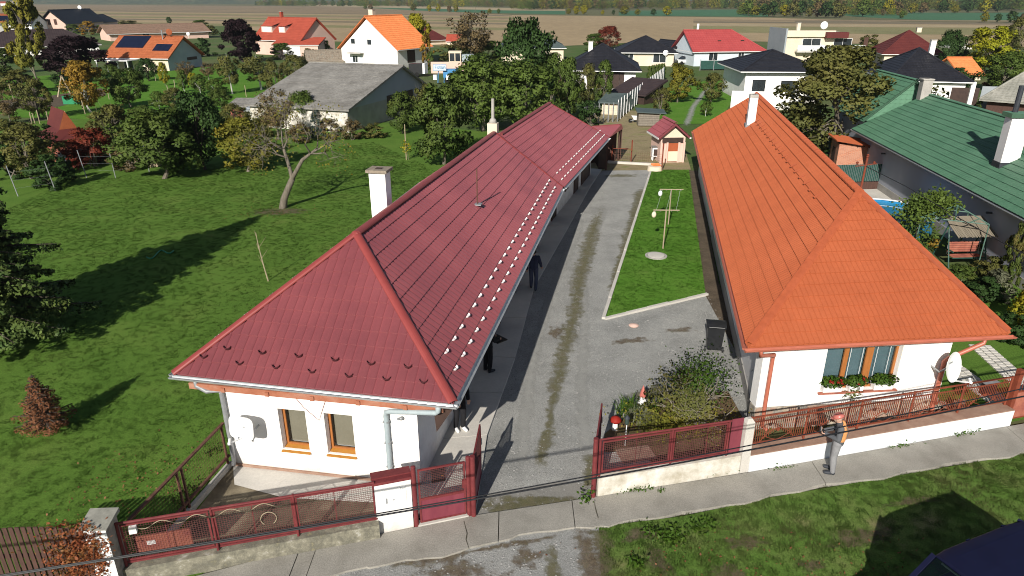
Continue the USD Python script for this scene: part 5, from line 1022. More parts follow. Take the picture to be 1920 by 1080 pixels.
# brown picket fence with creeper and white brick pillar at the left
k0, k1 = G(-30, 1120), G(187, 1112); PK = Plane(k0, k1 - k0); Lk_ = float(np.linalg.norm((k1 - k0)[:2]))
pk = thing('picket_fence', 'dark brown wooden picket fence with rounded top line at the bottom left', 'fence', (*k0[:2], 0))
zt_ = hgt(1003, k0)
for k, s in enumerate(np.arange(0.02, Lk_ - .05, .118)):
    zz = zt_ + .05 + .10 * math.sin((s / Lk_) * math.pi)
    part('picket', PK.box(MB(), s, s + .085, .12, zz, 0, .022), M['wood_brown'], pk)
for z in (.4, 1.0): part('rail', PK.box(MB(), 0, Lk_, z, z + .07, -.05, -.002), M['wood_brown'], pk)
bp = thing('brick_pillar', 'white glazed brick pillar with slate top beside the creeper', 'pillar', PK.at(Lk_ + .2, 0)); b0 = Lk_ + .02
zb_ = hgt(992, PK.at(Lk_ + .2, 0)); core = part('core', PK.box(MB(), b0 + .008, b0 + .452, -.05, zb_, -.442, -.008), M['plinth'], bp)
nrow = int(zb_ / .085)
for k in range(nrow):
    z0, z1 = .02 + k * .085, .02 + k * .085 + .070
    for (s, l, axis) in ((0, .225, 0), (.232, .218, 0)) if k % 2 else ((0, .11, 0), (.118, .21, 0), (.336, .114, 0)): part('brick', PK.box(MB(), b0 + s, b0 + s + l, z0, z1, -.10, .0), M['limewash'], core)
    for (s, l) in ((.108, .16), (.275, .17)) if k % 2 else ((.108, .22), (.335, .11)): part('brick', PK.box(MB(), b0 + .35, b0 + .45, z0, z1, -s - l, -s), M['limewash'], core)
part('slate_top', MB().add([PK.at(b0 - .06, zb_ + .02, .06), PK.at(b0 + .51, zb_ + .02, .06), PK.at(b0 + .51, zb_ + .10, -.5), PK.at(b0 - .06, zb_ + .10, -.5), PK.at(b0 - .06, zb_, .06), PK.at(b0 + .51, zb_, .06), PK.at(b0 + .51, zb_, -.5), PK.at(b0 - .06, zb_, -.5)], [[0, 1, 2, 3], [4, 5, 1, 0], [5, 6, 2, 1], [6, 7, 3, 2], [7, 4, 0, 3]]), M['slate_old'], bp)
cr = thing('creeper', 'rust-red autumn creeper hanging over picket fence and brick pillar', 'creeper', PK.at(Lk_ - .25, 0))
r = np.random.default_rng(4); pts = np.vstack([PK.at(Lk_ - .30, .95) + r.normal(size=(2600, 3)) * [.26, .10, .42], PK.at(Lk_ + .1, 1.35) + r.normal(size=(700, 3)) * [.18, .12, .2], PK.at(Lk_ + .22, 1.0, .04) + r.normal(size=(300, 3)) * [.07, .03, .35]]); pts[:, 2] = np.clip(pts[:, 2], .05, 1.75)
part('leaves', leaf_blades(pts, .07, r), M['leaf_creeper'], cr); vn = MB()
for k in range(14): p = PK.at(Lk_ - .3 + r.uniform(-.3, .3), .05); vn.tube([p, p + [r.uniform(-.1, .1), r.uniform(-.1, .1), .6], p + [r.uniform(-.3, .3), r.uniform(-.15, .15), 1.3]], .009, 5)
part('stems', vn, M['bark_dark'], cr)
# overhead cables along the street
def cable(name, label, pts, r, grp=None): return single(name, MB().tube(pts, r, 6), M['black_cable'], label, 'cable', grp)
def px_cable(pxs, zs, n=50):
    p = np.array([G(x, y, z) for (x, y), z in zip(pxs, zs)]); t = np.linspace(0, 1, len(p)); from_ = np.polyfit(p[:, 0], p[:, 1], 1); q = np.polyfit(p[:, 0], p[:, 2], 2)
    x = np.linspace(p[0, 0] - 14, p[-1, 0] + 12, n); return np.stack([x, np.polyval(from_, x), np.polyval(q, x)], 1)
cable('overhead_cable', 'thick black overhead cable crossing low in front of both houses', px_cable([(0, 1060), (440, 1008), (890, 948), (1110, 912), (1380, 862), (1600, 812), (1920, 722)], [3.45, 3.45, 3.5, 3.55, 3.65, 3.75, 3.95]), .016)
cable('overhead_cable', 'thinner upper black cable running close above the thick one', px_cable([(0, 1056), (440, 1003), (890, 946), (1110, 908), (1380, 854), (1600, 801), (1920, 706)], [3.5, 3.5, 3.52, 3.6, 3.72, 3.85, 4.08]), .011)
cable('service_cable', 'black service cable running from the mast past the pool and garden swing', np.array([G(x, y, z) for (x, y), z in zip(((1624, 312), (1700, 350), (1800, 410), (1880, 455), (1960, 495)), (5.9, 5.0, 4.5, 4.4, 4.6))]), .014)
# ------------------------------------------------------------------ people
MF = manifold3d.Manifold
reg('skin', [(0.50, 0.30, 0.22), (0.56, 0.35, 0.26)], scale=8, rough=0.6)
reg('hair_black', [(0.008, 0.007, 0.007), (0.016, 0.014, 0.013)], scale=30, rough=0.5)
reg('hair_brown', [(0.04, 0.025, 0.015), (0.07, 0.045, 0.03)], scale=30, rough=0.6)
reg('cloth_grey', [(0.19, 0.19, 0.20), (0.27, 0.27, 0.28)], scale=4, rough=0.95)
reg('cloth_slate', [(0.07, 0.075, 0.085), (0.11, 0.115, 0.125)], scale=4, rough=0.95)
reg('cloth_orange', [(0.60, 0.26, 0.09), (0.68, 0.32, 0.12)], scale=4, rough=0.9)
reg('cloth_black', [(0.008, 0.008, 0.010), (0.016, 0.016, 0.019)], scale=5, rough=0.95)
reg('cloth_navy', [(0.022, 0.026, 0.055), (0.036, 0.042, 0.08)], scale=5, rough=0.95)
reg('denim', [(0.045, 0.052, 0.095), (0.07, 0.08, 0.13)], scale=5, rough=0.95)
reg('hat_red', [(0.42, 0.12, 0.10), (0.48, 0.15, 0.12)], scale=5, rough=0.35, spec=0.5)
reg('shoe_white', [(0.74, 0.74, 0.72), (0.80, 0.80, 0.79)], scale=5, rough=0.6)
reg('shoe_dark', [(0.02, 0.024, 0.032), (0.045, 0.05, 0.06)], scale=5, rough=0.6)
def flesh(segs, fine, smooth=6):
    """One skin over chains of spheres (point, radius)"""
    parts = []
    for ch in segs:
        sp = [MF.sphere(r, 14).translate(tuple(map(float, p))) for p, r in ch]
        parts += [MF.batch_hull([a, b]) for a, b in zip(sp, sp[1:])] if len(sp) > 1 else sp
    m = MF.batch_boolean(parts, manifold3d.OpType.Add).refine_to_length(fine).to_mesh()
    t = trimesh.Trimesh(m.vert_properties[:, :3], m.tri_verts); trimesh.smoothing.filter_taubin(t, 0.5, 0.53, smooth)
    return np.asarray(t.vertices), np.asarray(t.faces)
def hand(wrist, fore, palm_n, curl, side):
    """palm, four fingers of unequal length and a thumb; fore: where the fingers point, palm_n: out of the palm"""
    f, n = unit(fore), unit(palm_n - unit(fore) * np.dot(palm_n, unit(fore))); x = np.cross(f, n) * side; w = np.asarray(wrist, float); segs = []
    k = [w + f * .085 + x * o for o in (-.030, -.010, .011, .030)]
    for p in k: segs.append([(w + x * np.dot(p - w, x) * .6 + f * .012, .016), (p, .0125)])
    segs.append([(k[0], .012), (k[3], .012)])
    for p, l in zip(k, (.066, .080, .074, .056)):
        a = curl; p1 = p + (f * math.cos(a) + n * math.sin(a)) * l * .45; p2 = p1 + (f * math.cos(2 * a) + n * math.sin(2 * a)) * l * .32; p3 = p2 + (f * math.cos(2.7 * a) + n * math.sin(2.7 * a)) * l * .23
        segs.append([(p, .0098), (p1, .0092), (p2, .0086), (p3, .0078)])
    b = w + f * .025 - x * .026; t1 = b + (f * .6 - x * .75 + n * .25) * .042; t2 = t1 + (f * .85 - x * .25 + n * .45) * .034
    segs.append([(b, .014), (t1, .0115), (t2, .0095)]); return segs
def person(label, at, heading, H, pose, wear, hair='hair_black', hat=None):
    """pose: joints in metres for a 1.75 m figure; x right, y forward, z up"""
    k = H / 1.75; P = thing('person', label, 'person', at, math.degrees(heading), local=True)
    J = {'hip': (.095, 0, .92), 'knee': (.11, .02, .50), 'ankle': (.11, -.02, .09), 'toe': (.13, .15, .04), 'sho': (.185, 0, 1.42), 'elb': (.25, -.03, 1.13), 'wri': (.24, .08, .88), 'pel': (0, 0, .95), 'che': (0, .0, 1.27), 'neck': (0, 0, 1.48), 'head': (0, .03, 1.62), 'palm': (0, 0, -1), 'fore': None, 'curl': .35}
    J.update(pose); g = lambda n, s: np.array(J.get(n + ('L' if s < 0 else 'R'), np.array(J[n]) * [s, 1, 1]), float) * k
    c = lambda n: np.array(J[n], float) * k
    tr, arms, legs, feet, hands = [], [], [], [], []
    pel, che, neck, head = c('pel'), c('che'), c('neck'), c('head')
    for s in (-1, 1):
        hip, kn, an, to, sh, el, wr = (g(n, s) for n in ('hip', 'knee', 'ankle', 'toe', 'sho', 'elb', 'wri'))
        legs += [[(hip, .085 * k), (kn, .058 * k), ((kn * .6 + an * .4), .056 * k), (an, .042 * k)], [(pel + [s * .05, 0, 0], .10 * k), (hip, .09 * k)]]
        feet += [[(an - [0, 0.02, .035 * k], .04 * k), ((an + to) / 2 - [0, 0, .02 * k], .042 * k), (to, .034 * k)], [(an, .045 * k), (an - [0, .02, .05 * k], .036 * k)]]
        arms += [[(sh, .058 * k), (el, .045 * k)], [(el, .043 * k), (wr, .030 * k)]]
        tr += [[(pel + [s * .055 * k, 0, 0], .10 * k), (che + [s * .075 * k, 0, 0], .105 * k)], [(che + [s * .075 * k, 0, .02], .10 * k), (sh - [s * .02, 0, .02], .06 * k), (neck - [0, 0, .04], .055 * k)]]
        fo = np.array(J['fore'], float) if J['fore'] is not None else wr - el
        hands += hand(wr, fo, np.array(J['palm'], float) * [s, 1, 1], J['curl'], s)
    look = unit(np.array(J.get('look', (0, 1, -.1)), float)); up = unit(head - neck) if 'look' not in J else unit(np.array([0, 0, 1]) - look * look[2])
    rt = np.cross(look, up)
    hd = [[(neck - [0, 0, .05], .052 * k), (head - up * .05 * k, .05 * k)], [(head + up * .035 * k - look * .012 * k, .088 * k), (head - up * .02 * k + look * .015 * k, .078 * k), (head - up * .085 * k + look * .055 * k, .040 * k)],
          [(head + look * .085 * k - up * .0 * k, .012 * k), (head + look * .108 * k - up * .03 * k, .014 * k)], [(head + look * .075 * k - up * .065 * k - rt * .02, .011 * k), (head + look * .075 * k - up * .065 * k + rt * .02, .011 * k)]]
    for s in (-1, 1): hd.append([(head + rt * s * .086 * k + up * .015 * k, .016 * k), (head + rt * s * .084 * k - up * .025 * k, .012 * k)])
    body = part('body', flesh(tr + arms + legs + feet + hands + hd, .018), M['skin'], P, True)
    for s in (-1, 1): part('eye', MB().ball(head + look * .080 * k + rt * s * .032 * k + up * .012 * k, .0115 * k, 1), M['hair_black'], body)
    grow = lambda segs, e: [[(p, r + e) for p, r in ch] for ch in segs]
    part('trousers', flesh(grow(legs, .020), .025, 8), M[wear[1]], P, True)
    part('jacket', flesh(grow(tr + arms, .022), .025, 8), M[wear[0]], P, True)
    part('shoes', flesh(grow(feet, .010), .02, 5), M[wear[2]], P, True)
    if hat:
        v = trimesh.creation.icosphere(3, 1.0); q = np.asarray(v.vertices); ok = q[:, 2] > -0.05; fm = v.faces[ok[v.faces].all(1)]
        cap = head + up * .045 * k; pts = cap + np.outer(q[:, 0], rt) * .118 * k + np.outer(q[:, 1], look) * .135 * k + np.outer(q[:, 2], up) * .105 * k
        part('hard_hat', MB().add(pts, fm).add(cap - up * .004 + np.array([rt * math.cos(a) * .125 * k * j + look * (math.sin(a) * .145 * j + (.05 * max(0, math.sin(a)) if j == 1 else 0)) * k for j in (1, .8) for a in np.arange(24) * math.pi / 12]), [[i, (i + 1) % 24, 24 + (i + 1) % 24, 24 + i] for i in range(24)]), M[hat], P, True)
    else:
        v = trimesh.creation.icosphere(3, 1.0); q = np.asarray(v.vertices); pts = head + up * .03 * k - look * .018 * k + np.outer(q[:, 0], rt) * .099 * k + np.outer(q[:, 1], look) * .098 * k + np.outer(q[:, 2], up) * .108 * k
        keep = (q[:, 2] > 0.15) | (q[:, 1] < -0.12); keep &= q[:, 2] > -.75; part('hair', MB().add(pts, v.faces[keep[v.faces].all(1)]), M[hair], P, True)
    return P, k, dict(pel=pel, che=che, neck=neck, head=head)
def heading_of(dx, dy): return math.atan2(dy, dx) - math.pi / 2
pa_ = G(1557, 888); PH = heading_of(-0.93, 0.36)
pp, k_, jj = person('man in grey overalls, orange vest and red hard hat standing on the pavement', (*pa_[:2], 0.06), PH, 1.76,
       {'elb': (.29, .02, 1.16), 'wri': (.09, .30, 1.14), 'palm': (-.3, -.3, .8), 'fore': (-.15, 1, .1), 'curl': .7, 'che': (0, -.03, 1.27), 'neck': (0, .02, 1.47), 'head': (0, .07, 1.60), 'look': (0, 1, -.45), 'pel': (0, -.03, .95)}, ('cloth_slate', 'cloth_grey', 'shoe_dark'), 'hair_brown', 'hat_red')
vb = MB(); v_, f_i = flesh([[((s * .06, -.04, 1.08), .132), ((s * .08, -.045, 1.30), .134), ((s * .11, -.03, 1.40), .10)] for s in (-1, 1)], .03, 6); cut = v_[:, 1] < -.02; part('vest', (v_, f_i[cut[f_i].all(1)]), M['cloth_orange'], pp, True)
for s in (-1, 1): part('strap', MB().tube([(s * .07, -.155, 1.07), (s * .075, -.182, 1.2), (s * .07, -.178, 1.32), (s * .08, -.12, 1.42)], .014, 6), M['cloth_slate'], pp)
rc = thing('remote_control', 'small dark remote control held by the man in the hard hat', 'remote control', (0, 0, 0)); ch, sh_ = math.cos(PH), math.sin(PH)
W_ = lambda x, y, z: np.array([pa_[0] + (x * ch - y * sh_) * k_, pa_[1] + (x * sh_ + y * ch) * k_, .06 + z * k_])
part('case', MB().box(W_(0, .40, 1.16), (.19, .10, .035), (ch, sh_)), M['black_plastic'], rc); part('screen', MB().box(W_(0, .42, 1.185), (.15, .02, .09), (ch, sh_)), M['grey_steel'], rc)
pb_ = G(862, 808); person('person in black with white sneakers at the near corner under the maroon eave', (*pb_[:2], 0.08), heading_of(0.55, -0.84), 1.78, {'elb': (.24, .05, 1.14), 'wri': (.17, .22, 1.02), 'knee': (.10, .04, .5), 'kneeL': (-.08, .10, .5), 'ankleL': (-.08, .06, .09), 'toeL': (-.09, .23, .04)}, ('cloth_black', 'cloth_black', 'shoe_white'))
pc_ = G(915, 700); person('person in black holding a dark board, under the eave beside the walkway', (*pc_[:2], 0.08), heading_of(0.75, 0.66), 1.78, {'elb': (.24, .10, 1.15), 'wri': (.15, .34, 1.08), 'fore': (0, 1, 0), 'palm': (-1, 0, 0), 'curl': .6}, ('cloth_black', 'cloth_black', 'shoe_dark'))
bd = thing('board', 'flat dark board carried by the person in black under the eave', 'board', (*G(921, 690)[:2], 1.0)); hh = unit([0.75, 0.66]); bc = pc_[:2] + hh * .42
part('panel', MB().box((*bc, 1.12), (.42, .52, .03), hh), M['black_plastic'], bd)
pd_ = G(1000, 546); person('person in dark blue walking away along the shaded walkway', (*pd_[:2], 0.08), heading_of(0.1, 1), 1.78, {'kneeL': (-.1, .06, .5), 'ankleL': (-.1, .10, .12), 'toeL': (-.11, .27, .06), 'ankleR': (.1, -.12, .09), 'toeR': (.11, .05, .04), 'elbR': (.27, .04, 1.15), 'wriR': (.30, .16, .98), 'elbL': (-.27, -.06, 1.14), 'wriL': (-.27, .02, .9)}, ('cloth_navy', 'denim', 'shoe_dark'))

# ------------------------------------------------------------------ parked blue car: only its roof and windscreen top reach into the picture
reg('car_blue', [(0.006, 0.007, 0.026), (0.008, 0.010, 0.034)], scale=2, rough=0.55, spec=0.15)
reg('car_grey', [(0.03, 0.03, 0.032), (0.05, 0.05, 0.052)], scale=6, rough=0.6)
reg('car_cream', [(0.42, 0.40, 0.30), (0.50, 0.48, 0.37)], scale=6, rough=0.8)
reg('rubber', (0.012, 0.012, 0.012), rough=0.9)
M['car_glass'] = pane_mat('car_glass', (0.55, 0.68, 0.66))
rA, rB = G(1912, 973, 1.83), G(1752, 1037, 1.83); cf = unit(np.array([rB[0] - rA[0], rB[1] - rA[1], 0])); cs = np.array([-cf[1], cf[0], 0])   # cs: towards the car's left
cs = -cs if cs[1] > 0 else cs
car_o = (rA + rB) / 2 * [1, 1, 0] + cs * .70
car = thing('parked_car', 'dark blue high-roofed car parked on the verge at the bottom right corner', 'car', car_o)
def cq(a, b, z): return car_o + cf * a + cs * b + [0, 0, z]
Lr2 = float(np.linalg.norm(rB - rA)) / 2
# stations along the body: x, half width and height of sill, belt and top
def hull_skin(sts, n=None):
    mb = MB(); rows = []
    for x, prof in sts: rows.append([cq(x, -b, z) for b, z in prof] + [cq(x, b, z) for b, z in prof[::-1]])
    m = len(rows[0]); v = np.array(rows).reshape(-1, 3); f = []
    for k in range(len(rows) - 1):
        for i in range(m - 1): f.append([k * m + i, k * m + i + 1, (k + 1) * m + i + 1, (k + 1) * m + i])
    mb.add(v, f); mb.poly(rows[0]); mb.poly(rows[-1][::-1]); return mb
low = lambda w, zt_, z0=.30: [(w - .05, z0), (w, z0 + .12), (w + .02, .62), (w, .82), (w - .05, zt_)]
body_ = hull_skin([(-2.02, low(.74, .92)), (-1.95, low(.82, .95)), (-1.2, low(.85, .97)), (0.9, low(.85, .96)), (1.5, low(.85, 1.02)), (1.95, low(.85, 1.0)), (2.5, low(.82, .92)), (2.72, low(.74, .80)), (2.78, low(.66, .62))])
part('body', body_, M['car_blue'], car, 40)
rp = lambda x, w, z: [(w, z - .05), (w - .05, z), (w * .6, z + .035), (0.001, z + .045)]
rs = [(x, rp(x, .72 - (.03 if abs(x) > Lr2 - .1 else 0), 1.83 - .05 * max(0, abs(x) - Lr2 + .3))) for x in np.linspace(-Lr2, Lr2, 9)]
roof_ = part('roof', hull_skin(rs), M['car_blue'], car, 40)
for b in (-.45, -.27, -.09, .09, .27, .45): part('roof_rib', MB().beam(cq(-Lr2 + .25, b, 1.868 - .02 * abs(b)), cq(Lr2 - .35, b, 1.868 - .02 * abs(b)), .022, .012), M['car_blue'], roof_)
fx, bx_ = Lr2, -Lr2
pil = []
for s in (-1, 1):
    for a, b in ((cq(fx, s * .69, 1.80), cq(fx + .70, s * .78, .97)), (cq(.25, s * .70, 1.80), cq(.25, s * .80, .97)), (cq(-.75, s * .70, 1.80), cq(-.78, s * .80, .97)), (cq(bx_, s * .68, 1.80), cq(-1.93, s * .78, .96))): part('pillar', MB().beam(a, b, .09, .06), M['car_blue'], car)
    part('side_window', MB().poly([cq(fx + .60, s * .775, .99), cq(.28, s * .80, .99), cq(.28, s * .70, 1.78), cq(fx, s * .69, 1.78)]), M['car_glass'], car)
    part('side_window', MB().poly([cq(.22, s * .80, .99), cq(-.74, s * .80, .99), cq(-.74, s * .70, 1.78), cq(.22, s * .70, 1.78)]), M['car_glass'], car)
    part('side_panel', MB().poly([cq(-.80, s * .80, .97), cq(-1.93, s * .78, .96), cq(bx_, s * .68, 1.80), cq(-.78, s * .70, 1.80)]), M['car_blue'], car)
    part('mirror', MB().ball(cq(fx + .45, s * .93, 1.06), .10, 2, (.8, .8, 1)), M['car_grey'], car)
    for x in (-1.25, 1.95):
        wq = part('wheel', MB().cyl(cq(x, s * .68, .31), cq(x, s * .87, .31), .31, n=24), M['rubber'], car); part('rim', MB().cyl(cq(x, s * .872, .31), cq(x, s * .88, .31), .19, n=16), M['zinc'], wq)
    part('headlight', MB().box(cq(2.70, s * .58, .72), (.10, .26, .14), cf), M['zinc'], car); part('tail_light', MB().box(cq(-2.0, s * .70, .9), (.06, .12, .3), cf), M['hat_red'], car)
part('windscreen', MB().poly([cq(fx + .70, -.74, .98), cq(fx + .70, .74, .98), cq(fx + .02, .64, 1.80), cq(fx + .02, -.64, 1.80)]), M['car_glass'], car)
part('rear_window', MB().poly([cq(-1.94, -.70, 1.0), cq(-1.94, .70, 1.0), cq(bx_, .62, 1.78), cq(bx_, -.62, 1.78)]), M['car_glass'], car)
part('dashboard', MB().box(cq(fx + .35, 0, .98), (.5, 1.4, .16), cf), M['car_grey'], car); part('wiper', MB().beam(cq(fx + .69, -.5, 1.0), cq(fx + .40, .1, 1.36), .02), M['rubber'], car)
part('sun_visor', MB().box(cq(fx - .1, .33, 1.72), (.18, .42, .03), cf), M['car_cream'], car); part('sun_visor', MB().box(cq(fx - .1, -.33, 1.72), (.18, .42, .03), cf), M['car_cream'], car)
for s in (-.38, .38): part('seat', MB().box(cq(.25, s, .85), (.5, .46, .2), cf).beam(cq(.05, s, .95), cq(-.15, s, 1.45), .46, .14, cf), M['car_cream'], car)
part('floor', MB().box(cq(0, 0, .72), (3.2, 1.5, .05), cf), M['car_grey'], car)

# ------------------------------------------------------------------ things in the drive and on the lawns
g = G(1203, 768); gn_ = thing('garden_gnome', 'white garden gnome with a pointed red cap among the flower bed plants', 'garden gnome', (g[0], g[1], .026)); z0 = .026
part('body', MB().lathe([(0, 0), (.13, 0), (.15, .10), (.13, .25), (.09, .36), (0, .38)], (g[0], g[1], z0), 16), M['white_paint'], gn_, True); part('head', MB().ball((g[0], g[1], z0 + .42), .085), M['skin'], gn_, True)
part('beard', MB().ball((g[0] - .01, g[1] - .06, z0 + .35), .075, 2, (1, .6, 1.4)), M['white_paint'], gn_, True); part('cap', MB().lathe([(.10, .45), (.085, .55), (.05, .68), (.0, .82)], (g[0], g[1], z0), 16), M['hat_red'], gn_, True)
for s in (-1, 1): part('boot', MB().ball((g[0] + s * .06, g[1] - .10, z0 + .04), .055, 2, (1, 1.4, .8)), M['shoe_dark'], gn_, True)
g = G(1153, 806); ms = thing('garden_mushroom', 'red-capped white mushroom ornament behind the mesh fence', 'ornament', (g[0], g[1], .026))
part('stem', MB().lathe([(0, 0), (.10, 0), (.075, .12), (.07, .28), (0, .29)], (g[0], g[1], .026), 16), M['white_paint'], ms, True); part('cap', MB().lathe([(.03, .24), (.16, .27), (.165, .31), (.12, .38), (.05, .42), (0, .43)], (g[0], g[1], .026), 20), M['petal_red'], ms, True)
g = G(1172, 838); lp = thing('garden_lamp', 'small garden lamp on a thin white pole behind the mesh fence', 'lamp', (g[0], g[1], .05)); part('pole', MB().cyl((g[0], g[1], .05), (g[0], g[1], .75), .015, n=8), M['white_paint'], lp)
part('lantern', MB().lathe([(.03, .72), (.06, .76), (.05, .92), (0, .93)], (g[0], g[1], 0), 8), M['leaf_bluegreen'], lp); part('hood', MB().lathe([(.085, .93), (.03, 1.0), (0, 1.02)], (g[0], g[1], 0), 8), M['shoe_dark'], lp)
g = G(1192, 852, .05); single('door_mat', MB().box((g[0], g[1], .066), (.95, .62, .022), (1, .23)), M['cap_brown'], 'brown rectangular mat lying on the paved patch behind the mesh fence', 'mat')
g = G(1188, 612); single('plastic_disc', MB().lathe([(0, 0), (.17, 0), (.19, .03), (.10, .07), (0, .08)], (g[0], g[1], .02), 14), M['plaster_pink'], 'reddish round plastic disc lying on the gravel near the lawn corner', 'disc', smooth=40)
g = G(1230, 480, .06); mh = thing('manhole', 'round grey concrete manhole cover set in the narrow lawn', 'manhole cover', (g[0], g[1], .06)); part('ring', MB().lathe([(.52, -.05), (.52, .035), (.42, .04), (.42, .0)], (g[0], g[1], .06), 28), M['concrete'], mh, 40); part('lid', MB().lathe([(.40, .0), (.40, .05), (.0, .06)], (g[0], g[1], .06), 28), M['concrete_pale'], mh, 40)
def tpole(px, w, h, label, bag):
    g = G(*px, .06); t = thing('washing_pole', label, 'washing line pole', (g[0], g[1], .06)); part('post', MB().tube([g, g + [0, 0, h]], .032, 8), M['rust_brown'] if 0 else M['wood_pole'], t); part('cross_bar', MB().tube([g + [-w / 2, 0, h], g + [w / 2, -.04, h]], .026, 8), M['wood_pole'], t)
    for k in range(5): part('hook', MB().cyl(g + [-w / 2 + .1 + k * (w - .2) / 4, 0, h], g + [-w / 2 + .1 + k * (w - .2) / 4, 0, h - .09], .008, n=5), M['grey_steel'], t)
    if bag:
        b_ = thing('peg_bag', 'pale peg bag hanging from the left end of the nearer washing pole' if bag == 1 else 'pale peg bag hanging from the left end of the farther washing pole', 'peg bag', g + [-w / 2 + .05, 0, h - .35]); part('bag', MB().ball(g + [-w / 2 + .05, 0, h - .22], .11, 2, (1, .7, 1.4)), M['plaster_cream' if bag == 1 else 'limewash'], b_, True); part('strap', MB().cyl(g + [-w / 2 + .05, 0, h - .1], g + [-w / 2 + .05, 0, h], .008, n=5), M['grey_steel'], b_)
    return g, w, h
t1 = tpole((1243, 466), 1.25, 1.95, 'nearer T-shaped washing pole in the narrow lawn', 1); t2 = tpole((1253, 421), 1.25, 1.95, 'farther T-shaped washing pole in the narrow lawn', 2)
for k in range(3):
    a, b = (t[0] + [-t[1] / 2 + .15 + k * (t[1] - .3) / 2, 0, t[2] + .02] for t in (t1, t2)); single('washing_line', MB().tube([a, (a + b) / 2 - [0, 0, .05], b], .006, 5), M['white_pvc'], 'thin washing line stretched between the two poles', 'washing line', 'washing lines between the poles')
g = G(503, 527); st = thing('sapling', 'thin bare pale sapling on the lawn left of the maroon roof', 'sapling', (g[0], g[1], 0)); part('stem', MB().tube([g, g + [-.10, 0, .7], g + [-.22, .05, 1.6], g + [-.25, .05, 2.2]], [.03, .025, .02, .012], 7), M['wood_pole'], st)
for k in range(5): part('twig', MB().tube([g + [-.12 - .02 * k, 0, .8 + k * .25], g + [-.12 + (.25 if k % 2 else -.2), .1, 1.15 + k * .28]], [.009, .004], 4), M['wood_pole'], st)
g = G(762, 300); st = thing('sapling', 'yellow-leaved sapling tied to a tall pale stake on the far lawn', 'sapling', (g[0], g[1], 0)); part('stake', MB().tube([g, g + [.02, 0, 2.7]], .035, 7), M['wood_pole'], st); part('stem', MB().tube([g + [.15, 0, 0], g + [.12, 0, 1.3]], .02, 6), M['bark'], st); part('leaves', leaves_mesh(160, g + [.05, 0, 1.0], np.array([.5, .4, .6]), .16, 5), M['leaf_yellow'], st)
hs = np.array([(-22.0 + .0, 31.2, .03)]); a0 = G(275, 482); pts = [G(275 + 50 * t, 482 - 14 * t + 5 * math.sin(t * 9), .035) for t in np.linspace(0, 1, 24)]
reg('hose_green', (0.02, 0.22, 0.10), rough=0.5); single('garden_hose', MB().tube(pts, .03, 6), M['hose_green'], 'bright green hose lying on the lawn at the shadow edge', 'hose')
# right garden: pool, swing, pergola, brick shed, screens
reg('pool_blue', [(0.015, 0.16, 0.34), (0.03, 0.22, 0.42)], scale=2, rough=0.3); reg('water', (0.02, 0.22, 0.40), rough=0.05, spec=0.6)
pr = G(1738, 391, .95); pcx, pcy, prr = pr[0] - 2.3, pr[1] - .25, 2.3
pl_ = thing('swimming_pool', 'round above-ground pool with blue wall and white rim beside the patio', 'swimming pool', (pcx, pcy, 0))
part('wall', MB().lathe([(prr, 0), (prr, .95), (prr - .03, .95), (prr - .03, .1)], (pcx, pcy, 0), 40), M['pool_blue'], pl_, 40); part('rim', MB().lathe([(prr + .05, .93), (prr + .05, .98), (prr - .08, .98), (prr - .08, .93), (prr + .05, .93)], (pcx, pcy, 0), 40), M['white_pvc'], pl_, 40)
part('water', MB().lathe([(prr - .04, .78), (0, .78)], (pcx, pcy, 0), 40), M['water'], pl_); part('skimmer', MB().box((pcx + prr - .02, pcy + .1, .88), (.25, .35, .25)), M['white_pvc'], pl_)
s0_ = G(1764, 494); s1_ = G(1831, 512); PSW = Plane(s0_, [1, .06]); sw = thing('garden_swing', 'garden swing bench with reed mat roof and dark green frame', 'garden swing', (*PSW.at(.85, 0)[:2], 0))
reg('frame_green', [(0.016, 0.055, 0.045), (0.03, 0.085, 0.07)], scale=5, rough=0.5); reg('reed', [(0.15, 0.125, 0.095), (0.23, 0.20, 0.15), (0.19, 0.155, 0.115)], scale=3, rough=0.95, stretch=(14, .6, 1), detail=6)
for s in (0, 1.75):
    part('leg', MB().tube([PSW.at(s, 0, .55), PSW.at(s, 1.85, -.1)], .03, 8), M['frame_green'], sw); part('leg', MB().tube([PSW.at(s, 0, -.75), PSW.at(s, 1.85, -.1)], .03, 8), M['frame_green'], sw); part('hanger', MB().tube([PSW.at(s + (.12 if s == 0 else -.12), 1.85, -.1), PSW.at(s + (.12 if s == 0 else -.12), .5, .05)], .012, 6), M['grey_steel'], sw)
part('top_bar', MB().tube([PSW.at(0, 1.85, -.1), PSW.at(1.75, 1.85, -.1)], .03, 8), M['frame_green'], sw)
for k in range(44): a = -.05 + k * 1.85 / 44; part('reed', MB().beam(PSW.at(a + .02, 1.50 + .012 * ((k * 7) % 5), .78 - .02 * ((k * 3) % 4)), PSW.at(a + .02, 2.12, -.50), .044, .022), M['reed'], sw)
for k in range(4): part('seat_slat', PSW.box(MB(), .15, 1.6, .46, .48, .05 + k * .11, .14 + k * .11), M['sheet_rust'], sw)
for k in range(5): part('back_slat', PSW.box(MB(), .15, 1.6, .56 + k * .10, .64 + k * .10, -.06, -.03), M['sheet_rust'], sw)
part('seat_frame', MB().beam(PSW.at(.1, .44, .5), PSW.at(1.65, .44, .5), .05), M['frame_green'], sw)
for s in (.1, 1.65): part('arm', MB().beam(PSW.at(s, .72, .48), PSW.at(s, .72, -.05), .05), M['frame_green'], sw)
pk_, el, er = G(1795, 385, 3.0), G(1728, 407, 2.25), G(1855, 421, 2.25); dd = np.array([.25, 1.9, 0]); pg = thing('pergola', 'green metal pergola frame overgrown with vines behind the garden swing', 'pergola', (*pk_[:2], 0))
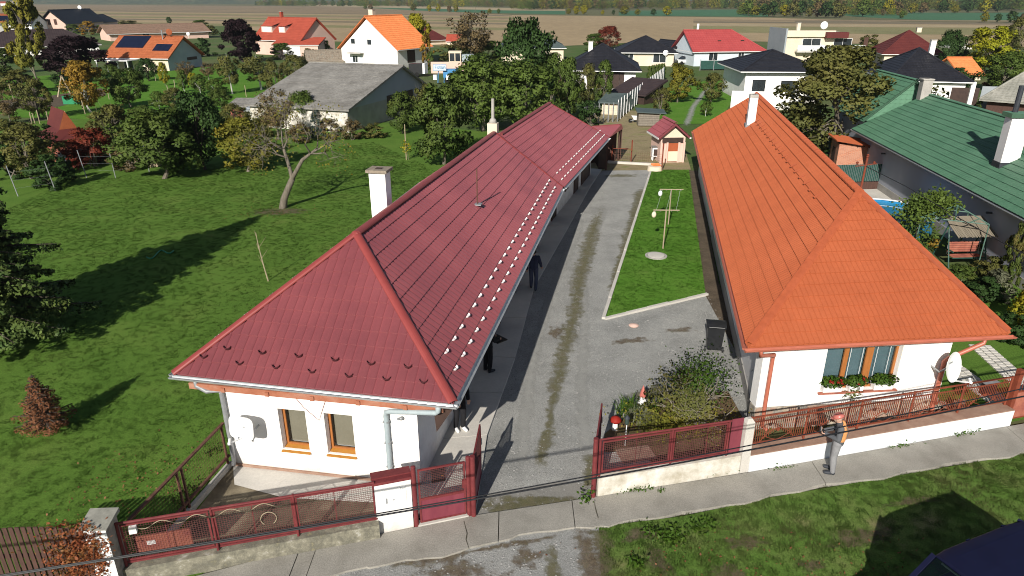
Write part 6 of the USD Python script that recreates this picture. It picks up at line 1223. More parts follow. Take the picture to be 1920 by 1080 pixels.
reg('frame_pale', [(0.06, 0.13, 0.10), (0.10, 0.18, 0.145)], scale=5, rough=0.5)
for o in (0, 1):
    P_, L_, R_ = pk_ + dd * o, el + dd * o, er + dd * o
    for a, b in ((L_, P_), (P_, R_), (L_, R_), (L_ * [1, 1, 0], L_), (R_ * [1, 1, 0], R_), ((L_ + R_) / 2, P_), (L_ * .7 + P_ * .3, L_ * .72 + R_ * .28), (R_ * .7 + P_ * .3, R_ * .72 + L_ * .28)): part('bar', MB().tube([a, b], .025, 6), M['frame_pale'], pg)
for a in (pk_, el, er, el * .5 + pk_ * .5, er * .5 + pk_ * .5): part('purlin', MB().tube([a, a + dd], .02, 6), M['frame_pale'], pg)
r = np.random.default_rng(12); t = r.uniform(0, 1, (3400, 2)); vv = el + np.outer(t[:, 0], (pk_ - el) * 1.0) + np.outer(t[:, 1], dd) + r.normal(size=(3400, 3)) * [.2, .18, .2]; v2 = el * [1, 1, 0] + np.outer(np.ones(1100), [0, 0, 1]) * r.uniform(.3, 2.3, (1100, 1)) + r.normal(size=(1100, 3)) * [.45, .5, .1] + np.outer(r.uniform(0, 1, 1100), dd)
vn = thing('grape_vine', 'leafy vine covering the left half of the green pergola', 'vine', (*el[:2], 0)); part('leaves', leaf_blades(np.vstack([vv, v2]), .17, r), M['leaf_mid'], vn); part('stem', MB().tube([el * [1, 1, 0] + [.1, .2, 0], el + [.1, .3, -.8], el + [.3, .6, 0], pk_ + [0, .6, -.2]], [.04, .03, .025, .015], 6), M['bark'], vn)
part('leaves', leaves_mesh(60, el + [.55, -.5, -1.1], np.array([.3, .2, .25]), .14, 8), M['leaf_orange'], vn)
M['brick_wall'] = usdkit.material(stage, LK + 'brick_wall', {'tc': ('geometry', {}), 'mp': ('mapping', {'rotation': (math.pi / 2, 0, 0)}), 'b': ('brick_texture', {'color1': (0.40, 0.14, 0.075), 'color2': (0.50, 0.20, 0.11), 'mortar': (0.42, 0.33, 0.26), 'scale': 1.0, 'mortar_size': 0.008, 'brick_width': 0.25, 'row_height': 0.075}), 'p': ('principled_bsdf', {'roughness': 0.95})}, [('tc.position', 'mp.vector'), ('mp.vector', 'b.vector'), ('b.color', 'p.base_color')], surface='p.BSDF')
b0 = G(1563, 333); b1 = G(1608, 331); PB2 = Plane(b0, D3[1] * np.array([1, 0, 0]) - D3[0] * np.array([0, 1, 0])); bs = thing('brick_shed', 'small red brick shed with orange lean roof behind the orange-roofed house', 'shed', (*b0[:2], 0)); wB = 1.9
part('wall', PB2.box(MB(), 0, wB, -.02, 2.3, -2.2, 0), M['brick_wall'], bs); q = [PB2.at(-.3, 2.62, .35), PB2.at(wB + .3, 2.28, .35), PB2.at(wB + .3, 2.28, -2.5), PB2.at(-.3, 2.62, -2.5)]
rf_ = MB().poly(q).poly([p - [0, 0, .08] for p in q][::-1])
for a, b in zip(q, q[1:] + q[:1]): rf_.add([a, b, b - [0, 0, .08], a - [0, 0, .08]], [[0, 1, 2, 3]])
part('roof', rf_, M['orange_tile'], bs); part('door', PB2.box(MB(), -.02, -.012, .05, 1.9, -1.6, -.7), M['wood_brown'], bs)
for k in range(6): part('rafter', MB().beam(PB2.at(.05 + k * .36, 2.50 - k * .062, .3), PB2.at(.05 + k * .36, 2.50 - k * .062, -.1), .06, .08), M['wood_brown'], bs)
f0, f1 = G(1578, 357), G(1672, 354); PF = Plane(f0, f1 - f0); Lf2 = float(np.linalg.norm((f1 - f0)[:2])); gf2 = thing('screen_fence', 'dark green screened fence with brown base board by the patio', 'fence', (*f0[:2], 0))
part('screen', PF.box(MB(), -1.2, Lf2, .55, 1.65, -.02, 0), M['leaf_bluegreen'] if 0 else M['frame_green'], gf2); part('base_board', PF.box(MB(), -1.2, Lf2, 0, .5, -.04, .01), M['wood_brown'], gf2)
for s in np.arange(-1.15, Lf2 - .1, .12): part('bar', PF.box(MB(), s - .006, s + .006, .55, 1.7, .012, .022), M['grey_steel'], gf2)
for s in (-1.2, Lf2 * .4, Lf2): part('post', PF.box(MB(), s - .05, s + .05, 0, 1.8, -.1, -.03), M['shoe_dark'], gf2)
for k, (px, py) in enumerate(((1685, 360), (1692, 365), (1698, 372), (1706, 377))):
    g = G(px, py, .03); single('concrete_block', MB().box((*g[:2], .14), (.4, .3, .24), (1, .3 + .2 * k)), M['concrete_pale'], ('pale concrete block nearest the screen fence along the blue-grey wall', 'second pale concrete block from the screen fence, along the blue-grey wall', 'third pale concrete block from the screen fence, along the blue-grey wall', 'pale concrete block nearest the pool along the blue-grey wall')[k], 'block')
# ------------------------------------------------------------------ neighbouring houses
reg('glass_dark', [(0.015, 0.02, 0.024), (0.04, 0.048, 0.055)], scale=0.7, rough=0.12, spec=0.6)
def house(name, label, A, B, depth, ze, zr, kind, wall, roof, over=0.45, wins=(), base=None, trim='white_pvc', tw=0.45, rh=0.5, fascia='white_pvc', chim=(), cat='house', plan=None, ridge_m=None, mfrac=.5, gable_wall=None, step=0.035):
    """A plain house: front from A to B, going back by depth; eaves at ze, ridge at zr. kind: gable_x, gable_y, hip_x, hip_y, half_x (gable left, hip right), mono, flat"""
    A, B = np.array([A[0], A[1], 0.0]), np.array([B[0], B[1], 0.0]); d = unit(B - A); n = np.array([-d[1], d[0], 0]); L = float(np.linalg.norm(B - A))
    P = lambda s, t, z=0.0: A + d * s + n * t + [0, 0, z]
    h = thing(name, label, cat, (A + B) / 2 + n * depth / 2)
    q = lambda s0, s1, t0, t1, z0, z1: MB().box((P((s0 + s1) / 2, (t0 + t1) / 2, (z0 + z1) / 2)), (s1 - s0, t1 - t0, z1 - z0), d)
    top = ze if kind != 'flat' else zr
    part('wall', q(0, L, 0, depth, -.1, top - .02), M[wall], h)
    o = over; rk = {}
    if kind == 'flat':
        part('roof', q(-.1, L + .1, -.1, depth + .1, top - .02, top + .14), M[roof], h)
    else:
        w = (depth if kind in ('gable_x', 'hip_x', 'half_x', 'mono') else L) + 2 * o
        slope_ = (zr - ze) / (w / 2 - 0) if kind != 'mono' else (zr - ze) / (depth + 2 * o)
        c = [P(-o, -o, ze), P(L + o, -o, ze), P(L + o, depth + o, ze), P(-o, depth + o, ze)]
        m = depth * mfrac; hp = (w / 2)
        if kind == 'gable_x': r0, r1 = P(-o, m, zr), P(L + o, m, zr)
        elif kind == 'hip_x': k = min(hp, (L + 2 * o) / 2); r0, r1 = P(-o + k, m, zr), P(L + o - k, m, zr)
        elif kind == 'half_x': r0, r1 = P(-o, m, zr), P(L + o - hp * .9, m, zr)
        elif kind == 'gable_y': r0, r1 = P(L / 2, -o, zr), P(L / 2, depth + o, zr)
        elif kind == 'hip_y': k = min(hp, (depth + 2 * o) / 2); r0, r1 = P(L / 2, -o + k, zr), P(L / 2, depth + o - k, zr)
        F = []
        if kind == 'mono': c[2], c[3] = c[2] + [0, 0, zr - ze], c[3] + [0, 0, zr - ze]; F = [(c[0], c[1], c[3], c[2])]
        elif kind in ('gable_x', 'hip_x', 'half_x'): F = [(c[0], c[1], r0, r1), (c[2], c[3], r1, r0), (c[1], c[2], r1, r1), (c[3], c[0], r0, r0)]
        else: F = [(c[3], c[0], r1, r0), (c[1], c[2], r0, r1), (c[0], c[1], r0, r0), (c[2], c[3], r1, r1)]
        dk, tiles = MB(), []
        for i, (e0, e1, a, b) in enumerate(F):
            if kind in ('gable_x', 'gable_y') and i > 1: continue
            if kind == 'half_x' and i == 3: continue
            pts = [e0, e1, b, a] if np.linalg.norm(a - b) > .02 else [e0, e1, a]
            slab_face(dk, pts, .16); n3 = len(pts)
            for x, y in zip(pts, pts[1:] + pts[:1]): dk.add([x, y, y - [0, 0, .16], x - [0, 0, .16]], [[0, 3, 2, 1]])
            du = unit(e1 - e0); up = a - (e0 + du * np.dot(a - e0, du)); Lt = float(np.linalg.norm(up)); sa, sb = float(np.dot(a - e0, du)), float(np.dot(b - e0, du)); Le = float(np.linalg.norm(e1 - e0))
            pl = [(0, -.02), (Le, -.02), (sb, Lt)] + ([(sa, Lt)] if n3 == 4 else [])
            tiles.append(tile_face(e0, e1, e0 + up, e1 + up, hip_planes(pl), tw, rh, seg=3, amp=.022, step=step, lift=.01))
        rf = part('roof', dk, M[roof], h); put_tiles(rf, tiles, M[roof], 0)
        if kind != 'mono':
            caps = [(r0, r1)] if np.linalg.norm(r0 - r1) > .1 else []
            if kind in ('hip_x',): caps += [(c[0], r0), (c[3], r0), (c[1], r1), (c[2], r1)]
            if kind == 'half_x': caps += [(c[1], r1), (c[2], r1)]
            if kind == 'hip_y': caps += [(c[0], r0), (c[1], r0), (c[2], r1), (c[3], r1)]
            for a, b in caps: ridge_run(rf, a + [0, 0, .04], b + [0, 0, .04], .13, 3.0, roof, 'ridge_cap', .006, .7)
        gm = M[gable_wall or wall]; zg = lambda f: ze + (zr - ze) * (1 - o / hp) - .06 if kind != 'mono' else zr
        if kind in ('gable_x', 'half_x'):
            for s in ((0, L) if kind == 'gable_x' else (0,)): s_ = s + (-.002 if s == 0 else .002); part('gable', MB().poly([P(s_, -.0, ze - .05), P(s_, depth, ze - .05), P(s_, m, zg(0))]).poly([P(s_ + (.1 if s == 0 else -.1), .0, ze - .05), P(s_ + (.1 if s == 0 else -.1), depth, ze - .05), P(s_ + (.1 if s == 0 else -.1), m, zg(0))]), gm, h)
        if kind == 'gable_y':
            for t in (-.002, depth + .002): part('gable', MB().poly([P(0, t, ze - .05), P(L, t, ze - .05), P(L / 2, t, zg(0))]), gm, h)
        if kind == 'mono':
            part('gable', MB().poly([P(0, 0, ze - .1), P(0, depth, ze - .1), P(0, depth, zr - .1)]).poly([P(L, 0, ze - .1), P(L, depth, ze - .1), P(L, depth, zr - .1)]).poly([P(0, depth, ze - .1), P(L, depth, ze - .1), P(L, depth, zr - .1), P(0, depth, zr - .1)]), gm, h)
        if fascia:
            for a, b in ((c[0], c[1]), (c[1], c[2]), (c[2], c[3]), (c[3], c[0])):
                if kind.startswith('gable_y') and abs(np.dot(unit(b - a), d)) > .5: continue
                if kind in ('gable_x', 'mono') and abs(np.dot(unit(b - a), d)) < .5: continue
                part('gutter', MB().beam(a + [0, 0, -.07], b + [0, 0, -.07], .12, .11), M[fascia], h)
    for face, s0, s1, z0, z1, *what in wins:
        k = what[0] if what else 'window'; F = {'f': Plane(P(0, 0), d), 'r': Plane(P(L, 0), n), 'l': Plane(P(0, depth), -n), 'b': Plane(P(L, depth), -d)}[face]
        if k == 'window':
            f = MB(); t = .07
            for x in ((s0, s0 + t, z0, z1), (s1 - t, s1, z0, z1), (s0 + t, s1 - t, z0, z0 + t), (s0 + t, s1 - t, z1 - t, z1)): F.box(f, *x, .004, .05)
            if s1 - s0 > 1.0: F.box(f, (s0 + s1) / 2 - t / 2, (s0 + s1) / 2 + t / 2, z0 + t, z1 - t, .004, .05)
            w_ = part('window', f, M[trim], h); part('pane', F.box(MB(), s0 + t, s1 - t, z0 + t, z1 - t, .004, .02), M['glass_dark'], w_)
        elif k == 'door': part('door', F.box(MB(), s0, s1, z0, z1, .004, .04), M[what[1] if len(what) > 1 else 'wood_brown'], h)
        else: part(k, F.box(MB(), s0, s1, z0, z1, .004, what[2] if len(what) > 2 else .05), M[what[1]], h)
    for s, t, w_, z0, z1, m_ in chim: chimney(h, P(s, t), w_, w_, z0, z1, d, m_, 'concrete', .05, .08)
    return h, P, d, n, L
def pv_panel(h, c0, du, dv, nx, ny, w, l, gap=.03):
    """solar panels on a roof: c0 lower left corner, du along the eave, dv up the slope"""
    nn = unit(np.cross(du, dv)); nn = nn if nn[2] > 0 else -nn
    for i in range(nx):
        for j in range(ny):
            p = c0 + du * i * (w + gap) + dv * j * (l + gap) + nn * .12; part('solar_panel', MB().add([p, p + du * w, p + du * w + dv * l, p + dv * l, p - nn * .05, p + du * w - nn * .05, p + du * w + dv * l - nn * .05, p + dv * l - nn * .05], [[0, 1, 2, 3], [4, 5, 1, 0], [5, 6, 2, 1], [6, 7, 3, 2], [7, 4, 0, 3]]), M['pv'], h)
def roof_dish(h, p, r=.45, m='white_paint'): part('roof_dish', MB().tube([p, p + [0, 0, .7]], .03, 6).lathe([(0, 0), (r * .6, .06), (r, .2), (r * .97, .21), (0, .03)], (0, 0, 0), 14) if 0 else MB().tube([p, p + [0, 0, .7]], .03, 6).ball(p + [0, -.1, .75], r, 2, (1, .25, 1)), M[m], h)
# green-roofed long house at the right
GE0, GE1 = G(1597, 242, 3.0), G(1920, 410, 3.0); GD = unit((GE0 - GE1) * [1, 1, 0]); GN = np.array([GD[1], -GD[0], 0])
h3 = thing('green_roofed_house', 'long blue-grey house with green metal tile roof behind the pool garden', 'house', GE1 * [1, 1, 0] + GN * 4)
g0, g1 = GE1 - GD * 6.0, GE0; gr0, gr1 = g0 + GN * 4.0 + [0, 0, 2.52], g1 + GN * 4.0 + [0, 0, 2.52] - GD * 1.0
gw0, gw1 = g0 + GN * .55 + GD * .4, g1 + GN * .55 - GD * .5; Lg = float(np.linalg.norm(gw1 - gw0))
part('wall', MB().box((*((gw0 + gw1) / 2 + GN * 3.4)[:2], 1.45), (Lg, 6.8, 3.1), GD), M['wall_slate_blue'], h3); part('plinth', MB().box((*((gw0 + gw1) / 2 + GN * 3.4)[:2], .2), (Lg + .06, 6.86, .5), GD), M['plaster_grey'], h3)
dk = MB(); er0, er1 = g0 + GN * 8, g1 + GN * 8
for f in ([g0, g1, gr1, gr0], [er1, er0, gr0, gr1]): slab_face(dk, f)
rf3 = part('roof', dk, M['green_tile'], h3)
kwg = dict(tw=.24, seg=3, amp=.032, step=.03, lift=.012); Lgs = 4.73
put_tiles(rf3, [quadslope(g1, g0, gr1, gr0, rh=Lgs / 13, **kwg)], M['green_tile'], 300); put_tiles(rf3, [quadslope(er0, er1, gr0, gr1, rh=Lgs / 13, **kwg)], M['green_tile'], 0)
ridge_run(rf3, gr0 + [0, 0, .04], gr1 + [0, 0, .04], .12, 2.0, 'green_tile', 'ridge_cap', .004, .6)
gutter([g0 - GN * .06 - [0, 0, .03], g1 - GN * .06 - [0, 0, .03]], .065, 'grey_steel', h3)
nG = unit(np.cross(g1 - g0, gr0 - g0)); nG = nG if nG[2] > 0 else -nG
# taller far wing with a green shingled gable turned to the camera
WG = g1 + GD * .05; wl_, wr_ = G(1619, 226, 3.3), None; wp = WG + GN * 0; apx = V(1716, 152, WG, GN); lft = V(1618, 226, WG, GN)
s_a, z_a = apx; s_l, z_l = lft; gl0 = WG * [1, 1, 0] + GN * s_l + [0, 0, z_l]; ga = WG * [1, 1, 0] + GN * s_a + [0, 0, z_a]; gr_ = WG * [1, 1, 0] + GN * (2 * s_a - s_l) + [0, 0, z_l]; dep = 7.0
wing = MB().poly([gl0, gr_, ga]).poly([gl0 - [0, 0, z_l], gr_ - [0, 0, z_l], gr_, gl0]); part('wing_wall', MB().box(((gl0 + gr_) / 2 + GD * dep / 2) * [1, 1, 0] + [0, 0, z_l / 2 - .1], (float(np.linalg.norm(gr_ - gl0)) - .5, dep - .1, z_l - .1), GN), M['wall_slate_blue'], h3)
part('gable', MB().poly([gl0 + GD * .02, gr_ + GD * .02, ga + GD * .02]), M['green_light'], h3)
hgt_ = z_a - z_l; nrow = 9
for k in range(nrow):
    u0, u1 = k / nrow, (k + 1) / nrow; a0, a1 = gl0 + (ga - gl0) * u0, gr_ + (ga - gr_) * u0; b0, b1 = gl0 + (ga - gl0) * u1, gr_ + (ga - gr_) * u1; W = float(np.linalg.norm(a1 - a0)); nc = max(1, int(W / .38))
    for c in range(nc):
        x0, x1 = c / nc + .012, (c + 1) / nc - .012; p = [a0 + (a1 - a0) * x0, a0 + (a1 - a0) * x1, b0 + (b1 - b0) * min(1, x1), b0 + (b1 - b0) * x0]
        part('shingle', MB().poly([p[0] - GD * .03, p[1] - GD * .03, p[2] - GD * .008, p[3] - GD * .008]), M['green_light'], h3)
ww1 = GD * dep; dk = MB(); ov = (gl0 - ga) * .03
for f in ([gl0 + ov - GD * .2, gl0 + ov + ww1, ga + ww1, ga - GD * .2], [gr_ + ww1, gr_ - GD * .2, ga - GD * .2, ga + ww1]): slab_face(dk, [np.array(x) + [0, 0, .06] for x in f], .08)
rf4 = part('roof', dk, M['green_tile'], h3); off = np.array([0, 0, .06])
put_tiles(rf4, [quadslope(gl0 + ww1 + off, gl0 - GD * .2 + off, ga + ww1 + off, ga - GD * .2 + off, rh=.40, **kwg), quadslope(gr_ - GD * .2 + off, gr_ + ww1 + off, ga - GD * .2 + off, ga + ww1 + off, rh=.40, **kwg)], M['green_tile'], 0)
ridge_run(rf4, ga - GD * .25 + [0, 0, .1], ga + ww1 + [0, 0, .1], .12, 2.0, 'green_tile', 'ridge_cap', .004, .6)
for e in (gl0, gr_): part('verge_board', MB().beam(e - GD * .1, ga - GD * .1, .16, .05, GD), M['green_tile'], rf4)
pc1 = onroof(1733, 184, g0, nG); chimney(h3, pc1 + GD * .2, .6, .6, pc1[2] - .5, pc1[2] + 1.15, GD, 'concrete', 'concrete', .05, .08)
pc2 = onroof(1876, 316, g0, nG); cb_ = chimney(h3, pc2 + GD * .35 + GN * .35, .62, .80, pc2[2] - .6, pc2[2] + 2.35, GD, 'plaster_white', None, flue=False, base=None)
part('flashing', MB().box((*(pc2 + GD * .35 + GN * .35)[:2], pc2[2] + .12), (.70, .88, .3), GD), M['shoe_dark'], cb_)
part('chimney_cap', MB().box((*(pc2 + GD * .35 + GN * .35)[:2], pc2[2] + 2.46), (.86, 1.04, .2), GD), M['green_tile'], cb_); part('flue_pipe', MB().cyl((*(pc2 + GD * .45 + GN * .2)[:2], pc2[2] + 2.5), (*(pc2 + GD * .45 + GN * .2)[:2], pc2[2] + 3.75), .12, n=10), M['shoe_dark'], cb_)
for px, py in ((1660, 288), (1860, 399)):
    s, z = V(px, py, gw0, GD); b = gw0 * [1, 1, 0] + GD * s + [0, 0, z]; part('wall_bracket', MB().beam(b, b - GN * .25, .08), M['shoe_dark'], h3)
# small pink outhouse with gable
A, B = G(1236, 305), G(1281, 304); zo = hgt(257, A); zg_ = hgt(231, A); h_, P, d, n, L = house('outhouse', 'small pink outhouse with steep maroon gable roof at the end of the driveway', A, B, 2.4, zo, zg_, 'gable_y', 'plaster_pink', 'maroon_metal', .28, (('f', .55, 1.35, .05, 1.85, 'door', 'orange_tile'), ('f', .1, L_o := 1.7, zo - .45, zo - .06, 'opening', 'dark_door'), ('f', .6, 1.35, .1, .85, 'panel', 'plaster_cream', .08)), fascia='pale_zinc', gable_wall='plaster_cream', cat='outhouse', tw=.24, rh=.4)
for s in (.05, .5, 1.4, L - .05): part('pilaster', MB().box(P(s, -.04, zo / 2 - .2), (.14, .08, zo - .4), d), M['plaster_pink'], h_)
hw = thing('hen_house', 'grey weathered plank hen house with overhanging flat roof on the far yard', 'hen house', G(1210, 236)); a = G(1196, 237); PQ = Plane(a, [1, -.06]); zt = hgt(209, a)
for k in range(7): part('plank', PQ.box(MB(), .02, 2.0, .1 + k * (zt - .2) / 7, .06 + (k + 1) * (zt - .2) / 7, -.02, .02 + .004 * (k % 2)), M['wood_grey'], hw)
part('side', PQ.box(MB(), 0.02, 2.0, .05, zt - .15, -1.5, -.022), M['wood_grey'], hw); part('roof', MB().add([PQ.at(-.2, zt, .3), PQ.at(2.6, zt - .12, .3), PQ.at(2.6, zt, -1.8), PQ.at(-.2, zt + .12, -1.8), PQ.at(-.2, zt - .07, .3), PQ.at(2.6, zt - .19, .3), PQ.at(2.6, zt - .07, -1.8), PQ.at(-.2, zt + .05, -1.8)], [[0, 1, 2, 3], [4, 5, 1, 0], [5, 6, 2, 1], [6, 7, 3, 2], [7, 4, 0, 3], [7, 6, 5, 4]]), M['teal_roof'], hw)
wb = G(1193, 230); wbt = thing('wheelbarrow', 'pale grey wheelbarrow beside the hen house', 'wheelbarrow', wb); part('tub', MB().add([wb + [x, y, z] for x, y, z in ((-.5, -.3, .65), (.55, -.3, .6), (.55, .3, .6), (-.5, .3, .65), (-.3, -.2, .3), (.3, -.2, .28), (.3, .2, .28), (-.3, .2, .3))], [[0, 4, 5, 1], [1, 5, 6, 2], [2, 6, 7, 3], [3, 7, 4, 0], [4, 7, 6, 5]]), M['pale_zinc'], wbt); part('wheel', MB().cyl(wb + [-.6, -.05, .2], wb + [-.6, .05, .2], .2, n=14), M['rubber'], wbt)
for s in (-1, 1): part('shaft', MB().tube([wb + [-.6, s * .08, .2], wb + [.3, s * .25, .4], wb + [1.0, s * .28, .6]], .025, 6), M['grey_steel'], wbt); part('leg', MB().tube([wb + [.35, s * .25, .4], wb + [.4, s * .25, 0]], .02, 6), M['grey_steel'], wbt)
ht = G(1228, 300); htt = thing('rabbit_hutch', 'white-framed rabbit hutch leaning against the pink outhouse', 'hutch', ht); part('box', MB().box(ht + [0, 0, .65], (.55, .5, .7)), M['limewash'], htt); part('mesh_front', MB().box(ht + [.02, -.255, .62], (.42, .01, .5)), M['dark_door'], htt); part('lid', MB().box(ht + [0, -.03, 1.03], (.65, .62, .05)), M['asbestos'], htt)
for x in (-.22, .22):
    for y in (-.2, .2): part('leg', MB().box(ht + [x, y, .15], (.06, .06, .3)), M['limewash'], htt)
wr = G(1228, 320); wrt = thing('concrete_ring', 'round yellowish concrete well ring with orange cover before the outhouse', 'well ring', wr); part('ring', MB().lathe([(.55, 0), (.53, .34), (.40, .36), (0, .36)], wr, 24), M['plaster_cream'], wrt, 40); part('cover', MB().box(wr + [.05, .1, .42], (.55, .5, .1), (1, .2)), M['orange_far'], wrt)
for k, (px, py, hh) in enumerate(((1147, 302, 1.2), (1183, 305, 1.7), (1240, 322, 2.0))):
    g = G(px, py); single('yard_post', MB().tube([g, g + [0, 0, hh]], .05, 7), M['rust_orange'], ('short rust-orange post at the left end of the yard fence', 'rust-orange post in the middle of the yard fence', 'thin rust-orange post beside the well ring')[k], 'post')
yf = thing('yard_fence', 'low wire yard fence on a concrete sill across the driveway end', 'fence', G(1190, 308)); ya, yb = G(1147, 306), G(1240, 311); PY = Plane(ya, yb - ya); Ly = float(np.linalg.norm((yb - ya)[:2])); part('sill', PY.box(MB(), -.3, Ly, -.02, .16, -.12, .1), M['concrete_pale'], yf); part('wire_mesh', mesh_panel(PY, 0, Ly, .2, 1.0, 0, .16, .008), M['rust_brown'], yf, kind='stuff'); part('rail', PY.box(MB(), 0, Ly * .38, 1.1, 1.14, -.02, .02), M['rust_orange'], yf)
wh = G(1141, 291); r = np.random.default_rng(3)
for k in range(6): c = wh + [r.uniform(-.35, .35), r.uniform(-.3, .3), 0]; sk = single('white_sack', MB().ball(c + [0, 0, .25 + .28 * (k > 3)], .28, 2, (1, .8, .75)), M['white_paint'], 'bulging white sack in the heap beside the lean-to', 'sack', 'white sacks heaped beside the lean-to', smooth=True)
# sheds and metal fence left of the far lawn
A, B = G(1128, 214), G(1164, 216); house('garden_shed', 'pale cream garden shed with dark flat roof behind the metal fence', A, B, 3.0, hgt(190, A), hgt(190, A) + .5, 'mono', 'plaster_cream', 'teal_roof', .35, (), fascia=None, cat='shed')
A, B = G(1150, 190), G(1207, 196); house('open_shed', 'dark shed with purple-brown mono-pitch roof behind the bungalow garden', A, B, 4.2, hgt(172, A), hgt(172, A) + 1.3, 'mono', 'dark_door', 'purple_tile', .4, (), fascia=None, cat='shed')
m0, m1 = G(1157, 228), G(1245, 152); PM = Plane(m0, m1 - m0); Lm = float(np.linalg.norm((m1 - m0)[:2])); mf = thing('metal_fence', 'tall grey sheet metal fence with posts along the far lawn', 'fence', m0)
for k in range(22): s0, s1 = k * Lm / 22, (k + 1) * Lm / 22; part('sheet', PM.box(MB(), s0 + .03, s1 - .03, .15, 2.05, -.02, .0), M['grey_pipe'], mf); part('post', PM.box(MB(), s0 - .05, s0 + .05, 0, 2.15, .0, .06), M['pale_zinc'], mf)
w0 = G(1095, 232); PM2 = Plane(w0, m0 - w0); Lm2 = float(np.linalg.norm((m0 - w0)[:2])); wf = thing('wire_fence', 'thin wire fence with grey posts behind the red-roofed house', 'fence', w0); part('wire_mesh', mesh_panel(PM2, 0, Lm2, .1, 1.7, 0, .25, .01), M['grey_steel'], wf, kind='stuff')
for k in range(8): part('post', PM2.box(MB(), k * Lm2 / 7 - .04, k * Lm2 / 7 + .04, 0, 1.9, 0, .08), M['grey_steel'], wf)
# barn
B, C = G(655, 249), G(803, 201); A = G(466, 226); Ab = unit(B - C); dA = np.array([-Ab[1], Ab[0], 0]); wB = float(np.linalg.norm(B - C)); Lb_ = 10.6; A = B - unit(np.array([Ab[1], -Ab[0], 0])) * Lb_ if np.dot(np.array([Ab[1], -Ab[0], 0]), [1, 0, 0]) > 0 else B + unit(np.array([Ab[1], -Ab[0], 0])) * Lb_
zb_e, zb_r = hgt(212, B) + .35, hgt(127, (B + C) / 2)
bn_, P, d, n, L = house('barn', 'wide low barn with grey corrugated roof and pale plaster walls', A, B, wB, zb_e, zb_r, 'gable_x', 'plaster_grey', 'asbestos', .35, (('r', wB * .44, wB * .52, .8, 2.4, 'opening', 'dark_door'), ('r', wB * .56, wB * .78, .6, 2.4, 'opening', 'dark_door'), ('r', wB * .86, wB * .97, .6, 2.2, 'opening', 'dark_door'), ('f', 0.02, L_b := 10.5, -.1, zb_e - .1, 'facing', 'pale_wall', .02)), fascia=None, cat='barn', gable_wall='wall_slate_blue', tw=.28, rh=1.2, step=.02, mfrac=.64)  # slate blue on the gable is its shade, painted as colour
part('flashing_strip', MB().beam(P(.5, wB * .16, zb_e + .75), P(7, wB * .16, zb_e + .75), .12, .1), M['pale_wall'], bn_)
ts = thing('tile_shed', 'small shed with old brown tile roof between barn and white house', 'shed', G(610, 128))
A, B = G(580, 126), G(645, 124); stage.RemovePrim(ts); USED.pop(('/World', 'tile_shed')); house('tile_shed', 'small shed with old brown tile roof between barn and white house', A, B, 5, hgt(117, A), hgt(117, A) + 1.9, 'gable_x', 'wood_grey', 'old_tile', .4, (), fascia=None, cat='shed')
# white house with the orange roof
A, B = G(643, 124), G(747, 129); ze, zr = hgt(90, A), hgt(30, (A + B) / 2); house('white_house', 'tall white gabled house with orange tile roof and small balcony', A, B, 10.5, ze, zr, 'gable_y', 'plaster_white', 'orange_far', .55, (
    ('f', 2.3, 3.3, hgt(82, A), hgt(71, A)), ('f', 3.6, 4.4, hgt(98, A), hgt(71, A), 'door', 'plaster_blue'), ('f', 5.9, 6.9, hgt(83, A), hgt(72, A)), ('f', 2.0, 5.0, hgt(99, A), hgt(97, A), 'balcony_slab', 'concrete', 1.2), ('f', 2.4, 3.6, hgt(116, A), hgt(103, A)), ('f', 4.0, 4.5, hgt(122, A), hgt(103, A), 'door', 'plaster_blue'), ('r', 3.0, 5.5, .8, 3.2, 'door', 'dark_door')), chim=((5.2, 3.0, .9, zr - 1.2, zr + 1.0, 'plaster_cream'),))
hh_, P_, d_, n_ = None, None, unit(B - A), None
bal = thing('balcony_rail', 'thin balcony railing', 'railing', A) if 0 else None
# pink house left with red roof
A, B = G(480, 101), G(566, 106); ze, zr = hgt(74, A), 0; D_ = 10.0; zr = hgt(33, (A + B) / 2 + [0, 5, 0]); ph, P, d, n, L = house('pink_house', 'pink house with steep red roof and two dormers', A, B, D_, ze, zr, 'gable_x', 'plaster_pink', 'red_far', .4, (('r', 3, 4, 1, 2.2),), chim=((4.2, 5, .6, zr - .5, zr + 1.2, 'red_far'),), gable_wall='plaster_pink')
for s, w_ in ((3.0, 3.6), (8.0, 2.0)):
    zc = ze + (zr - ze) * .30; tq = D_ * .5 * .30; dm = MB().box(P(s, tq + 1.2, zc + .75), (w_, 2.6, 1.6), d); dr = part('dormer', dm, M['plaster_pink'], ph); part('dormer_roof', MB().add([P(s - w_ / 2 - .2, tq - .35, zc + 1.5), P(s + w_ / 2 + .2, tq - .35, zc + 1.5), P(s + w_ / 2 + .2, tq + 3.6, zc + 2.5), P(s - w_ / 2 - .2, tq + 3.6, zc + 2.5)], [[0, 1, 2, 3]]), M['red_far'], dr); part('window', MB().box(P(s, tq - .12, zc + .8), (w_ * .75, .06, 1.0), d), M['white_pvc'], dr)
A, B = G(515, 108), G(598, 108); house('garage', 'low pink garage with flat red roof before the pink house', A, B, 6, hgt(84, A), hgt(84, A) + 1.2, 'mono', 'plaster_pink', 'red_far', .3, (('f', 2.0, 5.6, .2, 2.5, 'garage_door', 'white_pvc'),), cat='garage')
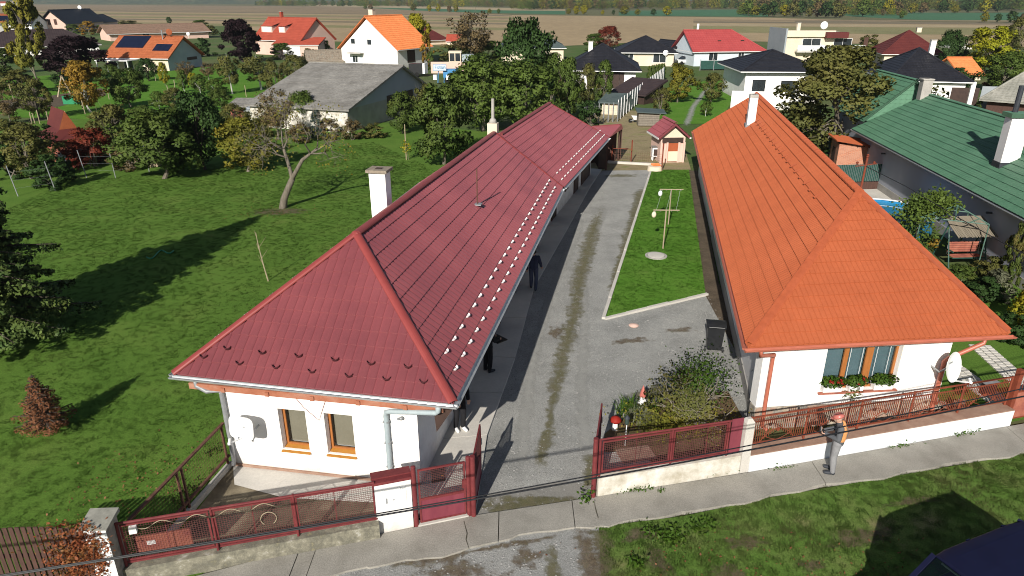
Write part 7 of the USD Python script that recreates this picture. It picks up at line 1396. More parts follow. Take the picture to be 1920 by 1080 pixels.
# orange roof with solar panels
A, B = G(204, 131), G(318, 133); ze = hgt(108, A); D_ = 10; zr = hgt(68, (A + B) / 2 + [0, 5, 0]); oh, P, d, n, L = house('solar_house', 'bungalow with rust-orange roof, solar panels and grey gable', A, B, D_, ze, zr, 'gable_x', 'plaster_cream', 'rust_far', .5, (('f', .3, 2.2, .2, 2.2), ('f', 3.2, 5.0, .2, 2.2), ('f', 6.4, 7.6, .9, 2.2), ('r', 5.5, 8.5, hgt(118, B), hgt(112, B), 'band', 'dark_door'), ('r', .02, 9.98, -.05, ze - .05, 'facing', 'plaster_slate', .02)), gable_wall='plaster_slate', chim=())
up = unit(P(0, D_ / 2, zr) - P(0, -.5, ze)); pv_panel(oh, P(.6, -.5, ze) + up * 2.9, d, up, 5, 2, 1.05, 1.7); pv_panel(oh, P(8.2, -.5, ze) + up * 2.1, d, up, 3, 1, 1.0, 1.9)
part('veranda_roof', MB().box(P(3.2, -1.5, ze - .25), (6.2, 3.2, .12), d), M['white_pvc'], oh)
for s in (.3, 2.2, 4.2, 6.1): part('veranda_post', MB().box(P(s, -2.9, ze / 2 - .15), (.15, .15, ze - .3), d), M['white_pvc'], oh)
roof_dish(oh, P(9.8, 4.6, zr), .55, 'rust_far'); roof_dish(oh, P(13.2, 4.9, zr - .3), .3); part('flue_pipe', MB().cyl(P(8.6, 4.2, zr - .5), P(8.6, 4.2, zr + 1.1), .1, n=8), M['grey_steel'], oh)
A, B = G(208, 77), G(392, 71); ze = hgt(64, A); zr = ze + 2.4; house('brown_bungalow', 'long low bungalow with pale brown tile roof and small solar panel', A, B, 12, ze, zr, 'gable_x', 'plaster_pink', 'brown_tile', .8, (('f', 9, 11, .8, 2), ('f', 15, 17, .8, 2)))
A, B = G(-40, 108), G(188, 100); ze = hgt(90, A); zr = ze + 3.2; house('purple_roofed_house', 'wide hipped house with dark purple-brown roof behind the yellow poplar', A, B, 12, ze, zr, 'hip_x', 'plaster_white', 'purple_tile', .6, (('f', 2, 4, .8, 2.1), ('f', 7, 8.5, .8, 2.1)))
A, B = G(126, 60), G(196, 53); ze, D_ = hgt(45, A), 9; zr = hgt(17, (A + B) / 2 + [0, 4.5, 0]); bh, P, d, n, L = house('black_gable_house', 'pink house with steep black gable roof before the brown field', A, B, D_, ze, zr, 'gable_x', 'plaster_pink', 'black_tile', .8, (('l', 3, 4, 2.6, 4.6, 'shutter', 'wood_brown'), ('l', 5.2, 6.2, 2.6, 4.6, 'shutter', 'wood_brown')), fascia=None); roof_dish(bh, P(L * .75, D_ * .5, zr - .2), .8)
A, B = G(172, 55), G(222, 50); house('black_annex', 'low black-roofed annex right of the black gable house', A, B, 8, hgt(44, A), hgt(29, A), 'hip_x', 'plaster_pink', 'black_tile', .5, fascia=None)
A, B = G(-30, 62), G(36, 60); ze = hgt(44, A); h_, P, d, n, L = house('red_solar_house', 'red-roofed house with blue solar panels at the left edge', A, B, 10, ze, hgt(27, A), 'gable_x', 'plaster_white', 'rust_far', .5); up = unit(P(0, 5, hgt(27, A)) - P(0, -.5, ze)); pv_panel(h_, P(L - 7, -.5, ze) + up * 1.4, d, up, 5, 2, 1.1, 1.7)
A, B = G(62, 62), G(95, 60); house('white_gable_house', 'white gabled house half hidden by the yellow poplar', A, B, 10, hgt(46, A), hgt(26, A), 'gable_y', 'plaster_white', 'black_tile', .5)
# middle and right
A, B = G(796, 84), G(838, 82); house('dark_red_house', 'low house with dark red hipped roof behind the yellow tree', A, B, 9, hgt(76, A), hgt(52, A), 'hip_x', 'plaster_cream', 'darkred_far', .5); A, B = G(838, 84), G(862, 84); house('dark_red_annex', 'small red-roofed annex right of the dark red house', A, B, 7, hgt(78, A), hgt(66, A), 'gable_x', 'plaster_cream', 'red_far', .3)
A, B = G(940, 118), G(1056, 118); house('teal_roofed_house', 'cream house with grey-teal hipped roof behind the tall green tree', A, B, 11, hgt(90, A), hgt(58, A), 'hip_x', 'plaster_cream', 'teal_roof', .5)
A, B = G(1062, 166), G(1190, 168); ze = hgt(131, A); zr = hgt(82, (A + B) / 2 + [0, 5.5, 0]); bb_, P, d, n, L = house('black_roofed_bungalow', 'white bungalow with black hipped roof and white chimney', A, B, 11, ze, zr, 'hip_x', 'plaster_white', 'black_tile', .7, (('f', 2.8, 7.8, .1, ze - .2, 'terrace_recess', 'dark_door'), ('f', 5.2, 7.2, .1, 2.2), ('r', 1, 3, .2, 2.3, 'facing', 'plaster_slate')), chim=((3.0, 4.2, .6, zr - 1.6, zr + .35, 'plaster_white'),), tw=.34, rh=.4)
A, B = G(1160, 123), G(1262, 124); ze = hgt(98, A); zr = hgt(67, (A + B) / 2 + [0, 5.5, 0]); h_, P, d, n, L = house('cream_bungalow', 'cream bungalow with black hipped roof and a dish on its corner', A, B, 11, ze, zr, 'hip_x', 'plaster_cream', 'black_tile', .6, (('f', 6.2, 8.6, .6, 2.3), ('f', 1.0, 2.6, .8, 2.2)), tw=.36, rh=.45); roof_dish(h_, P(L - 1.6, -.4, 1.6), .5)
A, B = G(1259, 117), G(1292, 116); house('cream_annex', 'narrow cream gabled annex with grey garage door', A, B, 8, hgt(98, A), hgt(78, A), 'gable_y', 'plaster_cream', 'black_tile', .35, (('f', .5, 2.6, .1, 2.3, 'garage_door', 'plaster_slate'), ('f', 1.6, 2.2, 4.0, 4.8)))
A, B = G(1300, 124), G(1428, 122); ze = hgt(97, A); zr = hgt(56, (A + B) / 2 + [0, 5, 0]); h_, P, d, n, L = house('red_roofed_cottage', 'pale blue house with bright red roof at the field edge', A, B, 10, ze, zr, 'half_x', 'plaster_blue', 'bright_red_far', .5, (('f', 2.8, 4.6, .9, 2.4), ('f', 8.6, 9.8, .5, 2.4), ('f', 14.0, 15.4, .9, 2.4)), chim=(), tw=.5, rh=.6); part('chimney_pipe', MB().cyl(P(2.6, 5.5, zr - .6), P(2.6, 5.5, zr + 1.1), .22, n=10), M['white_paint'], h_)
for s in (5.6, 10.2): part('roof_light', MB().box(P(s, 2.2, ze + (zr - ze) * .50), (.6, .5, .15), d), M['dark_door'], h_)
sc0, sc1 = G(1312, 132), G(1424, 131); PS2 = Plane(sc0, sc1 - sc0); scr = thing('screen_fence', 'green screened garden fence before the red-roofed cottage', 'fence', sc0); part('screen', PS2.box(MB(), 0, float(np.linalg.norm((sc1 - sc0)[:2])), .2, 1.6, -.03, 0), M['pool_blue'] if 0 else M['frame_green'], scr)
for k in range(7): part('post', PS2.box(MB(), k * 2.4 - .05, k * 2.4 + .05, 0, 1.8, 0, .08), M['grey_steel'], scr)
A, B = G(1466, 122), G(1572, 122); z2 = hgt(62, A); fh, P, d, n, L = house('flat_roofed_house', 'two-storey cream house with flat roof and long balcony', A, B, 9, z2, z2, 'flat', 'plaster_cream', 'concrete_pale', 0, (('f', 3.2, 6.6, hgt(88, A), hgt(72, A)), ('f', 9.0, 12.4, hgt(88, A), hgt(72, A)), ('f', 8.5, 11.5, hgt(117, A), hgt(101, A)), ('f', 2.0, 14.5, hgt(97.5, A), hgt(94.5, A), 'balcony_slab', 'concrete_pale', 1.3), ('f', 14.6, 15.4, hgt(94, A), hgt(70, A), 'door', 'wood_brown')), chim=((3.6, 4, .6, z2, z2 + 1.6, 'plaster_cream'),))
part('parapet', MB().box(P(L * .42, -.2, z2 - .1), (L * .84, .5, 1.1), d), M['plaster_cream'], fh); part('side_slab', MB().box(P(-.1, 4, z2 / 2 + .4), (.3, 9, z2 + .8), d), M['plaster_slate'], fh); part('balcony_rail', MB().box(P(8.2, -1.25, hgt(94, A) + .45), (12.4, .06, .9), d), M['limewash'], fh); part('tile_hood', MB().box(P(L - 1.6, -.6, z2 - .3), (4.0, 1.4, 1.0), d), M['darkred_far'], fh); roof_dish(fh, P(8, 3, z2 + .5), .7)
A, B = G(1392, 192), G(1530, 193); ze = hgt(133, A); zr = hgt(93, (A + B) / 2 + [0, 6, 0]); h_, P, d, n, L = house('white_villa', 'white villa with black hipped roof right of the far lawn', A, B, 11, ze, zr, 'hip_x', 'plaster_white', 'black_tile', .75, (('f', .9, 2.4, .9, 2.6), ('f', 4.2, 6.0, .3, 2.5), ('f', 7.5, 9.2, .3, 2.5)), trim='black_plastic', tw=.32, rh=.4)
gw = thing('garden_wall', 'bright white garden wall before the white villa', 'wall', G(1370, 200)); a, b = G(1369, 203), G(1480, 206); Pg = Plane(a, b - a); part('wall_body', Pg.box(MB(), 0, float(np.linalg.norm((b - a)[:2])), -.1, 1.9, -.2, 0), M['plaster_white'], gw)
A, B = G(1655, 122), G(1760, 124); ze = hgt(101, A); zr = hgt(57, (A + B) / 2 + [0, 5.5, 0]); house('dark_red_roofed_house', 'cream house with pyramid dark red roof and pale chimney', A, B, 11, ze, zr, 'hip_x', 'plaster_cream', 'darkred_far', .6, (('f', 3, 4.4, 1, 2.3), ('f', 8, 9.4, 1, 2.3)), chim=((6.3, 5.2, .8, zr - .3, zr + .5, 'plaster_cream'),), tw=.4, rh=.5)
A, B = G(1664, 200), G(1800, 204); ze = hgt(150, A); zr = hgt(90, (A + B) / 2 + [0, 6, 0]); h_, P, d, n, L = house('black_tiled_house', 'white house with black tile hipped roof and pillared porch', A, B, 12, ze, zr, 'hip_x', 'plaster_white', 'black_tile', .55, (('f', 6.2, 9.0, .1, 2.3, 'terrace_recess', 'dark_door'), ('f', 2.0, 3.4, .8, 2.2), ('f', 9.2, 11.5, .1, 2.5, 'porch_wall', 'plaster_slate')), chim=((5.0, 5.6, .55, zr - .8, zr + .9, 'plaster_white'),), tw=.33, rh=.36)
for s in (8.2, 11.6): part('porch_pillar', MB().box(P(s, -.1, ze / 2), (.45, .45, ze), d), M['plaster_white'], h_)
A, B = G(1846, 212), G(1960, 222); house('slate_roofed_barn', 'old barn with pale grey-green slate roof at the right edge', A, B, 9, hgt(186, A), hgt(186, A) + 3.2, 'hip_x', 'wood_brown', 'slate_old', .7, fascia=None, cat='barn', tw=.45, rh=.4)
A, B = G(1800, 150), G(1838, 150); house('orange_shed', 'small shed with bright orange roof behind the black-tiled house', A, B, 8, hgt(140, A), hgt(140, A) + 2.2, 'gable_x', 'plaster_cream', 'orange_far', .4, fascia=None, cat='shed')
A, B = G(1795, 92), G(1822, 92); house('white_shed', 'pale flat shed between the trees at the field edge', A, B, 8, hgt(84, A), hgt(84, A) + .4, 'mono', 'plaster_white', 'asbestos', .3, fascia=None, cat='shed')
# red gazebo and sheds in the left garden
A, B = G(118, 312), G(176, 304); zg0 = hgt(262, A); gz = thing('gazebo', 'red timber gazebo with orange gable under the garden trees', 'gazebo', (A + B) / 2); d = unit(B - A); n = np.array([-d[1], d[0], 0]); L = float(np.linalg.norm(B - A)); P = lambda s, t, z=0.0: A * [1, 1, 0] + d * s + n * t + [0, 0, z]
for s in (0, L):
    for t in (0, 3): part('post', MB().box(P(s, t, zg0 / 2), (.16, .16, zg0), d), M['sheet_rust'], gz)
zk, zp = zg0 + .6, zg0 + 1.9
rfz = MB().poly([P(-.6, -.6, zg0), P(L + .6, -.6, zg0), P(L * .78, .5, zk), P(L * .22, .5, zk)]).poly([P(-.6, 3.6, zg0), P(-.6, -.6, zg0), P(L * .22, .5, zk), P(L * .22, 2.6, zk)]).poly([P(L + .6, -.6, zg0), P(L + .6, 3.6, zg0), P(L * .78, 2.6, zk), P(L * .78, .5, zk)]).poly([P(L * .22, .5, zk), P(L / 2, .5, zp), P(L / 2, 4.0, zp), P(L * .22, 4.0, zk)]).poly([P(L * .78, .5, zk), P(L * .78, 4.0, zk), P(L / 2, 4.0, zp), P(L / 2, .5, zp)])
part('roof', rfz, M['darkred_far'], gz); part('gable', MB().poly([P(L * .22, .48, zk), P(L * .78, .48, zk), P(L / 2, .48, zp)]), M['rust_far'], gz); part('table', MB().box(P(L / 2, 1.5, .75), (1.6, .8, .06), d), M['wood_grey'], gz)
part('back_panel', MB().box(P(L / 2, 3.0, .7), (L, .05, 1.3), d), M['sheet_rust'], gz)
for s in (0, L): part('side_panel', MB().box(P(s, 1.5, .6), (.05, 2.8, 1.1), d), M['sheet_rust'], gz)
A, B = G(434, 226), G(464, 226); house('red_shed', 'small dark red tool shed beside the long barn', A, B, 2.5, hgt(198, A), hgt(198, A) + .4, 'mono', 'sheet_rust', 'asbestos', .2, fascia=None, cat='shed')
A, B = G(468, 230), G(524, 232); house('tin_roofed_shed', 'whitewashed shed with bare tin roof adjoining the barn', A, B, 4.0, hgt(206, A), hgt(206, A) + 1.1, 'mono', 'pale_wall', 'zinc', .3, fascia=None, cat='shed')
# ------------------------------------------------------------------ trees and shrubs
def sph(r, n):
    p = r.normal(size=(n, 3)); return p / np.linalg.norm(p, axis=1, keepdims=True)
PROTO = {}
def tree_mesh(seed, form, n, size, limbs=7, sparse=0.0, bare=0.0):
    """Crown and wood of a tree 1 m wide and 1 m tall: clumps of leaf blades round the ends of its limbs"""
    r = np.random.default_rng(seed); wood = MB(); cb = {'round': .11, 'vase': .24, 'tall': .12, 'column': .04, 'bush': .0, 'cone': .06}[form]
    top = []
    def crown_r(z):            # half width at height z
        t = np.clip((z - cb) / (1 - cb), 0, 1)
        return {'round': .5 * np.sin(np.pi * (t * .86 + .10)) ** .7, 'vase': .5 * np.clip(.45 + .75 * t, 0, 1) * np.sqrt(np.clip(1.05 - t ** 3, 0, 1)), 'tall': .5 * np.sin(np.pi * (t * .80 + .14)) ** .9, 'column': .5 * np.sin(np.pi * (t * .78 + .16)) ** .6, 'bush': .5 * np.cos(t * 1.45) ** .5, 'cone': .5 * (1 - t) ** .8}[form]
    bend = r.uniform(-.04, .04, 2)
    tz = .82 if form in ('column', 'cone', 'tall') else cb + .25
    if form != 'bush': wood.tube([[0, 0, -.01], [bend[0], bend[1], cb], [bend[0] * 1.5, bend[1] * 1.5, tz]], [.028, .020, .008], 7)
    nc = {'round': 70, 'vase': 50, 'tall': 70, 'column': 56, 'bush': 44, 'cone': 60}[form]
    z = cb + (1 - cb) * r.uniform(0.02, .97, nc) ** (.85 if form != 'cone' else 1.3); a = r.uniform(0, 2 * np.pi, nc) + np.arange(nc) * 2.4; q = r.uniform(.12, 1.0, nc) ** .55 * crown_r(z) * r.uniform(.72, 1.10, nc)
    C = np.stack([q * np.cos(a), q * np.sin(a), z], 1)
    for k in range(limbs if form != 'bush' else 5):
        e = C[r.integers(0, nc)]; b = np.array([bend[0], bend[1], cb + (tz - cb) * r.uniform(0, .8)]) if form != 'bush' else np.array([r.uniform(-.1, .1), r.uniform(-.1, .1), 0])
        m = (b + e) / 2 + [0, 0, .06 + .1 * r.uniform()]; wood.tube([b, m, e], [.012, .008, .003], 5)
        if bare:
            for j in range(4): f = e + r.normal(size=3) * .10 + [0, 0, .05]; wood.tube([m, (m + f) / 2 + r.normal(size=3) * .02, f], [.007, .004, .0015], 4)
    w = r.uniform(.5, 1.5, nc); w /= w.sum(); pick = r.choice(nc, n, p=w); cr = (.105 if form != 'column' else .08) * r.uniform(.7, 1.4, nc)
    n = int(n * 3.4); size *= .82; pick = r.choice(nc, n, p=w); dirs = sph(r, n)
    pos = C[pick] + dirs * (cr[pick] * r.uniform(.2, 1.0, n) ** .6)[:, None] * ([1, 1, .8] if form != 'cone' else [1.2, 1.2, .5])
    pos[:, 2] = np.clip(pos[:, 2], .012, 1.03); out = pos - [0, 0, .42]; out /= np.linalg.norm(out, axis=1, keepdims=True); nrm = dirs * .7 + out * .7 + [0, 0, .25]
    if sparse: ok = r.uniform(0, 1, n) > sparse * (pos[:, 2] > .55); pos, nrm = pos[ok], nrm[ok]
    return leaf_blades(pos, size, r, .25, nrm), wood
def kind(k, form, leafm, seed, n=1500, size=.075, barkm='bark', **kw): PROTO[k] = (tree_mesh(seed, form, n, size, **kw), leafm, barkm, {})
kind('mid', 'round', 'leaf_mid', 1, 2600, .055); kind('green', 'round', 'leaf_green', 2, 2400, .058); kind('dark', 'tall', 'leaf_dark', 3, 2600, .055, 'bark_dark'); kind('tall', 'tall', 'leaf_mid', 4, 3000, .05)
kind('yg', 'round', 'leaf_yellowgreen', 5, 2200, .06); kind('mixed', 'round', 'leaf_green', 25, 2400, .058); kind('olive', 'round', 'leaf_olive', 6, 1700, .06, bare=1); kind('olive_big', 'round', 'leaf_olive', 7, 5600, .042, bare=1, limbs=14); kind('brown', 'vase', 'leaf_brown', 8, 1500, .05, bare=1, limbs=14, sparse=.4)
kind('yellow', 'tall', 'leaf_yellow', 9, 2200, .06); kind('poplar', 'column', 'leaf_yellowgreen', 10, 3600, .055); kind('gold', 'round', 'leaf_gold', 11, 2400, .06); kind('orange', 'round', 'leaf_orange', 12, 2000, .06, 'bark_lime'); kind('purple', 'round', 'leaf_purple', 13, 3600, .06, 'bark_dark')
kind('red', 'round', 'leaf_red', 14, 1500, .06); kind('redbush', 'bush', 'leaf_red', 15, 1300, .07); kind('bush', 'bush', 'leaf_green', 16, 1500, .075); kind('darkbush', 'bush', 'leaf_dark', 17, 1500, .08); kind('brownbush', 'bush', 'leaf_brown', 18, 1000, .07, bare=1, limbs=8)
kind('yellowbush', 'bush', 'leaf_yellow', 19, 900, .08); kind('olivebush', 'bush', 'leaf_olive', 20, 1300, .075); kind('thuja', 'column', 'leaf_thuja', 21, 2400, .06, 'bark_dark'); kind('cypress', 'column', 'leaf_mid', 22, 1600, .07); kind('bluecone', 'cone', 'leaf_bluegreen', 23, 1500, .06); kind('lime_olive', 'vase', 'leaf_olive', 24, 1300, .06, 'bark_lime', bare=1); kind('lime_green', 'round', 'leaf_mid', 26, 1100, .08, 'bark_lime'); kind('silverbush', 'bush', 'leaf_silver', 27, 900, .08); kind('brightbush', 'bush', 'leaf_bright', 28, 900, .09); kind('rustcolumn', 'column', 'leaf_orange', 29, 1500, .07)
KNAME = {'thuja': 'thuja', 'cypress': 'thuja', 'bluecone': 'spruce_tree', 'poplar': 'poplar_tree'}
def plant(k, px, py, x0, x1, ytop, label, group=None, zoff=0.0, at=None, w=None, h=None):
    """A tree standing at the photo's point, from x0 to x1 across and up to ytop"""
    g = G(px, py) if at is None else np.array([*at, 0.0]); depth = g[1] * CT + (CAMH) * ST
    w = w or (x1 - x0) * depth / FPX; h = h or max(hgt(ytop, g), .4)
    (lv, wd), lm, bm, made = PROTO[k]; key = 'p'; form_bush = 'bush' in k
    name = KNAME.get(k, 'shrub' if form_bush else 'tree'); cat = 'shrub' if form_bush else 'tree'; rot = (hash_of(label) * 37) % 360
    if key in made: return dup(made[key], g + [0, 0, zoff], rot, (w, w * .95, h), label, group, cat)
    t = thing(name, label, cat, g + [0, 0, zoff], rot, group, None, True, (w, w * .95, h)); made[key] = t
    part('crown' if not form_bush else 'leaves', lv, M[lm], t); part('trunk' if not form_bush else 'stems', wd, M[bm], t); return t
def hash_of(s): return sum((i + 3) * ord(c) for i, c in enumerate(s)) % 997
for a in (
    ('mixed', 308, 335, 215, 385, 206, 'round green fruit tree with forked trunk beside the garden fence'), ('yg', 465, 322, 408, 522, 222, 'yellow-green fruit tree between dark tree and leaning walnut'), ('dark', 385, 318, 312, 432, 176, 'dense dark green tree between the two yellowing fruit trees'),
    ('olive', 225, 300, 165, 262, 200, 'olive tree half hidden behind the round green fruit tree'), ('brown', 522, 262, 488, 572, 170, 'thin brownish tree standing against the barn front'), ('mid', 572, 240, 542, 604, 172, 'bright green young tree growing before the barn roof'), ('bluecone', 598, 262, 576, 624, 206, 'small blue-green spruce before the barn wall'),
    ('redbush', 178, 312, 128, 230, 240, 'dark red shrub around the red gazebo'), ('olive', 60, 335, -10, 112, 236, 'olive tree in the dark corner left of the gazebo'), ('darkbush', 25, 330, -30, 70, 262, 'dark shrub at the left picture edge under the olive tree'), ('darkbush', 100, 350, 60, 150, 290, 'dark shrub in the shade before the red gazebo'), ('brownbush', 245, 318, 215, 300, 270, 'brown brushwood shrub under the round green fruit tree'),
    ('poplar', 72, 150, 20, 100, -8, 'tall yellowing poplar at the left edge'), ('purple', 150, 152, 84, 218, 70, 'broad dark purple plum tree before the solar house'), ('purple', 456, 116, 415, 495, 38, 'round dark purple tree before the pink house'),
    ('orange', 170, 210, 126, 210, 116, 'orange autumn tree with whitewashed trunk in the orchard'), ('mixed', 246, 200, 211, 282, 130, 'leafy green tree right of the orange orchard tree'), ('olive', 75, 222, 42, 108, 150, 'grey-green orchard tree left of the orange one'), ('dark', 280, 152, 258, 302, 110, 'dark small tree under the veranda of the solar house'),
    ('lime_olive', 436, 176, 408, 464, 104, 'whitewashed forked tree with olive crown at the orchard end'), ('lime_olive', 490, 168, 460, 542, 106, 'whitewashed tree with olive crown next to the purple tree'), ('lime_green', 376, 176, 358, 394, 140, 'little whitewashed fruit tree in the middle of the orchard'), ('lime_green', 406, 178, 388, 428, 148, 'low round whitewashed fruit tree beside the forked one'), ('lime_green', 346, 172, 336, 358, 132, 'slim whitewashed fruit tree left of the middle orchard tree'),
    ('yellow', 310, 160, 300, 322, 118, 'slim yellow tree at the corner of the solar house'), ('yellowbush', 362, 160, 350, 376, 136, 'small yellow shrub in the orchard'), ('brown', 350, 150, 330, 372, 116, 'bare brownish tree behind the orchard row'), ('brown', 392, 150, 376, 410, 118, 'thin reddish-brown tree at the back of the orchard'), ('olive', 556, 150, 520, 578, 104, 'olive tree left of the barn roof'), ('olive', 520, 175, 500, 552, 118, 'dull green tree between orchard and barn'),
    ('bush', 12, 138, -20, 42, 92, 'green shrub left of the poplar'), ('olivebush', 30, 175, -20, 80, 132, 'olive shrub below the poplar'), ('darkbush', 118, 170, 98, 142, 136, 'dark shrub between poplar and orange tree'), ('darkbush', 382, 106, 360, 404, 72, 'dark round shrub right of the grey gable'), ('rustcolumn', 168, 66, 148, 188, 40, 'rusty small tree before the black gable house'), ('bush', 138, 62, 118, 152, 46, 'green shrub before the black gable house'), ('bush', 200, 62, 184, 224, 46, 'green shrub right of the rusty small tree'),
    ('olivebush', 240, 48, 208, 262, 38, 'low olive shrub at the field edge'), ('bush', 378, 58, 360, 398, 38, 'green shrub at the right end of the brown bungalow'), ('olivebush', 395, 66, 385, 416, 47, 'olive shrub beside the brown bungalow'), ('dark', 318, 46, 313, 324, 32, 'tiny dark tree at the field edge'), ('bush', 530, 112, 505, 555, 82, 'green shrub before the pink garage'), ('cypress', 613, 104, 604, 622, 76, 'dark thuja beside the white house'), ('olivebush', 584, 108, 568, 604, 88, 'yellowish shrub beside the pink garage'),
    ('dark', 985, 205, 932, 1050, 38, 'tall dark green tree rising behind the maroon roof'), ('mid', 905, 245, 838, 980, 108, 'broad bright green tree left of the tall dark one'), ('mid', 985, 250, 912, 1058, 118, 'broad green tree under the tall dark one'), ('green', 832, 308, 766, 896, 158, 'green tree beside the white chimney of the maroon roof'), ('tall', 1030, 205, 1000, 1066, 102, 'lighter green tree right of the tall dark one'), ('green', 878, 215, 828, 925, 128, 'green tree behind the blue machinery'),
    ('yellow', 785, 112, 754, 808, 28, 'yellow autumn tree right of the white house'), ('rustcolumn', 800, 128, 784, 814, 66, 'rust-brown conifer right of the yellow tree'), ('cypress', 808, 134, 799, 817, 96, 'narrow green thuja under the rust-brown conifer'), ('brown', 888, 118, 838, 950, 24, 'big grey-brown half-bare tree behind the machinery yard'), ('olivebush', 860, 116, 815, 900, 74, 'olive shrub below the grey-brown tree'), ('bush', 915, 116, 880, 945, 78, 'green shrub right below the grey-brown tree'),
    ('red', 1140, 92, 1112, 1168, 50, 'red-tinged tree behind the black-roofed bungalow'), ('bush', 1115, 96, 1092, 1138, 64, 'green shrub beside the red-tinged tree'), ('bush', 1172, 104, 1148, 1192, 82, 'low green shrub before the cream bungalow'), ('tall', 1060, 232, 1032, 1088, 112, 'light green tree in the bungalow garden'), ('brown', 1066, 220, 1036, 1092, 130, 'brown-leaved tree in the bungalow garden'), ('olive', 1102, 205, 1082, 1128, 122, 'thin olive tree before the bungalow terrace'), ('tall', 1130, 205, 1108, 1150, 116, 'slender green tree beside the purple-roofed shed'), ('darkbush', 1105, 238, 1080, 1130, 190, 'dark shrub behind the wire fence'),
    ('yg', 1270, 192, 1238, 1300, 122, 'yellow-green tree at the left of the far lawn'), ('olive', 1238, 216, 1220, 1262, 166, 'small brownish tree nearer on the far lawn'), ('olive', 1333, 192, 1308, 1360, 138, 'round olive tree at the right of the far lawn'), ('lime_green', 1323, 218, 1312, 1336, 190, 'tiny young tree in the far lawn'),
    ('olive_big', 1562, 296, 1432, 1694, 94, 'big brown-green tree behind the orange roof'), ('gold', 1845, 138, 1796, 1896, 52, 'golden yellow tree behind the black-tiled house'), ('dark', 1775, 128, 1746, 1804, 58, 'dark green tree left of the golden tree'), ('mid', 1876, 172, 1836, 1925, 98, 'bright green tree below the golden tree'), ('olive', 1905, 100, 1886, 1945, 34, 'grey-green tree at the right edge by the field'), ('olivebush', 1625, 102, 1598, 1652, 66, 'olive shrub between flat-roofed and dark-red-roofed houses'),
    ('bush', 1456, 94, 1445, 1467, 68, 'bright green shrub left of the flat-roofed house'), ('redbush', 1868, 168, 1846, 1896, 140, 'dark red creeper-like shrub on the slate barn'), ('cypress', 1832, 210, 1825, 1839, 184, 'small thuja before the slate barn'), ('darkbush', 1795, 165, 1770, 1830, 128, 'dark shrub right of the black-tiled house'), ('darkbush', 1520, 285, 1470, 1560, 225, 'dark undergrowth below the big brown-green tree'), ('darkbush', 1625, 262, 1590, 1660, 205, 'dark shrub between big tree and green roof'),
    ('thuja', 1884, 548, 1860, 1910, 420, 'browning thuja at the right edge by the blue-grey wall'), ('thuja', 1846, 488, 1830, 1866, 402, 'smaller browning thuja behind the garden swing'), ('cypress', 1826, 456, 1813, 1838, 388, 'green pointed thuja behind the pergola'), ('olivebush', 1850, 530, 1815, 1880, 480, 'olive shrub right of the garden swing'), ('bush', 1795, 545, 1755, 1830, 500, 'dark green shrub before the garden swing'), ('darkbush', 1840, 565, 1805, 1880, 520, 'dark shrub behind the orange roof corner'),
    ('silverbush', 1868, 560, 1835, 1900, 510, 'silvery feathery shrub behind the orange roof corner'), ('yellowbush', 1922, 620, 1876, 1960, 525, 'bright yellow shrub at the right picture edge'), ('darkbush', 1900, 640, 1860, 1950, 590, 'dark shrub under the bright yellow one'),
    ('darkbush', 330, 264, 285, 376, 205, 'dark shrub behind the forked fruit tree'), ('olivebush', 205, 262, 150, 255, 216, 'olive shrub behind the red gazebo'), ('bush', 275, 238, 236, 316, 200, 'green shrub under the leafy orchard tree'), ('olive', 445, 250, 408, 476, 196, 'olive tree between the red tool shed and the dark tree'), ('darkbush', 90, 285, 48, 132, 236, 'dark shrub left of the gazebo roof'), ('olivebush', 30, 262, -15, 75, 222, 'olive shrub at the left edge below the orchard'), ('brown', 20, 232, -10, 50, 172, 'thin brown tree at the left edge of the orchard'), ('mixed', 210, 168, 188, 236, 122, 'green tree right behind the orange orchard tree'), ('olive', 330, 206, 306, 356, 166, 'olive orchard tree in the middle of the grass'), ('green', 415, 205, 390, 440, 165, 'green tree at the near end of the orchard'), ('lime_green', 300, 205, 282, 318, 172, 'little pale-stemmed tree at the near side of the orchard'),
    ('brownbush', 660, 262, 640, 690, 226, 'brown shrub at the near barn corner'), ('olivebush', 702, 258, 685, 735, 232, 'low olive shrub right of the barn corner'), ('brownbush', 560, 268, 530, 590, 232, 'brown shrub before the pale barn wall'), ('brownbush', 622, 262, 600, 648, 222, 'purplish-brown shrub beside the small blue spruce'), ('olivebush', 498, 255, 470, 530, 218, 'olive shrub before the tin-roofed shed'), ('yg', 440, 262, 425, 470, 222, 'yellowing small tree before the red tool shed'), ('green', 755, 250, 728, 790, 172, 'slender green tree at the barn gable'), ('olive', 800, 240, 770, 830, 160, 'loose olive tree between barn and green trees')):
    plant(*a)
for k, (px, py, yt) in enumerate(((1216, 168, 124), (1223, 163, 122), (1230, 159, 121), (1236, 155, 120), (1242, 151, 119))): plant('cypress', px, py, px - 7, px + 7, yt, 'green thuja in the clipped row between the two bungalows', 'thuja row between the bungalows')
for k, (px, py, hh) in enumerate(((26, 188, 30), (28, 210, 14), (60, 232, 22), (66, 232, 20), (75, 232, 26), (90, 225, 16), (112, 218, 18), (128, 236, 28), (155, 204, 24), (160, 214, 26), (205, 186, 18), (292, 152, 22), (318, 184, 24), (288, 194, 20), (330, 178, 28), (357, 142, 26), (462, 182, 22))):
    g = G(px, py); h = max(.9, hgt(py - hh, g)); single('stake', MB().tube([g, g + [.04 * (k % 3 - 1) * h, 0, h]], .04, 6), M['wood_pole'], 'pale wooden stake standing in the orchard grass', 'stake', 'stakes in the orchard')
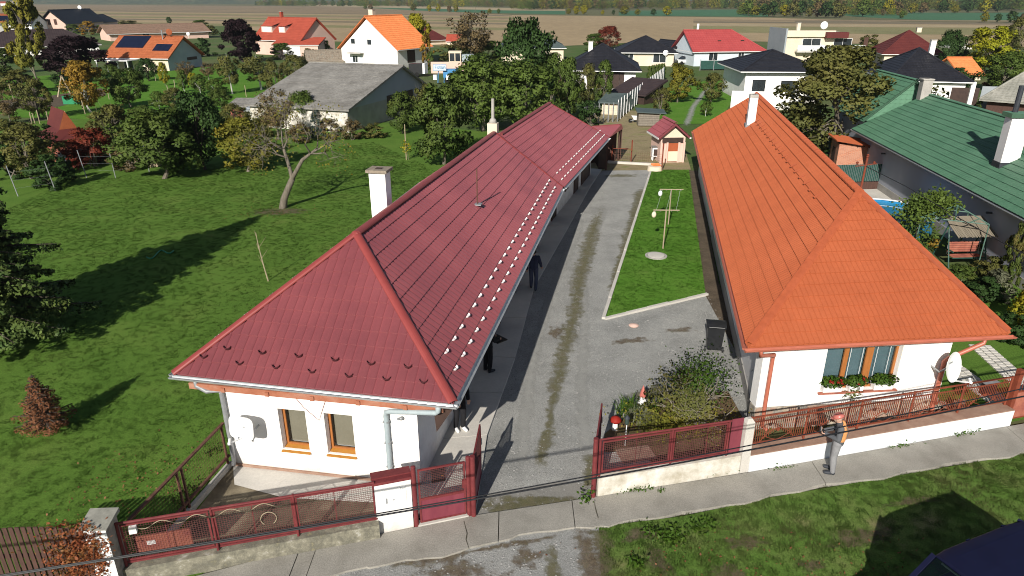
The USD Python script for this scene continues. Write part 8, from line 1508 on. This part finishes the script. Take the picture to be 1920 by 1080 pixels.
# wire fence posts along the far edge of the lawn
bf = thing('boundary_fence', 'wire garden fence with leaning thin posts along the far lawn edge', 'fence', G(165, 335)); pts = [G(x, y) for x, y in ((34, 368), (104, 358), (163, 334), (217, 334), (280, 322))]
for k, p in enumerate(pts): part('post', MB().tube([p, p + [-.28 if k < 3 else -.1, .1, 1.9]], .028, 6), M['grey_steel'], bf)
for a, b in zip(pts[:-1], pts[1:]):
    for z in (.5, 1.0, 1.5): part('wire', MB().tube([a + [-.1 * z, 0, z], b + [-.1 * z, 0, z]], .004, 4), M['grey_steel'], bf)
fw_ = thing('firewood_stack', 'stack of split firewood behind the wire garden fence', 'firewood', G(262, 318)); r = np.random.default_rng(6)
for k in range(60): c = G(232 + (k % 15) * 4.2, 320 - (k % 15) * .3) + [0, .3, .12 + (k // 15) * .2]; part('log', MB().cyl(c + r.normal(size=3) * .03, c + [0.05, .9, 0], .10, n=6), M['wood_pole' if k % 3 else 'bark'], fw_)
# leaning two-limbed walnut with sparse crown
wt = G(530, 390); wn = thing('walnut_tree', 'leaning forked tree with sparse yellowing crown alone on the lawn', 'tree', wt); wdp = wt[1] * CT + CAMH * ST; mp_x = wdp / FPX
def wpt(px, py, dy=0.0): # point above the base plane, on the tree's upright plane
    s, z = V(px, py, wt + [0, dy, 0], [1, 0, 0]); return np.array([wt[0] + s, wt[1] + dy, z])
wood = MB(); r = np.random.default_rng(21)
wood.tube([wt - [0, 0, .1], wpt(533, 372), wpt(541, 352), wpt(548, 335)], [.24, .20, .18, .17], 10); L1 = [wpt(548, 335), wpt(543, 315, .1), wpt(537, 295, .2), wpt(532, 280, .4)]; L2 = [wpt(548, 335), wpt(557, 318, -.1), wpt(567, 300, -.2), wpt(582, 288, -.3)]
wood.tube(L1, [.13, .11, .10, .08], 8); wood.tube(L2, [.14, .12, .11, .07], 8); ends = []
def grow(p, d, l, rad, lev):
    q = p + d * l; m = (p + q) / 2 + r.normal(size=3) * l * .10; wood.tube([p, m, q], [rad, rad * .8, rad * .6], 5 if lev else 6)
    if lev >= 3: ends.append(q); return
    for _ in range(3 if lev < 2 else 3): grow(q, unit(d * .75 + r.normal(size=3) * .62 + [0, 0, .12]), l * r.uniform(.55, .85), rad * .55, lev + 1)
for p, ds in ((L1[3], ((-.9, .2, .5), (-.2, .6, .9), (.3, -.3, .9), (-.6, -.6, .35))), (L1[2], ((-.8, -.4, .45), (-.9, .5, .4))), (L2[3], ((.8, .1, .5), (.3, .7, .8), (.9, -.5, .15), (.1, -.6, .8)))):
    for d in ds: grow(p, unit(d), 1.15, .055, 0)
part('trunk', wood, M['bark'], wn, True); ends = np.array(ends); pk = r.integers(0, len(ends), 2300); lp = ends[pk] + r.normal(size=(2300, 3)) * .28; keep = r.uniform(0, 1, 2300) < np.where(lp[:, 0] < wt[0] + .3, .95, .35); part('crown', leaf_blades(lp[keep], .12, r, .3, np.tile([0, -.4, .8], (int(keep.sum()), 1))), M['leaf_olive'], wn)
pk = r.integers(0, len(ends), 500); lp = ends[pk] + r.normal(size=(500, 3)) * .25 - [0, 0, .3]; part('crown', leaf_blades(lp, .13, r), M['leaf_yellowgreen'], wn)
# spruces: whorls of drooping boughs set with needle sprays
def conifer(name, label, base, h, w, leafm, nwh, per, sprays, size, seed, droop=.25, bare0=.05, cat='tree'):
    t = thing(name, label, cat, base); r = np.random.default_rng(seed); wood, P_, N_ = MB(), [], []
    wood.tube([base, base + [0, 0, h * .5], base + [0, 0, h]], [h * .022, h * .014, .01], 8)
    for k in range(nwh):
        z = h * (bare0 + (1 - bare0) * (k + .5) / nwh); L = w / 2 * (1 - z / h) ** .8 * r.uniform(.85, 1.15)
        for j in range(per):
            a = 2 * math.pi * (j + r.uniform(-.3, .3)) / per + k * 1.3; l = L * r.uniform(.75, 1.2); d = np.array([math.cos(a), math.sin(a), 0]); p0 = base + [0, 0, z]
            p1, p2 = p0 + d * l * .55 + [0, 0, l * (.05 - droop * .6)], p0 + d * l + [0, 0, l * (.10 - droop)]; wood.tube([p0, p1, p2], [.03 + .012 * l, .02 + .005 * l, .008], 5)
            n = max(4, int(sprays * l)); tt = r.uniform(.12, 1.02, n); c = p0 * (1 - tt[:, None]) ** 2 + 2 * p1 * (tt * (1 - tt))[:, None] + p2 * (tt ** 2)[:, None]; s = np.cross(d, [0, 0, 1]); off = r.uniform(-1, 1, n) * (.34 * l * (1.1 - tt) + .05)
            N_.append(np.outer(off, s) * .8 + d * .5 + [0, 0, .8] + 0 * c); P_.append(c + np.outer(off, s) + np.outer(np.abs(off) * .5, d) - np.outer(np.abs(off) * .35 + r.uniform(0, .14, n), [0, 0, 1]))
    part('trunk', wood, M['bark_dark'], t); part('crown', leaf_blades(np.vstack(P_), size, r, .1, np.vstack(N_)), M[leafm], t); return t
conifer('spruce_tree', 'big dark spruce reaching in from the left edge of the lawn', np.array([-19.0, 21.9, 0]), 9.4, 7.0, 'leaf_spruce', 24, 11, 150, .15, 31, .24, .13)
conifer('young_conifer', 'small rust-brown dying conifer on the lawn at the lower left', G(92, 812), 1.9, 1.6, 'leaf_rusty', 12, 8, 150, .06, 32, .02, .12)
plant('darkbush', 0, 0, 0, 0, 0, 'dark shrub hidden outside') if 0 else None
# shrub behind the right mesh fence: pale branches, yellowing leaves
sb = G(1298, 790); sh = thing('garden_shrub', 'broad half-bare shrub with pale branches behind the maroon mesh fence', 'shrub', sb); wood, r, ends = MB(), np.random.default_rng(41), []
for k in range(17):
    a = r.uniform(0, 6.28); d = unit([math.cos(a) * .8, math.sin(a) * .8, r.uniform(.35, 1.3)]); p = sb + [r.uniform(-.25, .25), r.uniform(-.2, .2), .02]; l = r.uniform(.55, .95); q = p + d * l; wood.tube([p, (p + q) / 2 + [0, 0, .06], q], [.032, .026, .02], 6)
    for _ in range(3):
        d2 = unit(d + r.normal(size=3) * .45 + [0, 0, .1]); q2 = q + d2 * r.uniform(.35, .7); wood.tube([q, (q + q2) / 2 + r.normal(size=3) * .03, q2], [.017, .012, .008], 5); ends.append(q2)
        for _ in range(2): d3 = unit(d2 + r.normal(size=3) * .5); q3 = q2 + d3 * r.uniform(.15, .4); wood.tube([q2, q3], [.008, .004], 4); ends.append(q3)
part('branches', wood, M['wood_grey'], sh); ends = np.array(ends); pk = ends[r.integers(0, len(ends), 4200)] + r.normal(size=(4200, 3)) * .16; pk[:, 2] = np.maximum(pk[:, 2], .08); lf = pk[:, 0] < sb[0] + .15
part('leaves', leaf_blades(pk[lf], .085, r, .3, pk[lf] - sb), M['leaf_olive'], sh); bk = sb + [.35, .75, .95] + r.normal(size=(3200, 3)) * [.42, .38, .42]; bk[:, 2] = np.clip(bk[:, 2], .1, 1.9); part('leaves', leaf_blades(bk, .075, r, .3, bk - sb - [.35, .75, .6]), M['leaf_bright'], sh, label='fresh green feathery side of the shrub'); lo = sb + [-.5, -.35, .25] + r.normal(size=(1900, 3)) * [.75, .34, .24]; lo[:, 2] = np.clip(lo[:, 2], .04, .7); part('leaves', leaf_blades(lo, .08, r), M['leaf_yellowgreen'], sh)
def blade_plant(name, label, c, n, l, m, seed, w=.012, lean=.5, spread=.1):
    r = np.random.default_rng(seed); mb = MB()
    for k in range(n):
        a = r.uniform(0, 6.28); d = np.array([math.cos(a), math.sin(a), 0]); s = np.array([-d[1], d[0], 0]) * w; p = c + np.array([*r.normal(size=2) * spread, 0]); q = p + d * l * lean * .4 + [0, 0, l * .6]; e = p + d * l * lean + [0, 0, l * r.uniform(.5, .9)]
        mb.add([p - s, p + s, q + s * .8, q - s * .8, e], [[0, 1, 2], [0, 2, 3], [3, 2, 4]])
    t = thing(name, label, 'plant', c); part('leaves', mb, M[m], t); return t
for k, (px, py, n, l, m, lab) in enumerate(((1178, 776, 90, .55, 'leaf_bright', 'clump of bright green strap leaves left of the gnome'), (1196, 792, 80, .5, 'leaf_silver', 'clump of silvery grass blades in front of the gnome'), (1222, 768, 50, .4, 'leaf_bright', 'clump of green leaves right of the gnome'), (1215, 800, 90, .42, 'leaf_olive', 'dull green tuft beside the mesh fence'), (1250, 812, 60, .4, 'leaf_yellowgreen', 'yellowish tuft under the half-bare shrub'))): blade_plant('border_plant', lab, G(px, py, .03), n, l, m, 60 + k, .016, .7, .16)
for k, (px, py, n, rx, lab) in enumerate(((1195, 920, 130, .42, 'green weeds at the foot of the pale fence wall nearest the gate'), (1258, 903, 60, .16, 'single green weed clump in the middle of the pale fence wall foot'), (1240, 922, 30, .1, 'tiny weed on the pavement before the pale fence wall'), (1330, 892, 90, .30, 'green weeds at the pale wall foot left of the concrete post'), (1372, 885, 110, .34, 'green weeds at the foot of the concrete post'), (1470, 878, 40, .4, 'thin weeds along the lime-white wall near the post'), (1690, 838, 60, .5, 'thin weeds along the middle of the lime-white wall'), (1810, 815, 80, .5, 'thin weeds along the right end of the lime-white wall'))):
    c = G(px, py, .06); r = np.random.default_rng(80 + k); t = thing('weed', lab, 'weed', c); p = c + np.c_[r.normal(size=n) * rx * .5, r.normal(size=n) * .03, np.abs(r.normal(size=n)) * .05 + .01]; p[:, 1] += (p[:, 0] - c[0]) * .235; part('leaves', leaf_blades(p, .06, r, .6), M['leaf_bright'], t)
for k, (px, py, n, rx) in enumerate(((1258, 1008, 260, .32), (1305, 990, 90, .22), (1330, 985, 60, .2), (1225, 1000, 70, .3), (1195, 1060, 70, .25))):
    c = G(px, py, .01); r = np.random.default_rng(95 + k); t = thing('weed', ('biggest bright green weed clump on the verge', 'bright weed just right of the biggest clump on the verge', 'bright weed nearest the pavement on the verge', 'bright weed left of the biggest clump on the verge', 'bright weed at the bottom edge beside the apron')[k], 'weed', c); p = c + np.c_[r.normal(size=(n, 2)) * rx * .5, np.abs(r.normal(size=n)) * .06 + .02]; part('leaves', leaf_blades(p, .095, r, .9), M['leaf_bright'], t)
c = G(425, 868); 
for k, (px, py) in enumerate(((350, 945), (362, 925), (330, 935), (395, 850), (1100, 940))): c = G(px, py, .01); r = np.random.default_rng(120 + k); t = thing('weed', ('tall weed at the middle post of the rusty side fence', 'weed right of the middle post of the rusty side fence', 'weed left of the middle post of the rusty side fence', 'weed near the house corner by the rusty side fence', 'weed at the foot of the driveway gate post')[k], 'weed', c); part('leaves', leaf_blades(c + np.c_[r.normal(size=(60, 2)) * .12, np.abs(r.normal(size=60)) * .2 + .03], .09, r, .5), M['leaf_bright'], t)
# fallen leaves on the lawn near the house, one by one too small to pick
r = np.random.default_rng(77); n = 700; c = np.vstack([np.array([-13.4, 38.4, .02]) + r.normal(size=(250, 3)) * [1.4, .8, .004], np.array([-9.5, 14.2, .03]) + r.normal(size=(260, 3)) * [.8, .9, .01], np.array([6, 11.6, .03]) + r.normal(size=(190, 3)) * [2.4, .5, .01]]); single('fallen_leaves', leaf_blades(c, .06, r, 2.0), M['leaf_rusty'], 'scattered dry leaves lying on lawn and verge', 'leaves', None, 'stuff')
# far belts of trees
def low_tree(seed, n): (lv, wd) = tree_mesh(seed, 'round', n, .16); return lv
FK = ['leaf_mid', 'leaf_olive', 'leaf_yellowgreen', 'leaf_brown', 'leaf_dark', 'leaf_yellow']
for i, k in enumerate(('mid', 'olive', 'yg', 'brown', 'dark', 'gold')): pass
BELT = {}
def belt_tree(px, py, hh, wr, ci, label, group):
    g = G(px, py); w = hh * wr
    if ci not in BELT:
        t = thing('belt_tree', label, 'tree', g, 0, group, None, True, (w, w, hh)); part('crown', low_tree(200 + ci, 320), M[FK[ci]], t); part('trunk', MB().tube([[0, 0, 0], [0, 0, .4]], [.03, .02], 5), M['bark_dark'], t); BELT[ci] = t
    else: dup(BELT[ci], g, (px * 13) % 360, (w, w, hh), label, group)
CN = ['green', 'olive', 'yellow-green', 'brown', 'dark green', 'golden yellow']
r = np.random.default_rng(9)
spots = [(1066, 27.0), (1080, 27.5), (1095, 27), (1130, 28), (1150, 28), (1170, 28), (1195, 28.5), (1225, 29), (1250, 29.5), (775, 20.5), (805, 22), (822, 22.5), (842, 23), (855, 23), (918, 25.5), (935, 26), (1403, 29.5), (1415, 30.5), (1432, 31), (1448, 31.5), (1470, 31.5), (1486, 32), (1500, 32), (1515, 32.5), (1533, 32.5), (1548, 33), (1565, 33), (1575, 33.5), (1617, 31), (1640, 26), (1665, 26), (1682, 25.5), (1710, 26), (1730, 25), (1765, 24.5), (1790, 25), (1815, 24), (1845, 24), (1870, 23), (1690, 35), (1845, 42), (1870, 42), (1895, 43), (1915, 45), (685, 17.5), (695, 17.5)]
for px, py in spots:
    ci = int(r.integers(0, 6)); big = 1400 <= px <= 1900 and py < 34; hh = r.uniform(7, 12) if big else r.uniform(3.5, 7.5); belt_tree(px, py, hh, r.uniform(.75, 1.15), ci, f'{CN[ci]} tree in the belt along the far side of the fields', 'trees in the belt beyond the fields')
fw = UsdGeom.PointInstancer.Define(stage, '/World/far_wood'); tag(fw.GetPrim(), 'far-off mixed autumn woods closing the plain below the hills', 'wood', None, 'stuff'); pr_ = []
for ci in range(6): m = usdkit.mesh(stage, f'/World/far_wood/wood_tree' + (f'_{ci:03d}' if ci else ''), low_tree(300 + ci, 90), M[FK[ci]]); pr_.append(m.GetPath())
pos, scl = [], []
def band(x0, x1, y0, y1, n, h0, h1):
    for _ in range(n): u = r.uniform(); g = G(x0 + (x1 - x0) * u, y0[0] + (y0[1] - y0[0]) * u + r.uniform(0, 1) * (y1 - 0)); h = r.uniform(h0, h1); pos.append(g); scl.append((h * r.uniform(.8, 1.3), h * r.uniform(.8, 1.3), h))
band(-60, 640, (5.2, 5.2), -1.2, 160, 8, 14); band(480, 980, (11.5, 14), -2.5, 260, 7, 13); band(640, 1100, (8, 15), -2, 260, 8, 14); band(960, 1420, (18.5, 16.5), -5, 420, 8, 15); band(1400, 1960, (22, 20), -8, 520, 9, 16); band(-60, 1980, (5.5, 7.5), -3, 700, 10, 18); band(1540, 1700, (30, 30), -4, 60, 3, 6); band(1380, 1470, (28, 28), -3, 40, 5, 9)
fw.CreatePrototypesRel().SetTargets(pr_); n = len(pos); fw.CreateProtoIndicesAttr(Vt.IntArray.FromNumpy(r.choice(6, n, p=[.27, .27, .12, .18, .15, .01]).astype(np.int32))); fw.CreatePositionsAttr(Vt.Vec3fArray.FromNumpy(np.array(pos, np.float32))); fw.CreateScalesAttr(Vt.Vec3fArray.FromNumpy(np.array(scl, np.float32)))
# far village: small white houses below the hills
r = np.random.default_rng(15)
for k, (px, py) in enumerate(((722, 5.5), (738, 6), (770, 5.5), (782, 6), (800, 6.5), (806, 6), (824, 6.5), (745, 5), (790, 5), (1543, 14), (1592, 14), (1612, 15), (1863, 12), (1890, 13), (8, 11), (24, 10), (33, 9.5), (1535, 11))):
    g = G(px, py); d = unit([1, r.uniform(-.3, .3), 0]); nb_ = np.array([-d[1], d[0], 0]); L, W, ze = r.uniform(9, 16), 8.0, r.uniform(3.5, 6); hs_ = thing('far_house', 'tiny pale far-off house below the wooded hills', 'house', g, group='far-off houses below the hills'); zr = ze + 3.5
    part('wall', MB().box(g + [0, 0, ze / 2], (L, W, ze), d), M['plaster_white'], hs_); c = [g + d * s * (L / 2 + .4) + nb_ * t * (W / 2 + .4) + [0, 0, ze] for s, t in ((-1, -1), (1, -1), (1, 1), (-1, 1))]; a, b = g - d * (L / 2 + .4) + [0, 0, zr], g + d * (L / 2 + .4) + [0, 0, zr]
    part('roof', MB().poly([c[0], c[1], b, a]).poly([c[2], c[3], a, b]).poly([c[3], c[0], a]).poly([c[1], c[2], b]), M['red_far' if k % 3 else 'old_tile'], hs_)
# ------------------------------------------------------------------ machines and cars in the yards
def small_car(label, p, head, paint, L=4.0, W=1.7, H=1.45):
    t = thing('parked_car', label, 'car', p); f = unit([*head, 0]); s = np.array([-f[1], f[0], 0]); Q = lambda a, b, z: np.asarray(p) + f * a * L / 2 + s * b * W / 2 + [0, 0, z * H]
    def loft(rows): v = np.array([[Q(a, -b, z), Q(a, b, z)] for a, b, z in rows]).reshape(-1, 3); return v
    lowr = [(-1, .9, .22), (-1, .95, .58), (-.55, 1, .62), (.55, 1, .60), (.98, .9, .50), (1, .85, .24)]; v = np.array([Q(a, sgn * b, z) for sgn in (-1, 1) for a, b, z in lowr]); n = 6
    part('body', MB().add(v, [[i, i + 1, n + i + 1, n + i] for i in range(n - 1)] + [[5, 0, 6, 11]]).poly(v[:6]).poly(v[6:][::-1]), M[paint], t)
    up = [(-.8, .92, .60), (-.55, .78, .98), (.12, .78, 1.0), (.52, .92, .60)]; v = np.array([Q(a, sgn * b, z) for sgn in (-1, 1) for a, b, z in up]); part('roof', MB().poly([v[1], v[2], v[6], v[5]]), M[paint], t); gl = MB().poly([v[0], v[1], v[5], v[4]]).poly([v[2], v[3], v[7], v[6]]).poly(v[:4]).poly(v[4:][::-1]); part('window', gl, M['glass_dark'], t)
    for a in (-.62, .62):
        for b in (-.98, .98): part('wheel', MB().cyl(Q(a, b * .86, .21), Q(a, b, .21), .30, n=14), M['rubber'], t)
    for b in (-.6, .6): part('headlight', MB().box(Q(.985, b, .44), (.08, .3, .14), f), M['zinc'], t)
reg('car_red', [(0.40, 0.09, 0.07), (0.46, 0.11, 0.085)], scale=2, rough=0.35); small_car('faded red car parked beyond the far lawn', G(1404, 160), (-.25, -.97), 'car_red'); small_car('white car before the grey garage door of the cream annex', G(1283, 120), (-.9, -.4), 'white_paint')
reg('machine_blue', [(0.05, 0.20, 0.42), (0.08, 0.27, 0.50)], scale=3, rough=0.5); mb0 = G(832, 158); my = thing('farm_sprayer', 'blue farm sprayer with light blue name board and white canisters', 'farm machine', mb0); sx = mb0[1] / FPX * 1.07
part('tank', MB().box(mb0 + [1.1, .8, 1.5], (2.4, 1.6, 1.1), (1, .1)), M['machine_blue'], my); part('name_board', MB().box(mb0 + [-.45, -.4, 2.35], (1.9, .08, .9), (1, .05)), M['curtain_blue'] if 0 else M['machine_blue'], my); part('board_face', MB().box(mb0 + [-.45, -.46, 2.35], (1.8, .03, .8), (1, .05)), M['plaster_blue'], my)
tm = meshkit.text_mesh('Foton', .42, .02); tv = np.asarray(tm.vertices); part('lettering', MB().add(np.stack([mb0[0] - 1.18 + tv[:, 0], mb0[1] - .50 - tv[:, 2], 2.2 + tv[:, 1]], 1), tm.faces), M['machine_blue'], my)
for x in (-1.2, .7): part('canister', MB().box(mb0 + [x, -.3, 1.0], (.5, .4, .7)), M['white_paint'], my)
for x in (-.8, .1, 1.9): part('strut', MB().beam(mb0 + [x, -.2, .2], mb0 + [x + .1, 0, 1.9], .09), M['machine_blue'], my)
for x in (.6, 2.0): part('wheel', MB().cyl(mb0 + [x, -.25, .5], mb0 + [x, .05, .5], .5, n=16), M['rubber'], my)
tk0 = G(862, 132); tk = thing('old_truck', 'old cream truck cab with dark windows in the machinery yard', 'truck', tk0); part('cab', MB().box(tk0 + [-.7, 0, 1.15], (2.1, 2.0, .9)), M['plaster_cream'], tk); part('cab_top', MB().box(tk0 + [-.7, 0, 3.05], (2.2, 2.0, .3)), M['plaster_cream'], tk)
for x in (-1.65, -.7, .25): part('cab_pillar', MB().box(tk0 + [x, -.9, 2.25], (.14, .12, 1.3)), M['plaster_cream'], tk)
part('window', MB().box(tk0 + [-.7, -.2, 2.25], (1.9, 1.3, 1.25)), M['glass_dark'], tk); part('bonnet', MB().box(tk0 + [1.4, .2, 1.9], (2.0, 1.6, 1.5), (1, .1)), M['grey_pipe'], tk); part('load_bed', MB().box(tk0 + [.4, 1.2, .9], (4.6, 1.8, .5)), M['grey_steel'], tk)
for x in (-1.2, 1.8): part('wheel', MB().cyl(tk0 + [x, -1.05, .5], tk0 + [x, -.75, .5], .5, n=16), M['rubber'], tk)
wl0 = G(840, 140); single('yard_wall', MB().box(wl0 + [1.5, 2.5, .9], (9, .3, 1.8), (1, 0)), M['plaster_pink'], 'low brick-coloured yard wall behind the blue machinery', 'wall')
tp0 = G(860, 168); tp = thing('covered_machine', 'machine under a black tarpaulin beside the blue sprayer', 'machine', tp0); v = np.array([tp0 + p for p in ((-.9, -.5, 0), (.8, -.5, 0), (1.0, 1.0, 0), (-.8, 1.0, 0), (-.6, -.3, 1.7), (.7, -.2, 1.5), (.9, .8, 1.8), (-.6, .8, 2.0))]); part('tarpaulin', MB().add(v, [[0, 1, 5, 4], [1, 2, 6, 5], [2, 3, 7, 6], [3, 0, 4, 7], [4, 5, 6, 7]]), M['black_plastic'], tp); part('reel', MB().cyl(tp0 + [1.0, -.1, 1.2], tp0 + [1.5, -.1, 1.15], .42, n=14), M['plaster_pink'], tp)
mz = G(783, 143); mt = thing('covered_trailer', 'dark covered trailer with white end beside the white house', 'trailer', mz); part('cover', MB().box(mz + [0, 0, 1.2], (2.2, 1.8, 1.5), (1, -.2)), M['black_plastic'], mt); part('end', MB().box(mz + [1.3, -.2, 1.25], (.35, 1.7, 1.6), (1, -.2)), M['white_paint'], mt); part('wheel', MB().cyl(mz + [0, -1, .35], mz + [0, -.8, .35], .35, n=12), M['rubber'], mt)
tpn = G(137, 194); single('green_tarp_box', MB().box(tpn + [0, 0, .45], (1.6, 1.2, .9), (1, .1)), M['hose_green'], 'bright green covered box under the orange orchard tree', 'box'); sw0 = G(122, 182)
sf_ = thing('wooden_frame', 'leaning A-shaped wooden frame left of the green covered box', 'frame', sw0)
for s in (-1, 1): part('leg', MB().beam(sw0 + [s * .9, 0, 0], sw0 + [.2, 0, 2.6], .14), M['wood_pole'], sf_)
part('cross_bar', MB().beam(sw0 + [-.3, 0, 1.3], sw0 + [.55, 0, 1.3], .1), M['wood_pole'], sf_); gc = G(118, 316); cs_ = thing('garden_chair', 'pale cloth draped over a chair before the gazebo', 'chair', gc); part('seat', MB().box(gc + [0, 0, .42], (.5, .5, .08)), M['plaster_blue'], cs_); part('backrest', MB().box(gc + [0, .24, .75], (.5, .07, .7)), M['plaster_blue'], cs_)
for x in (-.2, .2):
    for y in (-.2, .2): part('leg', MB().box(gc + [x, y, .19], (.05, .05, .38)), M['wood_pole'], cs_)
# ------------------------------------------------------------------ the air: pale haze that softens what lies far off
usdkit.material(stage, LK + 'air', {'v': ('principled_volume', {'color': (0.82, 0.88, 0.95), 'density': 0.00011, 'anisotropy': 0.3})}, [], volume='v.volume')
hz = single('haze', MB().box((0, 1500, 120), (19000, 22000, 243.0)), UsdShade.Material.Get(stage, LK + 'air'), 'pale haze over the plain', 'haze', None, 'stuff')
